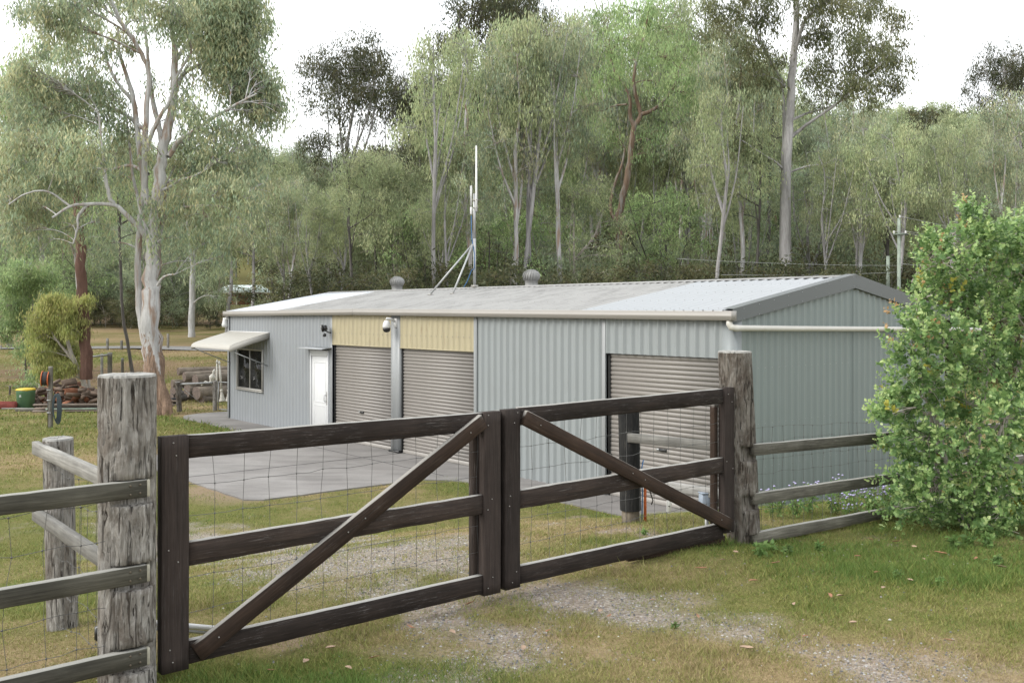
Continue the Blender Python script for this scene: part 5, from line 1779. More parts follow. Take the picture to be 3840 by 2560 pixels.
T_['mid3'] = proto(18, 11, 0.12, 0.1, 3.3, 30, MAT['bark_dark'], PAL['fresh'], 0.06, 4, clumps=11, n_per=50, cr=0.27, flat=1.2, size=0.22, aspect=0.24, sides=6)
T_['low1'] = proto(19, 6, 0.08, 0.08, 2.6, 26, MAT['bark_dark'], PAL['dark'], 0.08, 5, clumps=22, n_per=50, cr=0.3, size=0.2, aspect=0.3, droop=0.4, sides=5)
T_['low2'] = proto(20, 6.5, 0.08, 0.06, 2.5, 26, MAT['bark_pale'], PAL['scrub'], 0.08, 5, clumps=22, n_per=50, cr=0.3, size=0.2, aspect=0.28, droop=0.4, sides=5)
T_['pole1'] = proto(21, 19, 0.22, 0.56, 2.3, 17, MAT['bark_white'], PAL['gum'], 0.02, 4, 0.8, clumps=9, n_per=44, cr=0.26, flat=1.5, size=0.26, aspect=0.2, droop=0.72, sides=7)
T_['pole3'] = proto(27, 20, 0.2, 0.6, 2.6, 18, MAT['bark_grey'], PAL['olive'], 0.05, 5, 0.75, clumps=9, n_per=44, cr=0.26, flat=1.5, size=0.26, aspect=0.2, droop=0.72, sides=7)
T_['pole2'] = proto(22, 17, 0.17, 0.62, 2.4, 14, MAT['bark_dark'], PAL['olive'], 0.04, 3, clumps=8, n_per=46, cr=0.3, flat=1.25, size=0.26, aspect=0.22, sides=7)
T_['far1'] = proto(23, 17, 0.22, 0.25, 4.6, 26, MAT['bark_grey'], PAL['olive'], 0.04, 3, clumps=3.2, n_per=26, cr=0.6, size=0.55, aspect=0.4, sides=5, twig=False)
T_['far2'] = proto(24, 15, 0.2, 0.2, 4.8, 26, MAT['bark_grey'], PAL['dark'], 0.04, 3, clumps=3.2, n_per=26, cr=0.6, size=0.55, aspect=0.4, sides=5, twig=False)
T_['far3'] = proto(25, 14, 0.2, 0.18, 4.6, 26, MAT['bark_pale'], PAL['grey'], 0.04, 3, clumps=3.2, n_per=26, cr=0.6, size=0.55, aspect=0.4, sides=5, twig=False)
T_H = dict(gum1=22, gum2=20, gum3=18, dark1=22, dark2=20, mid1=13, mid2=12, mid3=11, low1=6, low2=6.5, pole1=19, pole3=20, pole2=17, far1=17, far2=15, far3=14)
trng = random.Random(5)


def plant(kind, ox, Y, top_ov, label, group=None, name='gum_tree', rz=None, wide=1.0):
    """a copy of a grown tree standing at depth Y with its top at overview row top_ov"""
    x = (ox * OV - HX) / FPX * Y
    z0 = gzf(x, Y)
    ztop = EH - (top_ov * OV - HY) / FPX * Y
    s = max(0.35, (ztop - z0) / T_H[kind])
    sw = s * wide
    return tree_obj(name, T_[kind], (x, Y, z0), label, group, trng.uniform(0, 6.28) if rz is None else rz, (sw, sw, s))


NAMED = [
    ('dark1', 820, 76, 82, 'tall dark crowned gum standing alone against the sky left of centre', 1.0),
    ('dark1', 935, 82, 150, 'thin dark gum just right of the lone tree against the sky', 0.8),
    ('dark2', 1112, 84, -25, 'tall dark dense tree whose crown meets the sky above the antenna', 1.05),
    ('dark2', 1045, 92, 180, 'dark spreading tree low beside the sky gap right of centre', 0.9),
    ('gum3', 1175, 60, 165, 'olive crowned tree with orange stems behind the antenna whip', 1.0),
    ('gum2', 1275, 66, 200, 'pale drooping gum between the antenna and the second roof vent', 1.1),
    ('gum1', 1330, 82, 20, 'tall gum with open crown left of the orange limbed gum', 0.9),
    ('dark1', 1245, 95, -10, 'dark thin crowned gum high above the second roof vent', 0.8),
    ('gum1', 1562, 70, -30, 'dark stemmed tall gum between the orange gum and tall grey gum', 1.0),
    ('pole1', 1602, 64, 120, 'leftmost of the slim pale stems left of the tall grey gum', 1.0),
    ('pole1', 1622, 66, 150, 'middle one of the slim pale stems left of the tall grey gum', 1.0),
    ('pole1', 1643, 62, 170, 'rightmost of the slim pale stems left of the tall grey gum', 1.0),
    ('pole2', 1735, 68, 150, 'slim dark trunked tree just left of the tall grey gum', 1.0),
    ('gum2', 1690, 80, 60, 'pale gum crown filling the gap left of the tall grey gum', 1.0),
    ('mid2', 1880, 57, 330, 'blue green drooping tree just right of the tall grey gum', 1.15),
    ('gum2', 1935, 72, 215, 'grey green gum behind the right end of the roof', 1.0),
    ('mid3', 2075, 84, 405, 'bright green bushy tree beside the power poles', 1.3),
    ('mid2', 1990, 66, 440, 'soft grey green tree rising over the gable apex', 1.1),
    ('gum2', 2180, 68, 300, 'many stemmed pale gum right of the power poles', 1.1),
    ('pole1', 2308, 82, 215, 'slim white trunked gum near the right edge above the shrub', 1.2),
    ('gum1', 2110, 95, 330, 'gum on the lower slope above the power poles', 1.0),
    ('dark1', 2325, 130, 85, 'dark gum breaking the ridge line at the right edge', 0.8),
    ('gum2', 655, 85, 330, 'pale branched gum above the left end of the roof', 1.0),
    ('pole2', 633, 72, 360, 'grey trunked tree next to the small house', 1.0),
    ('pole1', 822, 66, 420, 'slim pale trunk behind the roof left of the first vent', 0.9),
    ('pole1', 880, 60, 430, 'pale trunk right behind the first roof vent', 0.8),
    ('pole2', 312, 41, 330, 'straight dark trunk close behind the big white gum', 0.9),
    ('gum3', 25, 62, 95, 'dark green crowned tree at the far left edge of the forest', 1.1),
    ('gum1', 95, 66, 170, 'gum crown behind the left limbs of the big white gum', 1.1),
    ('gum2', 190, 74, 250, 'pale gum behind the red trunked tree', 1.1),
    ('gum1', 520, 72, 330, 'olive gum behind the right branches of the big white gum', 1.1),
    ('gum2', 720, 88, 300, 'grey green gum below the left sky gap', 1.2),
    ('gum1', 1010, 80, 290, 'olive gum left of the antenna whip', 1.1),
    ('gum1', 572, 60, 340, 'drooping olive gum above the distant house', 1.0),
    ('mid1', 700, 62, 450, 'bushy olive tree behind the white roof end', 1.2),
    ('mid2', 770, 58, 480, 'grey green bushy tree left of the first roof vent', 1.2),
    ('mid1', 930, 56, 420, 'bushy olive tree right of the first roof vent', 1.3),
    ('mid3', 1000, 54, 470, 'fresh green bushy tree left of the antenna mast', 1.3),
    ('mid1', 1070, 58, 400, 'bushy tree just left of the antenna mast top', 1.2),
    ('mid3', 1140, 52, 480, 'green bushy tree right behind the antenna mast', 1.2),
    ('mid2', 1250, 54, 400, 'grey green drooping tree above the second roof vent', 1.3),
    ('mid1', 1330, 52, 420, 'olive drooping tree right of the second roof vent', 1.2),
    ('mid3', 1500, 56, 430, 'fresh green tree right of the orange limbed gum', 1.2),
    ('mid2', 1690, 58, 420, 'grey green bushy tree left of the tall grey trunk', 1.2),
    ('mid2', 2240, 50, 430, 'grey green tree behind the leafy shrub', 1.2),
    ('mid3', 60, 47, 595, 'bright green young tree behind the yellow one on the left lawn', 1.1),
]
for kind, ox, Y, ty, lab, wd_ in NAMED:
    plant(kind, ox, Y, ty, lab, 'forest trees', 'gum_tree', None, wd_)

# red trunked tree on the left
rb = PO(196, 838, 38)
rb.z = gzf(rb.x, rb.y) - 0.1
hero('ironbark_tree', rb, [([(198, 870), (196, 800), (190, 700), (185, 600), (180, 500), (176, 400), (172, 320)], 0.24, 0.13), ([(180, 505), (196, 480, .3), (215, 470, .5)], 0.06, 0.03), ([(178, 430), (150, 360, .5), (130, 300, .9)], 0.07, 0.03)],
     [(165, 330, 40, 30), (205, 350, 35, 28), (130, 310, 35, 28), (185, 280, 40, 30), (150, 380, 35, 25), (215, 470, 25, 20), (225, 400, 30, 25)], 38, 404, MAT['bark_red'], PAL['fresh'], 'red brown trunked tree left of the big white gum', None, 1.2, clumps=14, n_per=40, cr=0.32, size=0.2, sides=10)

fb = PO(440, 786, 74)
fb.z = gzf(fb.x, fb.y) - 0.1
hero('gum_tree', fb, [([(439, 800), (440, 770), (441, 700), (443, 620)], 0.3, 0.21), ([(443, 625), (437, 570), (429, 510), (420, 440), (412, 380)], 0.14, 0.06), ([(443, 625), (449, 560, .4), (455, 490, .6), (462, 420, .8)], 0.14, 0.06)],
     [(410, 380, 36, 26), (440, 360, 38, 28), (470, 390, 36, 26), (430, 430, 30, 22), (480, 440, 30, 22), (400, 450, 26, 20), (465, 520, 26, 20), (490, 600, 30, 26), (470, 650, 26, 24), (495, 680, 22, 22)], 74, 407, MAT['bark_pale_white'], PAL['grey'], 'white forked gum trunk beside the far road left of the shed', None, 1.4, clumps=10, n_per=46, cr=0.3, flat=1.3, size=0.26, sides=10)

# small yellow green tree on the lawn at the left
yb = GOv(195, 915)
hero('young_tree', yb, [([(200, 925), (196, 890), (180, 850), (160, 800), (150, 750)], 0.13, 0.05), ([(203, 920, .2), (206, 890, .2), (195, 840, .3), (188, 780, .3)], 0.08, 0.03), ([(170, 830), (130, 780), (100, 730)], 0.06, 0.02)],
     [(120, 700, 32, 26), (150, 715, 32, 26), (95, 730, 28, 26), (170, 750, 28, 26), (130, 760, 36, 28), (90, 770, 28, 28), (160, 800, 32, 26), (120, 810, 36, 28), (180, 700, 22, 20), (200, 690, 16, 14), (145, 845, 30, 22), (110, 850, 26, 24), (90, 810, 22, 22), (170, 830, 22, 18), (125, 685, 16, 12)], yb.y, 505, MAT['bark_pale'], PAL['yellow'], 'small weeping yellow green tree on the left lawn', None, 0.6, clumps=150, n_per=60, cr=0.15, size=0.14, aspect=0.2, droop=0.75, sides=8)
lb = GOv(92, 895)
hero('young_tree', lb, [([(95, 890), (92, 850), (85, 790), (78, 720), (70, 660)], 0.12, 0.04), ([(88, 800), (60, 740), (40, 690)], 0.06, 0.02)],
     [(60, 620, 40, 30), (95, 640, 34, 28), (30, 650, 34, 28), (65, 680, 40, 30), (20, 700, 34, 28), (55, 740, 36, 26), (15, 760, 30, 26), (85, 720, 26, 24), (60, 800, 26, 20), (85, 870, 26, 18), (60, 885, 24, 12)], lb.y, 506, MAT['bark_pale'], PAL['fresh'], 'leafy green young tree at the left edge of the lawn', None, 0.8, clumps=75, n_per=50, cr=0.18, size=0.16, aspect=0.26, droop=0.55, sides=8)

# understorey and fill behind the shed: look-alikes share one label
k_ = 0
for ox in np.arange(-60, 2420, 52):
    for Y, kinds, tops in ((47, ('low1', 'low1', 'low2'), (598, 636)), (62, ('low2', 'mid1', 'low2', 'mid2'), (520, 585)), (88, ('mid1', 'mid2', 'mid3'), (380, 470))):
        o_ = ox + trng.uniform(-22, 22)
        yy = Y + trng.uniform(-4, 5)
        if Y < 80 and o_ < 640: continue            # the paddock stays open on the left
        if 505 < o_ < 650 and Y > 80: continue      # view to the house
        kd = trng.choice(kinds)
        if Y == 62 and trng.random() < 0.45: continue
        if Y == 88 and o_ < 640:
            top = trng.uniform(480, 570)
        else:
            top = trng.uniform(*tops)
        if kd.startswith('low'):
            plant(kd, o_, yy, top, 'low dense scrub tree in the understorey behind the shed', 'understorey scrub', 'scrub_tree', None, 1.25)
        else:
            plant(kd, o_, yy, top, 'bushy middle height tree of the forest wall behind the shed', 'forest fill trees', 'forest_tree', None, 1.2)
        k_ += 1
for ox in np.arange(-40, 2400, 75):
    for Y, kinds, tops in ((112, ('gum1', 'gum2', 'gum3', 'pole1'), (330, 430)), (145, ('gum1', 'gum2', 'dark2'), (310, 380))):
        o_ = ox + trng.uniform(-30, 30)
        if 500 < o_ < 665: continue
        t0, t1 = tops
        if 1000 < o_ < 1900: t0, t1 = t0 - 130, t1 - 110
        plant(trng.choice(kinds), o_, Y + trng.uniform(-10, 12), trng.uniform(t0, t1), 'tall gum standing deeper in the forest below the ridge', 'deeper forest gums', 'forest_tree', None, 1.1)

# slim pale stems of the forest edge behind the shed
for ox in np.arange(650, 2330, 31):
    o_ = ox + trng.uniform(-16, 16)
    Y = trng.uniform(46, 60)
    if 1330 < o_ < 1610 or 1730 < o_ < 1880: Y = trng.uniform(66, 86)
    if 1765 < o_ < 1845: continue
    t_ = trng.uniform(10, 340) if o_ > 1000 else trng.uniform(350, 450)
    if o_ > 1845: t_ = trng.uniform(270, 400)
    plant(trng.choice(('pole1', 'pole1', 'pole3', 'pole3', 'pole2')), o_, Y, t_, 'slim straight gum stem at the forest edge behind the shed roof', 'forest edge stems', 'gum_tree', None, trng.uniform(0.8, 1.15))
# tree line beyond the paddock on the left
for ox in np.arange(-40, 640, 34):
    o_ = ox + trng.uniform(-14, 14)
    if 500 < o_ < 650: continue
    plant(trng.choice(('low1', 'low2')), o_, trng.uniform(82, 90), trng.uniform(650, 715), 'low scrub along the far edge of the left paddock', 'paddock edge scrub', 'scrub_tree', None, 1.3)
    plant(trng.choice(('mid1', 'mid2', 'mid3')), o_ + 15, trng.uniform(90, 100), trng.uniform(470, 590), 'bushy tree lining the far side of the left paddock', 'paddock edge trees', 'forest_tree', None, 1.2)

# trees on the far hillside
hr = random.Random(9)
cnt = 0
for Y in (185, 215, 245, 275, 305, 335, 365, 395, 420):
    step = 52 * 190 / Y
    ox = -40.0
    while ox < 2420:
        o_ = ox + hr.uniform(-.4, .4) * step
        ox += step
        if 1010 < o_ < 1960 and Y > 200: continue     # hidden behind the near forest
        if o_ < 560 and Y > 230: continue
        yy = Y + hr.uniform(-12, 12)
        x = (o_ * OV - HX) / FPX * yy
        if 150 < yy < 200 and 480 < o_ < 660: continue
        z = gzf(x, yy)
        s = hr.uniform(0.75, 1.2)
        kd = hr.choice(('far1', 'far2', 'far3', 'far1', 'far2'))
        tree_obj('hillside_tree', T_[kd], (x, yy, z - 0.3), 'gum tree in the forest on the far hillside', 'far hillside trees', hr.uniform(0, 6.28), (s, s, s))
        cnt += 1
print('far trees', cnt, 'fill', k_)

# ------------------------------------------------------------------ the leafy shrub on the right
def shrub():
    Y = 9.3
    base = GOv(2235, 1215)
    base = Vector((((2235 * OV) - HX) / FPX * Y, Y, 0))
    base.z = gzf(base.x, base.y)
    rng = np.random.default_rng(88)
    acc = Acc()
    k = Y * OV / FPX
    blobs = [(2260, 550, 50, 36), (2335, 540, 48, 42), (2210, 580, 60, 50), (2290, 600, 60, 50), (2150, 600, 45, 40, .8), (2350, 620, 55, 55), (2130, 660, 40, 35, .8), (2190, 680, 60, 50), (2270, 700, 60, 55), (2340, 730, 60, 60), (2120, 740, 45, 40), (2100, 800, 55, 40), (2170, 790, 60, 55), (2250, 820, 65, 60), (2340, 850, 65, 60), (2080, 870, 45, 35, .8), (2140, 900, 60, 55), (2220, 930, 60, 60), (2310, 960, 65, 60), (2080, 950, 50, 40, .8), (2130, 1010, 60, 50), (2070, 1020, 40, 30, .7), (2210, 1040, 65, 55), (2300, 1070, 65, 60), (2360, 1000, 50, 60), (2090, 1100, 50, 45), (2150, 1120, 60, 50), (2230, 1150, 60, 45), (2310, 1170, 60, 45), (2120, 1180, 40, 30, .8), (2190, 1190, 50, 28, .8), (2280, 1210, 50, 25, .8), (2370, 1150, 50, 50), (2410, 540, 50, 50), (2410, 700, 60, 120), (2410, 950, 60, 120), (2060, 1170, 25, 22, .7), (2150, 570, 22, 22, .6), (2232, 500, 20, 18, .7), (2040, 955, 20, 14, .6), (2065, 915, 22, 16, .6)]
    stems = []
    for j in range(9):
        a = rng.random() * 6.28
        e = np.array([rng.uniform(-.6, .8), rng.uniform(.1, .7), rng.uniform(1.4, 2.4)])
        q = bez(np.array([math.cos(a) * .12, math.sin(a) * .12, -0.1]), e * 0.5 + np.array([e[0] * .15, e[1] * .15, -.1]), e, 14)
        acc.tube(q, np.linspace(0.022, 0.005, 14), 6)
        stems.append(q)
    SK = np.concatenate(stems)
    cen, tipo = [], []
    for bl in blobs:
        ox, oy, rx, ry = bl[:4]
        dens = bl[4] if len(bl) > 4 else 1.0
        for layer in range(2):
            dy = rng.uniform(-.55, .15) if layer == 0 else rng.uniform(.1, .8)
            c = np.array(PO(ox, oy, Y + dy)) - np.array(base)
            rd = np.array([rx * k, (rx + ry) * .45 * k, ry * k]) * 1.05
            m = int(44 * dens * (rd[0] * rd[2]) / 0.06 * (1.0 if layer == 0 else .6))
            m = max(9, min(m, 95))
            u = rng.normal(0, 1, (m, 3))
            u /= np.linalg.norm(u, axis=1)[:, None]
            p = c + u * rd * (0.25 + 0.8 * rng.random((m, 1)) ** 0.6)
            if layer == 0:
                q5 = rng.normal(0, 1, (4, 3))
                q5 /= np.linalg.norm(q5, axis=1)[:, None]
                p = np.concatenate([p, c + q5 * rd * rng.uniform(1.08, 1.3, (4, 1))])
            p[:, 2] = np.maximum(p[:, 2], 0.06)
            i = int(np.argmin(np.linalg.norm(SK - c, axis=1) + 0.8 * np.clip(SK[:, 2] - c[2], 0, None)))
            limb = bez(SK[i], (SK[i] + c) / 2 + np.array([0, 0, .08]), c, 6)
            acc.tube(limb, np.linspace(0.012, 0.005, 6), 4)
            cen.append(p)
            for q in p[::4]:
                s0 = limb[rng.integers(2, 6)]
                acc.tube(bez(s0, (s0 + q) / 2 + np.array([0, 0, .03]), q, 3), np.array([.004, .003, .002]), 3)
    cen = np.concatenate(cen)
    K = len(cen)
    # short leafy twigs: leaves set along a twig pointing up and outward
    ax = cen - np.array([0.1, 0.0, 1.1])
    ax /= np.linalg.norm(ax, axis=1)[:, None] + 1e-9
    ax = ax * 0.7 + rng.normal(0, .5, (K, 3)) + np.array([0, -.1, .35])
    ax /= np.linalg.norm(ax, axis=1)[:, None]
    per = 18
    idx = np.repeat(np.arange(K), per)
    t = np.tile(np.linspace(0, 1, per), K)
    N = len(idx)
    L = 0.2
    pos = cen[idx] + ax[idx] * (t * L)[:, None] + rng.normal(0, .006, (N, 3))
    side = rng.normal(0, 1, (N, 3))
    side -= (side * ax[idx]).sum(1)[:, None] * ax[idx]
    side /= np.linalg.norm(side, axis=1)[:, None]
    d = side * 0.85 + ax[idx] * 0.55
    d /= np.linalg.norm(d, axis=1)[:, None]
    nrm = np.cross(d, np.cross(ax[idx], d)) + rng.normal(0, .3, (N, 3))
    w = np.cross(d, nrm)
    w /= np.linalg.norm(w, axis=1)[:, None]
    up = np.cross(w, d)
    ln = (0.047 * (0.45 + 1.0 * rng.random(N)) * (1.1 - 0.5 * t))[:, None]
    wd2 = ln * 0.34
    v0 = pos
    v1 = pos + d * ln * .35 + w * wd2 + up * ln * .06
    v2 = pos + d * ln * .72 + w * wd2 * .8 + up * ln * .05
    v3 = pos + d * ln
    v4 = pos + d * ln * .72 - w * wd2 * .8 + up * ln * .05
    v5 = pos + d * ln * .35 - w * wd2 + up * ln * .06
    V = np.stack([v0, v1, v2, v3, v4, v5], 1).reshape(-1, 3)
    b = np.arange(N) * 6
    F = np.concatenate([np.stack([b, b + 1, b + 2, b + 3], 1), np.stack([b, b + 3, b + 4, b + 5], 1)])
    g1, g2, g3 = np.array([0.13, 0.225, 0.085]), np.array([0.275, 0.41, 0.15]), np.array([0.46, 0.56, 0.24])
    mixv = np.clip(0.75 * t + rng.normal(0, .25, N) + (rng.random(K) - .5)[idx] * .5, 0, 1)[:, None]
    col = np.where(mixv < .5, g1 + (g2 - g1) * mixv * 2, g2 + (g3 - g2) * (mixv - .5) * 2)
    left = (cen[:, 0] < -0.2) & (cen[:, 2] > 1.7)
    orange = (rng.random(K) < np.where(left, 0.1, 0.0))[idx] & (t > 0.55)
    col[orange] = np.array([0.46, 0.3, 0.15]) * (0.7 + .6 * rng.random((orange.sum(), 1)))
    yel = (rng.random(K) < 0.012)[idx]
    col[yel] = np.array([0.38, 0.36, 0.07]) * (0.7 + .5 * rng.random((yel.sum(), 1)))
    crown = mesh_np('crown', V, F, MAT['shrub_leaf'], False, np.repeat(col, 6, 0))
    print('shrub leaves', N)
    return tree_obj('leafy_shrub', (acc.mesh('stems', MAT['bark_pale']), crown), base, 'dense glossy green shrub with orange new tips hiding the gable end', cat='shrub')


shrub()

# ------------------------------------------------------------------ small plants by the fence
MAT['flower'] = simple('mauve flower head', (0.42, 0.38, 0.62), 0.7, 0, 0.15, 30)


def weed(p, h, seed, flowers):
    rng = np.random.default_rng(seed)
    p = Vector(p)
    lab = 'mauve flowering weed growing at the foot of the right fence' if flowers else 'low leafy green weed growing in the lawn'
    t = empty('flowering_weed' if flowers else 'leafy_weed', p, lab, 'weed', 'mauve flowering weeds' if flowers else 'leafy lawn weeds')
    acc, cen, heads = Acc(), [], MB()
    for k in range(7 if flowers else 5):
        a = rng.random() * 6.28
        e = np.array([math.cos(a) * h * .45 * rng.random(), math.sin(a) * h * .45 * rng.random(), h * rng.uniform(.6, 1.05)])
        q = bez(np.zeros(3), e * .5 + np.array([0, 0, h * .1]), e, 5)
        acc.tube(q, 0.0025, 3)
        cen += [q[1], q[2], q[3]]
        if flowers:
            heads.lathe([(0.006, -0.006), (0.013, 0.0), (0.011, 0.006), (0.004, 0.009)], 7, tuple(e))
    V, col = leaf_arrays(np.array(cen), h * .1, 4 if flowers else 7, h * .14 if flowers else h * .42, 0.4, 0.1, PAL['fresh'], rng)
    col *= np.array([0.5, 0.62, 0.42])
    M = Matrix.Translation(p)
    mobj('stem', acc.mesh('stem', MAT['grass_stem']), t, M)
    mobj('leaves', mesh_np('leaves', V, np.arange(len(V)).reshape(-1, 4), MAT['leaf'], False, col), t, M)
    if flowers:
        o = heads.build('flowers', MAT['flower'], t, M)
        o['kind'] = 'stuff'


MAT['grass_stem'] = simple('green stem', (0.12, 0.15, 0.05), 0.7)
fr_ = random.Random(4)
for k in range(26):
    ox = fr_.triangular(1840, 2075, 2000)
    g_ = W(0, 0)
    u = 6.1 + (ox - 1830) / 245 * 2.2 + fr_.uniform(-.2, .2)
    p = W(u, fr_.choice([-0.25, 0.2, 0.45, 0.8]) + fr_.uniform(-.15, .15))
    p.z = gzf(p.x, p.y)
    weed(p, fr_.uniform(0.16, 0.36), 300 + k, True)
for (ox, oy, h_) in ((2190, 1262, .13), (2225, 1255, .14), (2270, 1258, .12), (2060, 1330, .07), (2160, 1345, .07), (1770, 1270, .1), (1810, 1275, .09), (1745, 1278, .12), (1880, 1265, .08), (245, 1545, .08), (400, 1085, .1), (1480, 1228, .06), (2290, 1300, .09), (1550, 1445, .05)):
    weed(GOv(ox, oy), h_, int(ox), False)

# fallen leaves
lrng = random.Random(21)


def leaf_mesh_curl(L, wd, mat, seed):
    r2 = random.Random(seed)
    nl, V, F = 7, [], []
    for i in range(nl):
        t = i / (nl - 1)
        w_ = wd * math.sin(math.pi * (0.06 + 0.88 * t)) ** 0.8
        z = 0.25 * L * (t - .5) ** 2 + 0.004
        cv = 0.12 * L * math.sin(t * 3 + r2.random())
        V += [(L * (t - .5), cv - w_, z + w_ * .7), (L * (t - .5), cv, z), (L * (t - .5), cv + w_, z + w_ * .55)]
    for i in range(nl - 1):
        for k in range(2):
            F.append((i * 3 + k, i * 3 + k + 1, i * 3 + 4 + k, i * 3 + 3 + k))
    return mesh_np('fallen_leaf', V, np.array(F), mat, True)


LM = [leaf_mesh_curl(0.09, 0.014, MAT['dead_leaf'], 1), leaf_mesh_curl(0.075, 0.017, MAT['dead_leaf_pale'], 2), leaf_mesh_curl(0.1, 0.012, MAT['dead_leaf'], 3), leaf_mesh_curl(0.06, 0.018, MAT['dead_leaf_pale'], 4)]
spots = [(1398, 1424), (1380, 1412), (1610, 1312), (1660, 1293), (1730, 1343), (1825, 1395), (1905, 1378), (1930, 1378), (2015, 1322), (2030, 1358), (2180, 1480), (2090, 1340), (1970, 1284), (2120, 1290), (2160, 1278), (760, 1498), (620, 1550), (800, 1545), (945, 1450), (1500, 1388), (1850, 1470), (1715, 1500), (1600, 1425), (1960, 1440), (1260, 1460), (1040, 1462), (860, 1520), (700, 1530), (2240, 1290), (2300, 1310), (1780, 1300), (1690, 1275), (1080, 1395), (1200, 1500), (2060, 1250), (2100, 1262), (2000, 1245)]
for i, (ox, oy) in enumerate(spots):
    p = GOv(ox, oy)
    me = LM[i % 4]
    s = lrng.uniform(.6, 1.05)
    M = Matrix.Translation(p + Vector((0, 0, 0.022))) @ Matrix.Rotation(lrng.uniform(0, 6.28), 4, 'Z') @ Matrix.Rotation(lrng.uniform(-.25, .25), 4, 'X') @ Matrix.Diagonal((s, s, s, 1))
    o = mobj('fallen_leaf', me, None, M)
    tag(o, 'curled dry brown gum leaf lying on the grass', 'leaf', 'fallen gum leaves')


# rocks and sleeper at the foot of the left post
def rock(p, r, seed, label):
    rng = np.random.default_rng(seed)
    b = MB()
    nr, V = 10, []
    prof = [(0.55, -0.3), (0.95, -0.1), (1.0, 0.2), (0.8, 0.5), (0.35, 0.66)]
    for rr, h in prof:
        for a in np.linspace(0, 6.283, nr, endpoint=False):
            q = rr * (0.8 + 0.4 * rng.random())
            V.append((math.cos(a) * q * r, math.sin(a) * q * r * .8, h * r * (0.85 + .3 * rng.random())))
    F = [(i * nr + j, i * nr + (j + 1) % nr, (i + 1) * nr + (j + 1) % nr, (i + 1) * nr + j) for i in range(4) for j in range(nr)]
    F.append(tuple(range(4 * nr, 5 * nr)))
    b.add(V, F)
    o = b.build('rock', MAT['rock'], None, Matrix.Translation(p))
    tag(o, label, 'rock', 'rocks')


for (ox, oy, r_, lab) in ((248, 1556, .07, 'pale rounded rock at the foot of the thick left post'), (300, 1552, .045, 'small pale rock right of the larger one by the left post'), (205, 1562, .05, 'small rock left of the larger one by the left post')):
    p = P(ox * OV, oy * OV, 4.93)
    p.z = gzf(p.x, p.y) + .01
    rock(p, r_, int(ox), lab)

# ------------------------------------------------------------------ bits round the gate
# opener control boxes
def opener_box(name, c, label, rot):
    t = empty(name, c, label, 'control box', 'gate opener boxes')
    M = Matrix.Translation(Vector(c)) @ Matrix.Rotation(rot, 4, 'Z')
    MB().box((0, 0, 0), (0.15, 0.1, 0.2), bev=0.012).build('case', MAT['box_blue'], t, M)
    MB().box((0, 0, 0.102), (0.16, 0.11, 0.012), bev=0.004).build('lid', MAT['box_blue'], t, M)
    MB().tube([(0.035, -0.05, 0.06), (0.037, -0.085, 0.05), (0.036, -0.085, -0.0), (0.034, -0.055, -0.04)], [0.02, 0.027, 0.026, 0.015], 10).build('lock_cover', MAT['black'], t, M, True)
    MB().tube([(0.0, 0.03, -0.1), (0.0, 0.03, -0.35)], 0.018, 8).build('stand_pipe', MAT['galv'], t, M)
    return t


opener_box('gate_opener_box', tuple(P(2655, 1888, 8.72)), 'blue grey control box behind the right gate stile', R(10))
c_ = P(428, 2372, 5.5)
opener_box('gate_opener_box', tuple(c_), 'blue grey control box mostly hidden behind the thick left post', R(-60))
# opener arms: white pipes low behind the gate leaves
for (A, B, lab) in ((P(700, 2345, 5.62), P(780, 2352, 5.75), 'short white opener arm low behind the left gate leaf'),):
    t = empty('gate_opener', tuple((A + B) / 2), lab, 'gate opener')
    d_ = (B - A).normalized()
    MB().tube([A - d_ * .25, B + d_ * .25], 0.016, 10).build('tube', MAT['white_plastic'], t, None, True)
    MB().tube([A - d_ * .28 - Vector((0, 0, .03)), B + d_ * .05 - Vector((0, 0, .03))], 0.01, 8).build('piston', MAT['galv'], t, None, True)
# white marker stake
p = GOv(1540, 1222)
p = P(2507, 1990, 10.6)
p.z = gzf(p.x, p.y)
t = empty('marker_stake', tuple(p), 'short white marker stake on the grass behind the right gate leaf', 'stake')
MB().box((0, 0, 0.12), (0.055, 0.012, 0.32), bev=0.003).build('strip', MAT['white_plastic'], t, Matrix.Translation(p) @ Matrix.Rotation(R(3), 4, 'Y'))
b = MB()
for z in (0.09, 0.16, 0.25): b.box((0.0, -0.008, z), (0.022, 0.006, 0.008))
b.build('holes', MAT['black'], t, Matrix.Translation(p) @ Matrix.Rotation(R(3), 4, 'Y'))
# conduit and cables at the black post
q = pk + Vector((0.14, -0.03, 0))
t = empty('cable_conduit', tuple(q), 'orange conduit with blue and black cables beside the black post', 'conduit')
MB().tube([q + Vector((0, 0, -.1)), q + Vector((0, 0, .35)), q + Vector((-.01, 0, .42))], 0.014, 8).build('orange_pipe', MAT['orange_plastic'], t, None, True)
MB().tube([q + Vector((-.035, -.02, -.05)), q + Vector((-.03, -.02, .3)), q + Vector((-.04, -.02, .52)), q + Vector((-.02, -.02, .62))], 0.006, 6).build('blue_cable', MAT['blue_cable'], t)
b = MB()
for k in range(5):
    a0 = k * 0.5
    b.tube([q + Vector((.05 + .035 * math.cos(a) * (1 + .15 * k) + .02 * k, -.02 + .01 * k, .44 + .045 * math.sin(a + a0))) for a in np.linspace(0, 6.283, 14)], 0.0035, 5, False)
b.build('cable_coil', MAT['blue_cable'], t)
MB().tube([q + Vector((0, -.01, .45)), q + Vector((.05, -.01, .3)), q + Vector((.075, -.01, .22)), q + Vector((.06, -.01, .18))], 0.006, 6).build('black_cable', MAT['black'], t)

# ------------------------------------------------------------------ left yard
def yard(px, py):
    return G(px, py)


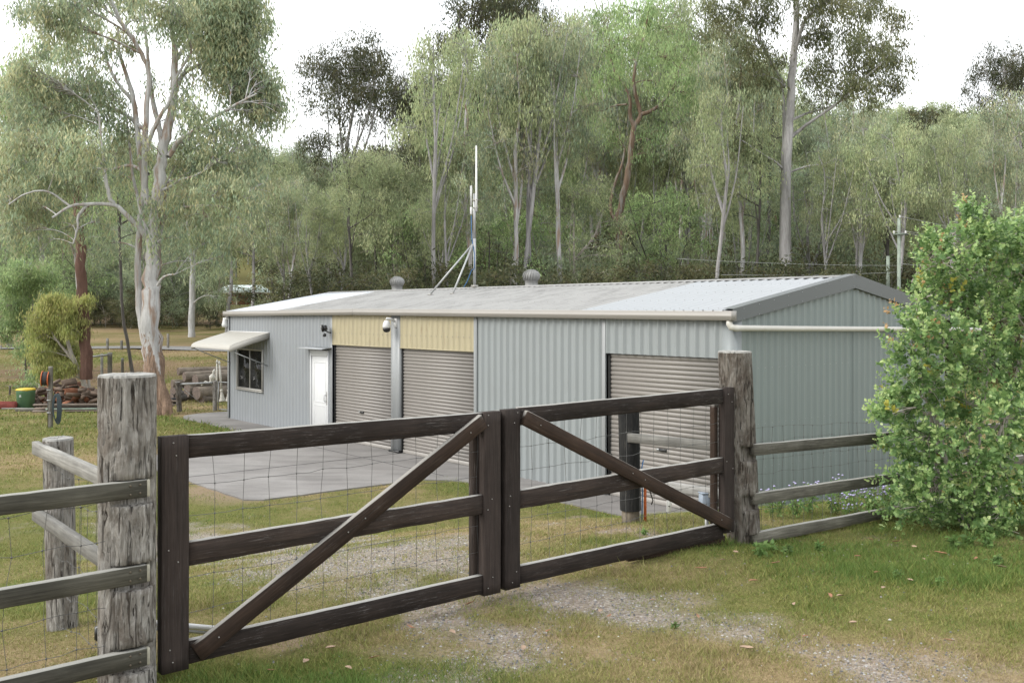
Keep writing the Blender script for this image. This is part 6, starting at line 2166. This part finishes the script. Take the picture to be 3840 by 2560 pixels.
# hose post with reel and coil
hp = yard(190, 1604)
t = empty('hose_post', tuple(hp), 'slim weathered post carrying the hose reel on the left lawn', 'post')
hgt = (1604 - 1374) / FPX * hp.y
board('timber', hp + Vector((0, 0, -0.1)), hp + Vector((0, 0, hgt)), 0.095, 0.09, MAT['rail_grey'], t, (0, -1, 0), rag=0.0015)
MB().tube([hp + Vector((-.065, -.02, 0)), hp + Vector((-.065, -.02, hgt * .6))], 0.015, 6).build('water_pipe', MAT['black'], t)
b = MB()
for z in (.25, .45, .62): b.box(hp + Vector((-.03, -.05, hgt * z)), (.11, .02, .025))
b.build('pipe_clips', MAT['galv'], t)
t['label'] = 'slim weathered post carrying the hose reel on the left lawn'
rc = P(170, 1419, hp.y)
t = empty('hose_reel', tuple(rc), 'orange rimmed black hose reel on the lawn post', 'hose reel')
Mr = Matrix.Translation(rc) @ Matrix.Rotation(R(16), 4, 'Z') @ Matrix.Rotation(R(4), 4, 'Y')
MB().lathe([(0.14, -0.07), (0.19, -0.065), (0.195, 0.0), (0.19, 0.065), (0.14, 0.07)], 22, (0, 0, 0), 'x').build('hose_drum', MAT['rubber'], t, Mr, True)
for x in (-.085, .085):
    MB().lathe([(0.205, -0.012), (0.22, -0.006), (0.22, 0.006), (0.205, 0.012), (0.17, 0.008), (0.17, -0.008)], 22, (x, 0, 0), 'x').build('rim', MAT['orange_plastic'], t, Mr, True)
MB().tube([(-.1, 0, 0), (.2, 0, -.02)], .018, 6).build('axle', MAT['galv'], t, Mr)
hc = P(213, 1525, hp.y - .05)
t = MB()
for k in range(6):
    rr = .33 + .012 * k
    t.tube([hc + Vector((0.02 * (k - 3) * .7 + .1 * math.sin(a) * (.7 + .08 * k), .02 * math.cos(a * 2), rr * math.cos(a) * 1.1 - .02 * k * .6)) for a in np.linspace(0, 6.283, 24)], 0.014, 6, False)
o = t.build('hose_coil', MAT['hose'], None, None, True)
tag(o, 'teal grey garden hose coiled on the slim lawn post', 'hose')

# wheelie bin
bp = yard(97, 1532)
s_ = bp.y / FPX
wB, hB = 47 * s_, 74 * s_
t = empty('wheelie_bin', tuple(bp), 'green wheelie bin with yellow lid by the firewood', 'bin')
M = Matrix.Translation(bp) @ Matrix.Rotation(R(-14), 4, 'Z')
V = []
for z, sx_, sy_ in ((0, .44, .4), (hB * .86, .49, .45), (hB * .88, .5, .46), (hB * .93, .5, .46)):
    for a, c in ((-1, -1), (1, -1), (1, 1), (-1, 1)):
        V.append((a * wB * sx_, c * wB * sy_ * 1.1, z))
F = [(i * 4 + j, i * 4 + (j + 1) % 4, i * 4 + 4 + (j + 1) % 4, i * 4 + 4 + j) for i in range(3) for j in range(4)] + [(0, 3, 2, 1), (12, 13, 14, 15)]
MB().add(V, F).build('body', MAT['bin_green'], t, M)
V = []
for z, k in ((hB * .93, 1.0), (hB * .97, 1.03), (hB * 1.02, .93), (hB * 1.05, .7)):
    for a, c in ((-1, -1), (1, -1), (1, 1), (-1, 1)):
        V.append((a * wB * .52 * k, c * wB * .52 * k, z))
F = [(i * 4 + j, i * 4 + (j + 1) % 4, i * 4 + 4 + (j + 1) % 4, i * 4 + 4 + j) for i in range(3) for j in range(4)] + [(0, 3, 2, 1), (12, 13, 14, 15)]
MB().add(V, F).build('lid', MAT['bin_yellow'], t, M)
for a in (-1, 1):
    MB().lathe([(.09, -.025), (.1, -.01), (.1, .01), (.09, .025)], 14, (a * wB * .42, wB * .5, .09), 'x').build('wheel', MAT['black'], t, M)
MB().tube([(-wB * .4, wB * .56, hB * .9), (wB * .4, wB * .56, hB * .9)], .015, 6).build('handle', MAT['bin_green'], t, M)
b = MB().box((-wB * .1, -wB * .445 * 1.1, hB * .68), (.06, .01, .035))
b.box((-wB * .1, -wB * .44 * 1.1, hB * .61), (.085, .01, .012)).build('badge', MAT['white_plastic'], t, M)

# firewood heap
fr2 = random.Random(31)


def wedge_mesh(seed, mat):
    r2 = random.Random(seed)
    ang = sorted(r2.uniform(0, 6.28) for _ in range(6))
    R_ = 0.11
    A = [(math.cos(a) * R_ * r2.uniform(.6, 1.1), math.sin(a) * R_ * r2.uniform(.6, 1.1)) for a in ang]
    L = r2.uniform(.3, .42)
    V = [(-L / 2 + r2.uniform(-.02, .02), y, z) for y, z in A] + [(0, y * 1.06, z * 1.06) for y, z in A] + [(L / 2 + r2.uniform(-.02, .02), y * .95, z * .95) for y, z in A]
    F = [(k * 6 + i, k * 6 + (i + 1) % 6, k * 6 + 6 + (i + 1) % 6, k * 6 + 6 + i) for k in range(2) for i in range(6)]
    b = MB().add(V, F + [tuple(range(6))[::-1], tuple(range(12, 18))])
    return b.mesh('firewood_log', mat)


WMs = [wedge_mesh(i, MAT['firewood'] if i % 4 else MAT['firewood_red']) for i in range(8)]
for k in range(120):
    px = fr2.uniform(118, 395)
    lvl = fr2.random() ** 1.3
    hmax = 0.62 * math.exp(-((px - 235) / 110) ** 2) + 0.2
    g_ = yard(px, 1528 - fr2.uniform(0, 16))
    M = Matrix.Translation(g_ + Vector((0, 0, .08 + lvl * hmax))) @ Matrix.Rotation(fr2.uniform(0, 6.28), 4, 'Z') @ Matrix.Rotation(fr2.uniform(-.5, .5), 4, 'Y') @ Matrix.Rotation(fr2.uniform(0, 6.28), 4, 'X')
    s_ = fr2.uniform(.8, 1.3)
    o = mobj('firewood_log', WMs[fr2.randrange(8)], None, M @ Matrix.Diagonal((s_, s_, s_, 1)))
    tag(o, 'split firewood log lying in the heap beside the green bin', 'firewood', 'firewood heap')
# plank stack in front of it
for k in range(7):
    g_ = yard(325 + fr2.uniform(-8, 8), 1545)
    L = 3.0 + fr2.uniform(-.5, .6)
    c_ = g_ + Vector((fr2.uniform(-.2, .2), .12 * (k % 3), .05 + .07 * (k // 2)))
    d_ = Vector((math.cos(R(fr2.uniform(-3, 3))), math.sin(R(6)), 0)).normalized()
    o = board('plank', c_ - d_ * L / 2, c_ + d_ * L / 2, .05, .14, MAT['plank'] if k not in (3,) else MAT['pole_green'], None, (0, -1, 0), rag=.002, seg=8)
    tag(o, 'loose sawn plank in the low stack before the firewood' if k != 3 else 'faded green plank in the low stack before the firewood', 'plank', 'loose planks')
# long bottom sleeper and small offcut
g_ = yard(270, 1545)
o = board('sleeper', g_ + Vector((-2.0, .3, .05)), g_ + Vector((1.6, .2, .05)), .1, .18, MAT['rail_grey'], None, (0, -1, 0))
tag(o, 'long grey sleeper edging the lawn below the firewood', 'sleeper')
g_ = yard(55, 1534)
o = board('plank', g_ + Vector((-.4, 0, .03)), g_ + Vector((.35, -.1, .03)), .05, .18, MAT['rail_pale'], None, (0, -1, 0))
tag(o, 'pale offcut plank lying on the grass left of the bin', 'plank')
# red timber box at the left edge
g_ = yard(20, 1534)
t = empty('red_trough', tuple(g_), 'low faded red timber trough at the left edge of the lawn', 'trough')
for dy in (0, .5):
    board('side_board', g_ + Vector((-.9, dy, .12)), g_ + Vector((.36, dy, .12)), .22, .035, MAT['red_paint'], t, (0, -1, 0))
for x in (-.88, .35):
    board('end_board', g_ + Vector((x, .02, .12)), g_ + Vector((x, .48, .12)), .2, .035, MAT['red_paint'], t, (-1, 0, 0))

# stack of big logs behind the paddock gate
def big_log(a, b_, r0, r1, seed, label, mat='log_bark'):
    rng = np.random.default_rng(seed)
    a, b_ = Vector(a), Vector(b_)
    L = (b_ - a).length
    nseg, nr = 14, 16
    M = basis(a, b_, (0, -1, 0))
    xs = np.linspace(0, L, nseg)
    A = np.linspace(0, 6.283, nr, endpoint=False)
    rad = (r0 + (r1 - r0) * xs / L)[:, None] * (1 + rng.normal(0, .03, (nseg, nr)) + .05 * np.sin(A * 2 + rng.random() * 6)[None])
    V = np.stack([np.repeat(xs, nr), (np.cos(A)[None] * rad).ravel(), (np.sin(A)[None] * rad).ravel()], 1)
    i = np.arange(nseg - 1)[:, None] * nr
    j = np.arange(nr)[None]
    Q = np.stack([i + j, i + nr + j, i + nr + (j + 1) % nr, i + (j + 1) % nr], -1).reshape(-1, 4)
    caps = np.array([list(range(nr)), list(range((nseg - 1) * nr, nseg * nr))[::-1]])
    me = mesh_np('log', V, [Q, caps], [MAT[mat], MAT['log_end']], True)
    mi = np.zeros(len(me.polygons), np.int32)
    mi[len(Q):] = 1
    me.polygons.foreach_set('material_index', mi)
    sm = np.ones(len(me.polygons), bool); sm[len(Q):] = False
    me.polygons.foreach_set('use_smooth', sm)
    o = mobj('log', me, None, M)
    tag(o, label, 'log', 'big log stack')


YL = 37.0
for (x0, y0, x1, y1, r_, dy, lab) in (
    (668, 1392, 900, 1384, .16, .9, 'topmost long grey log of the big stack by the shed'),
    (690, 1412, 905, 1398, .18, .2, 'stacked log below the topmost with its near end by the gate post'),
    (732, 1424, 905, 1410, .21, -.2, 'thick pale log in the middle row of the stack'),
    (645, 1440, 900, 1430, .17, .6, 'thin log poking out left of the stack'),
    (700, 1466, 905, 1458, .27, .3, 'thick dark log in the lower row of the stack, left one'),
    (736, 1474, 905, 1462, .25, -.5, 'split faced pale log at the front of the stack'),
    (650, 1492, 880, 1490, .2, .8, 'dark bottom log of the stack lying on the ground'),
    (755, 1496, 905, 1494, .16, -.5, 'rough dark log in front at the bottom of the stack')):
    A, B = P(x0, y0, YL + dy), P(x1, y1, YL + dy + 1.6)
    big_log(A, B, r_, r_ * .93, int(x0), lab)
# dark block heap left of the stack
for k, (px, py) in enumerate(((652, 1490), (668, 1478), (660, 1466), (680, 1492))):
    A = P(px - 12, py, YL - .6)
    B = P(px + 14, py - 2, YL - .3)
    big_log(A, B, .15, .14, 900 + k, ('short dark log block at the left foot of the stack', 'short dark log block second from the left in the heap', 'topmost short dark log block left of the stack', 'short dark log block against the gate post')[k], 'bark_dark')

# white cast lamp columns leaning by the stack
def column(base, top, label):
    base, top = Vector(base), Vector(top)
    L = (top - base).length
    z = (top - base).normalized()
    x = z.orthogonal().normalized()
    y = z.cross(x)
    M = Matrix.Identity(4)
    for r_ in range(3): M[r_][0], M[r_][1], M[r_][2], M[r_][3] = x[r_], y[r_], z[r_], base[r_]
    t = empty('lamp_column', tuple(base), label, 'column', 'white lamp columns')
    MB().lathe([(.12, 0), (.12, .03), (.09, .1), (.05, .3), (.042, .36)], 14).build('base', MAT['white_cast'], t, M, True)
    MB().lathe([(.055, .36), (.062, .39), (.055, .42), (.04, .45)], 14).build('ring', MAT['white_cast'], t, M, True)
    MB().lathe([(.042, .44), (.036, L * .6), (.03, L - .06)], 14).build('shaft', MAT['white_cast'], t, M, True)
    MB().lathe([(.045, L - .08), (.05, L - .05), (.035, L - .02), (.02, L + .03), (.0, L + .06)], 12).build('finial', MAT['white_cast'], t, M, True)


YCo = 35.2
zc = lambda px, py: P(px, py, YCo)
column(zc(834, 1504), zc(822, 1356), 'white cast lamp column leaning left, second from the shed')
column(zc(811, 1506), zc(814, 1352), 'leftmost white cast lamp column leaning on its neighbour')
column(zc(858, 1504), zc(857, 1350), 'white cast lamp column partly hidden by the shed corner')
# ornate white lamp head on the logs
lp = P(790, 1440, 36.0)
t = empty('lamp_head', tuple(lp), 'ornate white lamp head lying before the log stack', 'lamp head')
MB().lathe([(.03, 0), (.1, .05), (.06, .12), (.1, .2), (.13, .28), (.07, .36), (.03, .42), (.06, .48), (.02, .58)], 12).build('lantern', MAT['white_cast'], t, Matrix.Translation(lp) @ Matrix.Rotation(R(14), 4, 'Y'), True)
MB().tube([(-.35, 0, -.05), (-.2, 0, .1), (-.05, 0, .05), (.1, 0, -.03)], .03, 8).build('scroll_arm', MAT['white_cast'], t, Matrix.Translation(lp), True)

# paddock gate with its posts
ga, gb_ = yard(673, 1544), yard(806, 1540)
for (p_, h_, w_, m_, lab) in ((ga, 1.0, .17, 'post_brown', 'dark leaning paddock gate post left of the log stack'), (gb_, 1.02, .15, 'post', 'grey paddock gate post in front of the white columns')):
    o = round_post('paddock_post', p_, h_, w_ / 2, MAT[m_], None, (-.06, 0) if p_ is ga else (0, 0), [], 1, .8, 60)
    tag(o, lab, 'post', 'paddock gate posts')
t = empty('paddock_gate', tuple(gb_), 'silver pipe and wire paddock gate beside the shed', 'gate')
gc = S(0.0, 0.6, 0) + Vector((0, 0, 0))
gc = P(868, 1535, gb_.y - .4)
A = gb_ + Vector((.12, -.02, 0))
B = Vector((gc.x, gc.y, gb_.z))
for z, r_ in ((.06, .017), (.98, .017)):
    MB().tube([A + Vector((0, 0, z)), B + Vector((0, 0, z))], r_, 8).build('pipe_rail', MAT['galv'], t)
MB().tube([A + Vector((0, 0, .06)), A + Vector((0, 0, .98))], .017, 8).build('pipe_stile', MAT['galv'], t)
netting('wire_netting', A, B, .08, .96, t, .2, 6, 77, .0025)
t = empty('wire_fence', tuple(ga), 'wire fence with a silver top rail between the two paddock posts', 'fence')
MB().tube([ga + Vector((0, 0, .92)), gb_ + Vector((0, 0, .95))], .035, 8).build('top_rail', MAT['galv'], t)
MB().tube([ga + Vector((.05, 0, .85)), gb_ + Vector((-.3, 0, .1))], .008, 5).build('stay_wire', MAT['galv'], t)
netting('wire_netting', ga, gb_, .05, .85, t, .2, 5, 78, .0025)
# bucket and pallet blocks by the big gum
bq = yard(652, 1520)
t = empty('bucket', tuple(bq), 'dark blue grey bucket by the foot of the big gum', 'bucket')
bz = P(652, 1515, bq.y - .3)
MB().lathe([(.1, 0), (.13, .2), (.14, .22), (.125, .215), (.1, .02)], 14).build('pail', MAT['rubber'], t, Matrix.Translation(bz), True)
t2 = empty('timber_crate', tuple(P(650, 1545, bq.y - .3)), 'small pale timber crate under the bucket', 'crate')
cr_ = P(650, 1545, bq.y - .3)
cr_.z = gzf(cr_.x, cr_.y)
for z in (.06, .2):
    board('slat', cr_ + Vector((-.25, -.15, z)), cr_ + Vector((.28, -.15, z)), .06, .03, MAT['plank'], t2, (0, -1, 0), seg=4)
for x in (-.22, .0, .25):
    board('upright', cr_ + Vector((x, -.1, 0)), cr_ + Vector((x, -.1, .26)), .07, .05, MAT['plank'], t2, (0, -1, 0), seg=4)
t['label'] = 'dark blue grey bucket on the small crate by the big gum'

# far paddock rails and posts
def stick(px0, py0, py1, Y, w_, lab, mat='rail_grey'):
    p = P(px0, py0, Y)
    q = P(px0, py1, Y)
    p.z = min(p.z, gzf(p.x, p.y) + .05) - .1
    o = board('paddock_post', p, q, w_, w_, MAT[mat], None, (0, -1, 0), seg=5)
    tag(o, lab, 'post', 'far paddock posts')


stick(412, 1388, 1321, 45, .16, 'thickest grey post of the far rail frame left of the big gum')
stick(382, 1386, 1326, 46, .1, 'thin grey post just left of the thick one in the far rail frame', 'rail_pale')
stick(459, 1384, 1342, 46, .1, 'short post right of the far rail frame by the dark trunk')
stick(291, 1480, 1440, 36, .1, 'dark fence post behind the firewood heap')
stick(37, 1470, 1446, 40, .06, 'thin steel picket behind the green bin', 'bark_dark')
A, B = P(292, 1344, 43), P(408, 1330, 45)
o = MB().tube([A, B], .045, 8).build('pipe_rail_frame', MAT['galv'], None, None, True)
tag(o, 'long silver pipe rail leaning on the far grey posts', 'rail')
for k, (px, py0, py1) in enumerate(((403, 1302, 1268), (456, 1304, 1276), (703, 1312, 1302), (28, 1312, 1276), (2, 1330, 1295), (630, 1250, 1290))):
    stick(px, max(py0, py1), min(py0, py1), 60, .12, ('first pale road fence post left of the big gum', 'second pale road fence post left of the big gum', 'low marker post beside the far road', 'dark road fence post near the left edge', 'leftmost dark road fence post', 'thin road post right of the big gum')[k], 'rail_pale' if k < 2 else 'post')
t = empty('wire_fence', tuple(yard(250, 1470)), 'plain wire fence behind the firewood heap', 'fence')
for z in (.35, .7, 1.0):
    pts = [Vector((p.x, p.y, p.z + z)) for p in (yard(20, 1478), yard(150, 1476), yard(291, 1478), yard(420, 1480), yard(560, 1482))]
    MB().tube(pts, .006, 4).build('wire', MAT['wire'], t)

# ------------------------------------------------------------------ far house and power poles
def house():
    Yh = 165.0
    k = Yh / FPX
    c = P(910, 1140, Yh)
    z0 = gzf(c.x, c.y)
    base = Vector((c.x, c.y, z0))
    h = empty('house', tuple(base), 'distant brick house with pale green hipped roof and veranda', 'house')
    zb = P(910, 1141, Yh).z
    zE = P(910, 1095, Yh).z
    zR = P(910, 1066, Yh).z
    xl, xr = P(800, 0, Yh).x, P(1015, 0, Yh).x
    # roof
    r0, r1 = P(868, 0, Yh).x, P(955, 0, Yh).x
    V = [(xl, Yh, zE), (P(982, 0, Yh).x, Yh, zE), (P(982, 0, Yh).x, Yh + 9, zE), (xl, Yh + 9, zE), (r0 - 2, Yh + 4.5, zR), (r1, Yh + 4.5, zR)]
    F = [(0, 1, 5, 4), (1, 2, 5), (2, 3, 4, 5), (3, 0, 4), (3, 2, 1, 0)]
    b = MB().add(V, F)
    rf = b.build('roof', MAT['house_roof'], h)
    MB().box(((P(982, 0, Yh).x + xr) / 2 - 1, Yh + 3, zE + .02), (xr - P(982, 0, Yh).x + 3, 6, .16)).build('veranda_roof', MAT['house_roof'], h)
    MB().box(((xl + xr) / 2, Yh - .05, zE - .12), (xr - xl, .12, .2)).build('fascia', MAT['house_trim'], h)
    MB().box(((xl + xr) / 2 - .6, Yh + 5, (zb + zE) / 2 - 1), (xr - xl - 4, 4.5, zE - zb + 2)).build('wall', MAT['house_brick'], h)
    MB().box((P(937, 0, Yh).x, Yh + 2.72, (zb + zE) / 2), (1.0, .06, 2.0)).build('door', MAT['dark'], h)
    MB().box((P(985, 0, Yh).x, Yh + 2.72, zb + 1.3), (2.0, .06, .9)).build('window', MAT['glass'], h)
    for px in (815, 886, 943, 998):
        MB().box((P(px, 0, Yh).x, Yh + .2, (zb + zE) / 2 - 1), (.16, .16, zE - zb + 2)).build('veranda_post', MAT['house_trim'], h)
    b = MB()
    MB().box(((xl + xr) / 2, Yh + 2, zb - 1.2), (xr - xl, 6, 2.2)).build('floor_slab', MAT['concrete'], h)
    t = empty('television_antenna', tuple(P(1006, 1092, Yh)), 'thin television antenna over the veranda of the distant house', 'antenna')
    MB().tube([P(1006, 1097, Yh + 1), P(1006, 1062, Yh + 1)], .05, 5).build('pole', MAT['galv'], t)
    MB().box(P(1006, 1063, Yh + 1), (.7, .06, .08)).build('boom', MAT['galv'], t)


house()


def power_pole(px, ptop, Y, r_, label, arm=True, tilt=0.0):
    x = (px - HX) / FPX * Y
    z0 = gzf(x, Y)
    zt = EH - (ptop - HY) / FPX * Y
    t = empty('power_pole', (x, Y, z0), label, 'power pole', 'power poles')
    M = Matrix.Translation((x, Y, 0))
    MB().tube([(0, 0, z0 - .3), (tilt * .4, 0, (z0 + zt) / 2), (tilt, 0, zt)], [r_ * 1.15, r_, r_ * .8], 10).build('pole', MAT['pole_green'], t, M, True)
    if arm:
        MB().box((tilt, -.1, zt - .75), (0.62, .06, .07)).build('cross_arm', MAT['pole_green'], t, M)
        for dx in (-.27, 0, .27):
            MB().lathe([(.03, 0), (.05, .03), (.03, .06), (.05, .09), (.02, .13)], 8, (tilt + dx, -.1, zt - .72 if dx else zt)).build('insulator', MAT['white_plastic'], t, M, True)
    return Vector((x + tilt, Y, zt))


pa = power_pole(3371, 818, 44.5, .09, 'green treated power pole with cross arm right of the gable')
pb_ = power_pole(3330, 960, 45.5, .1, 'shorter green power pole just left of the one with a cross arm', False)
pc2 = power_pole(2388, 862, 120, .16, 'distant power pole with transformer far behind the roof middle')
for i, (dz, dy, px, py, lab) in enumerate(((.1, 0, 3900, 905, 'highest power line running right from the pole'), (-.6, .5, 3900, 925, 'second power line running right from the cross arm'), (-.6, -.5, 3900, 938, 'lowest of the three power lines running right from the cross arm'), (-2.1, 0, 3700, 1000, 'service wire running right from halfway up the pole'))):
    A = pa + Vector((.27 * (1 if i == 1 else -1 if i == 2 else 0), 0, dz))
    B = P(px, py, 43)
    pts = [A.lerp(B, s) + Vector((0, 0, -.3 * s * (1 - s))) for s in np.linspace(0, 1, 12)]
    o = MB().tube(pts, .009, 4).build('power_line', MAT['galv'])
    tag(o, lab, 'wire', 'power lines')
for i, (dz, px, py, lab) in enumerate(((-2.5, 2690, 1030, 'lower wire running left from the green power pole'), (-2.2, 2540, 970, 'upper wire running left from the green power pole through the trees'))):
    A, B = pa + Vector((0, 0, dz)), P(px, py, 46)
    pts = [A.lerp(B, s) + Vector((0, 0, -.3 * s * (1 - s))) for s in np.linspace(0, 1, 12)]
    o = MB().tube(pts, .009, 4).build('power_line', MAT['galv'])
    tag(o, lab, 'wire', 'power lines')
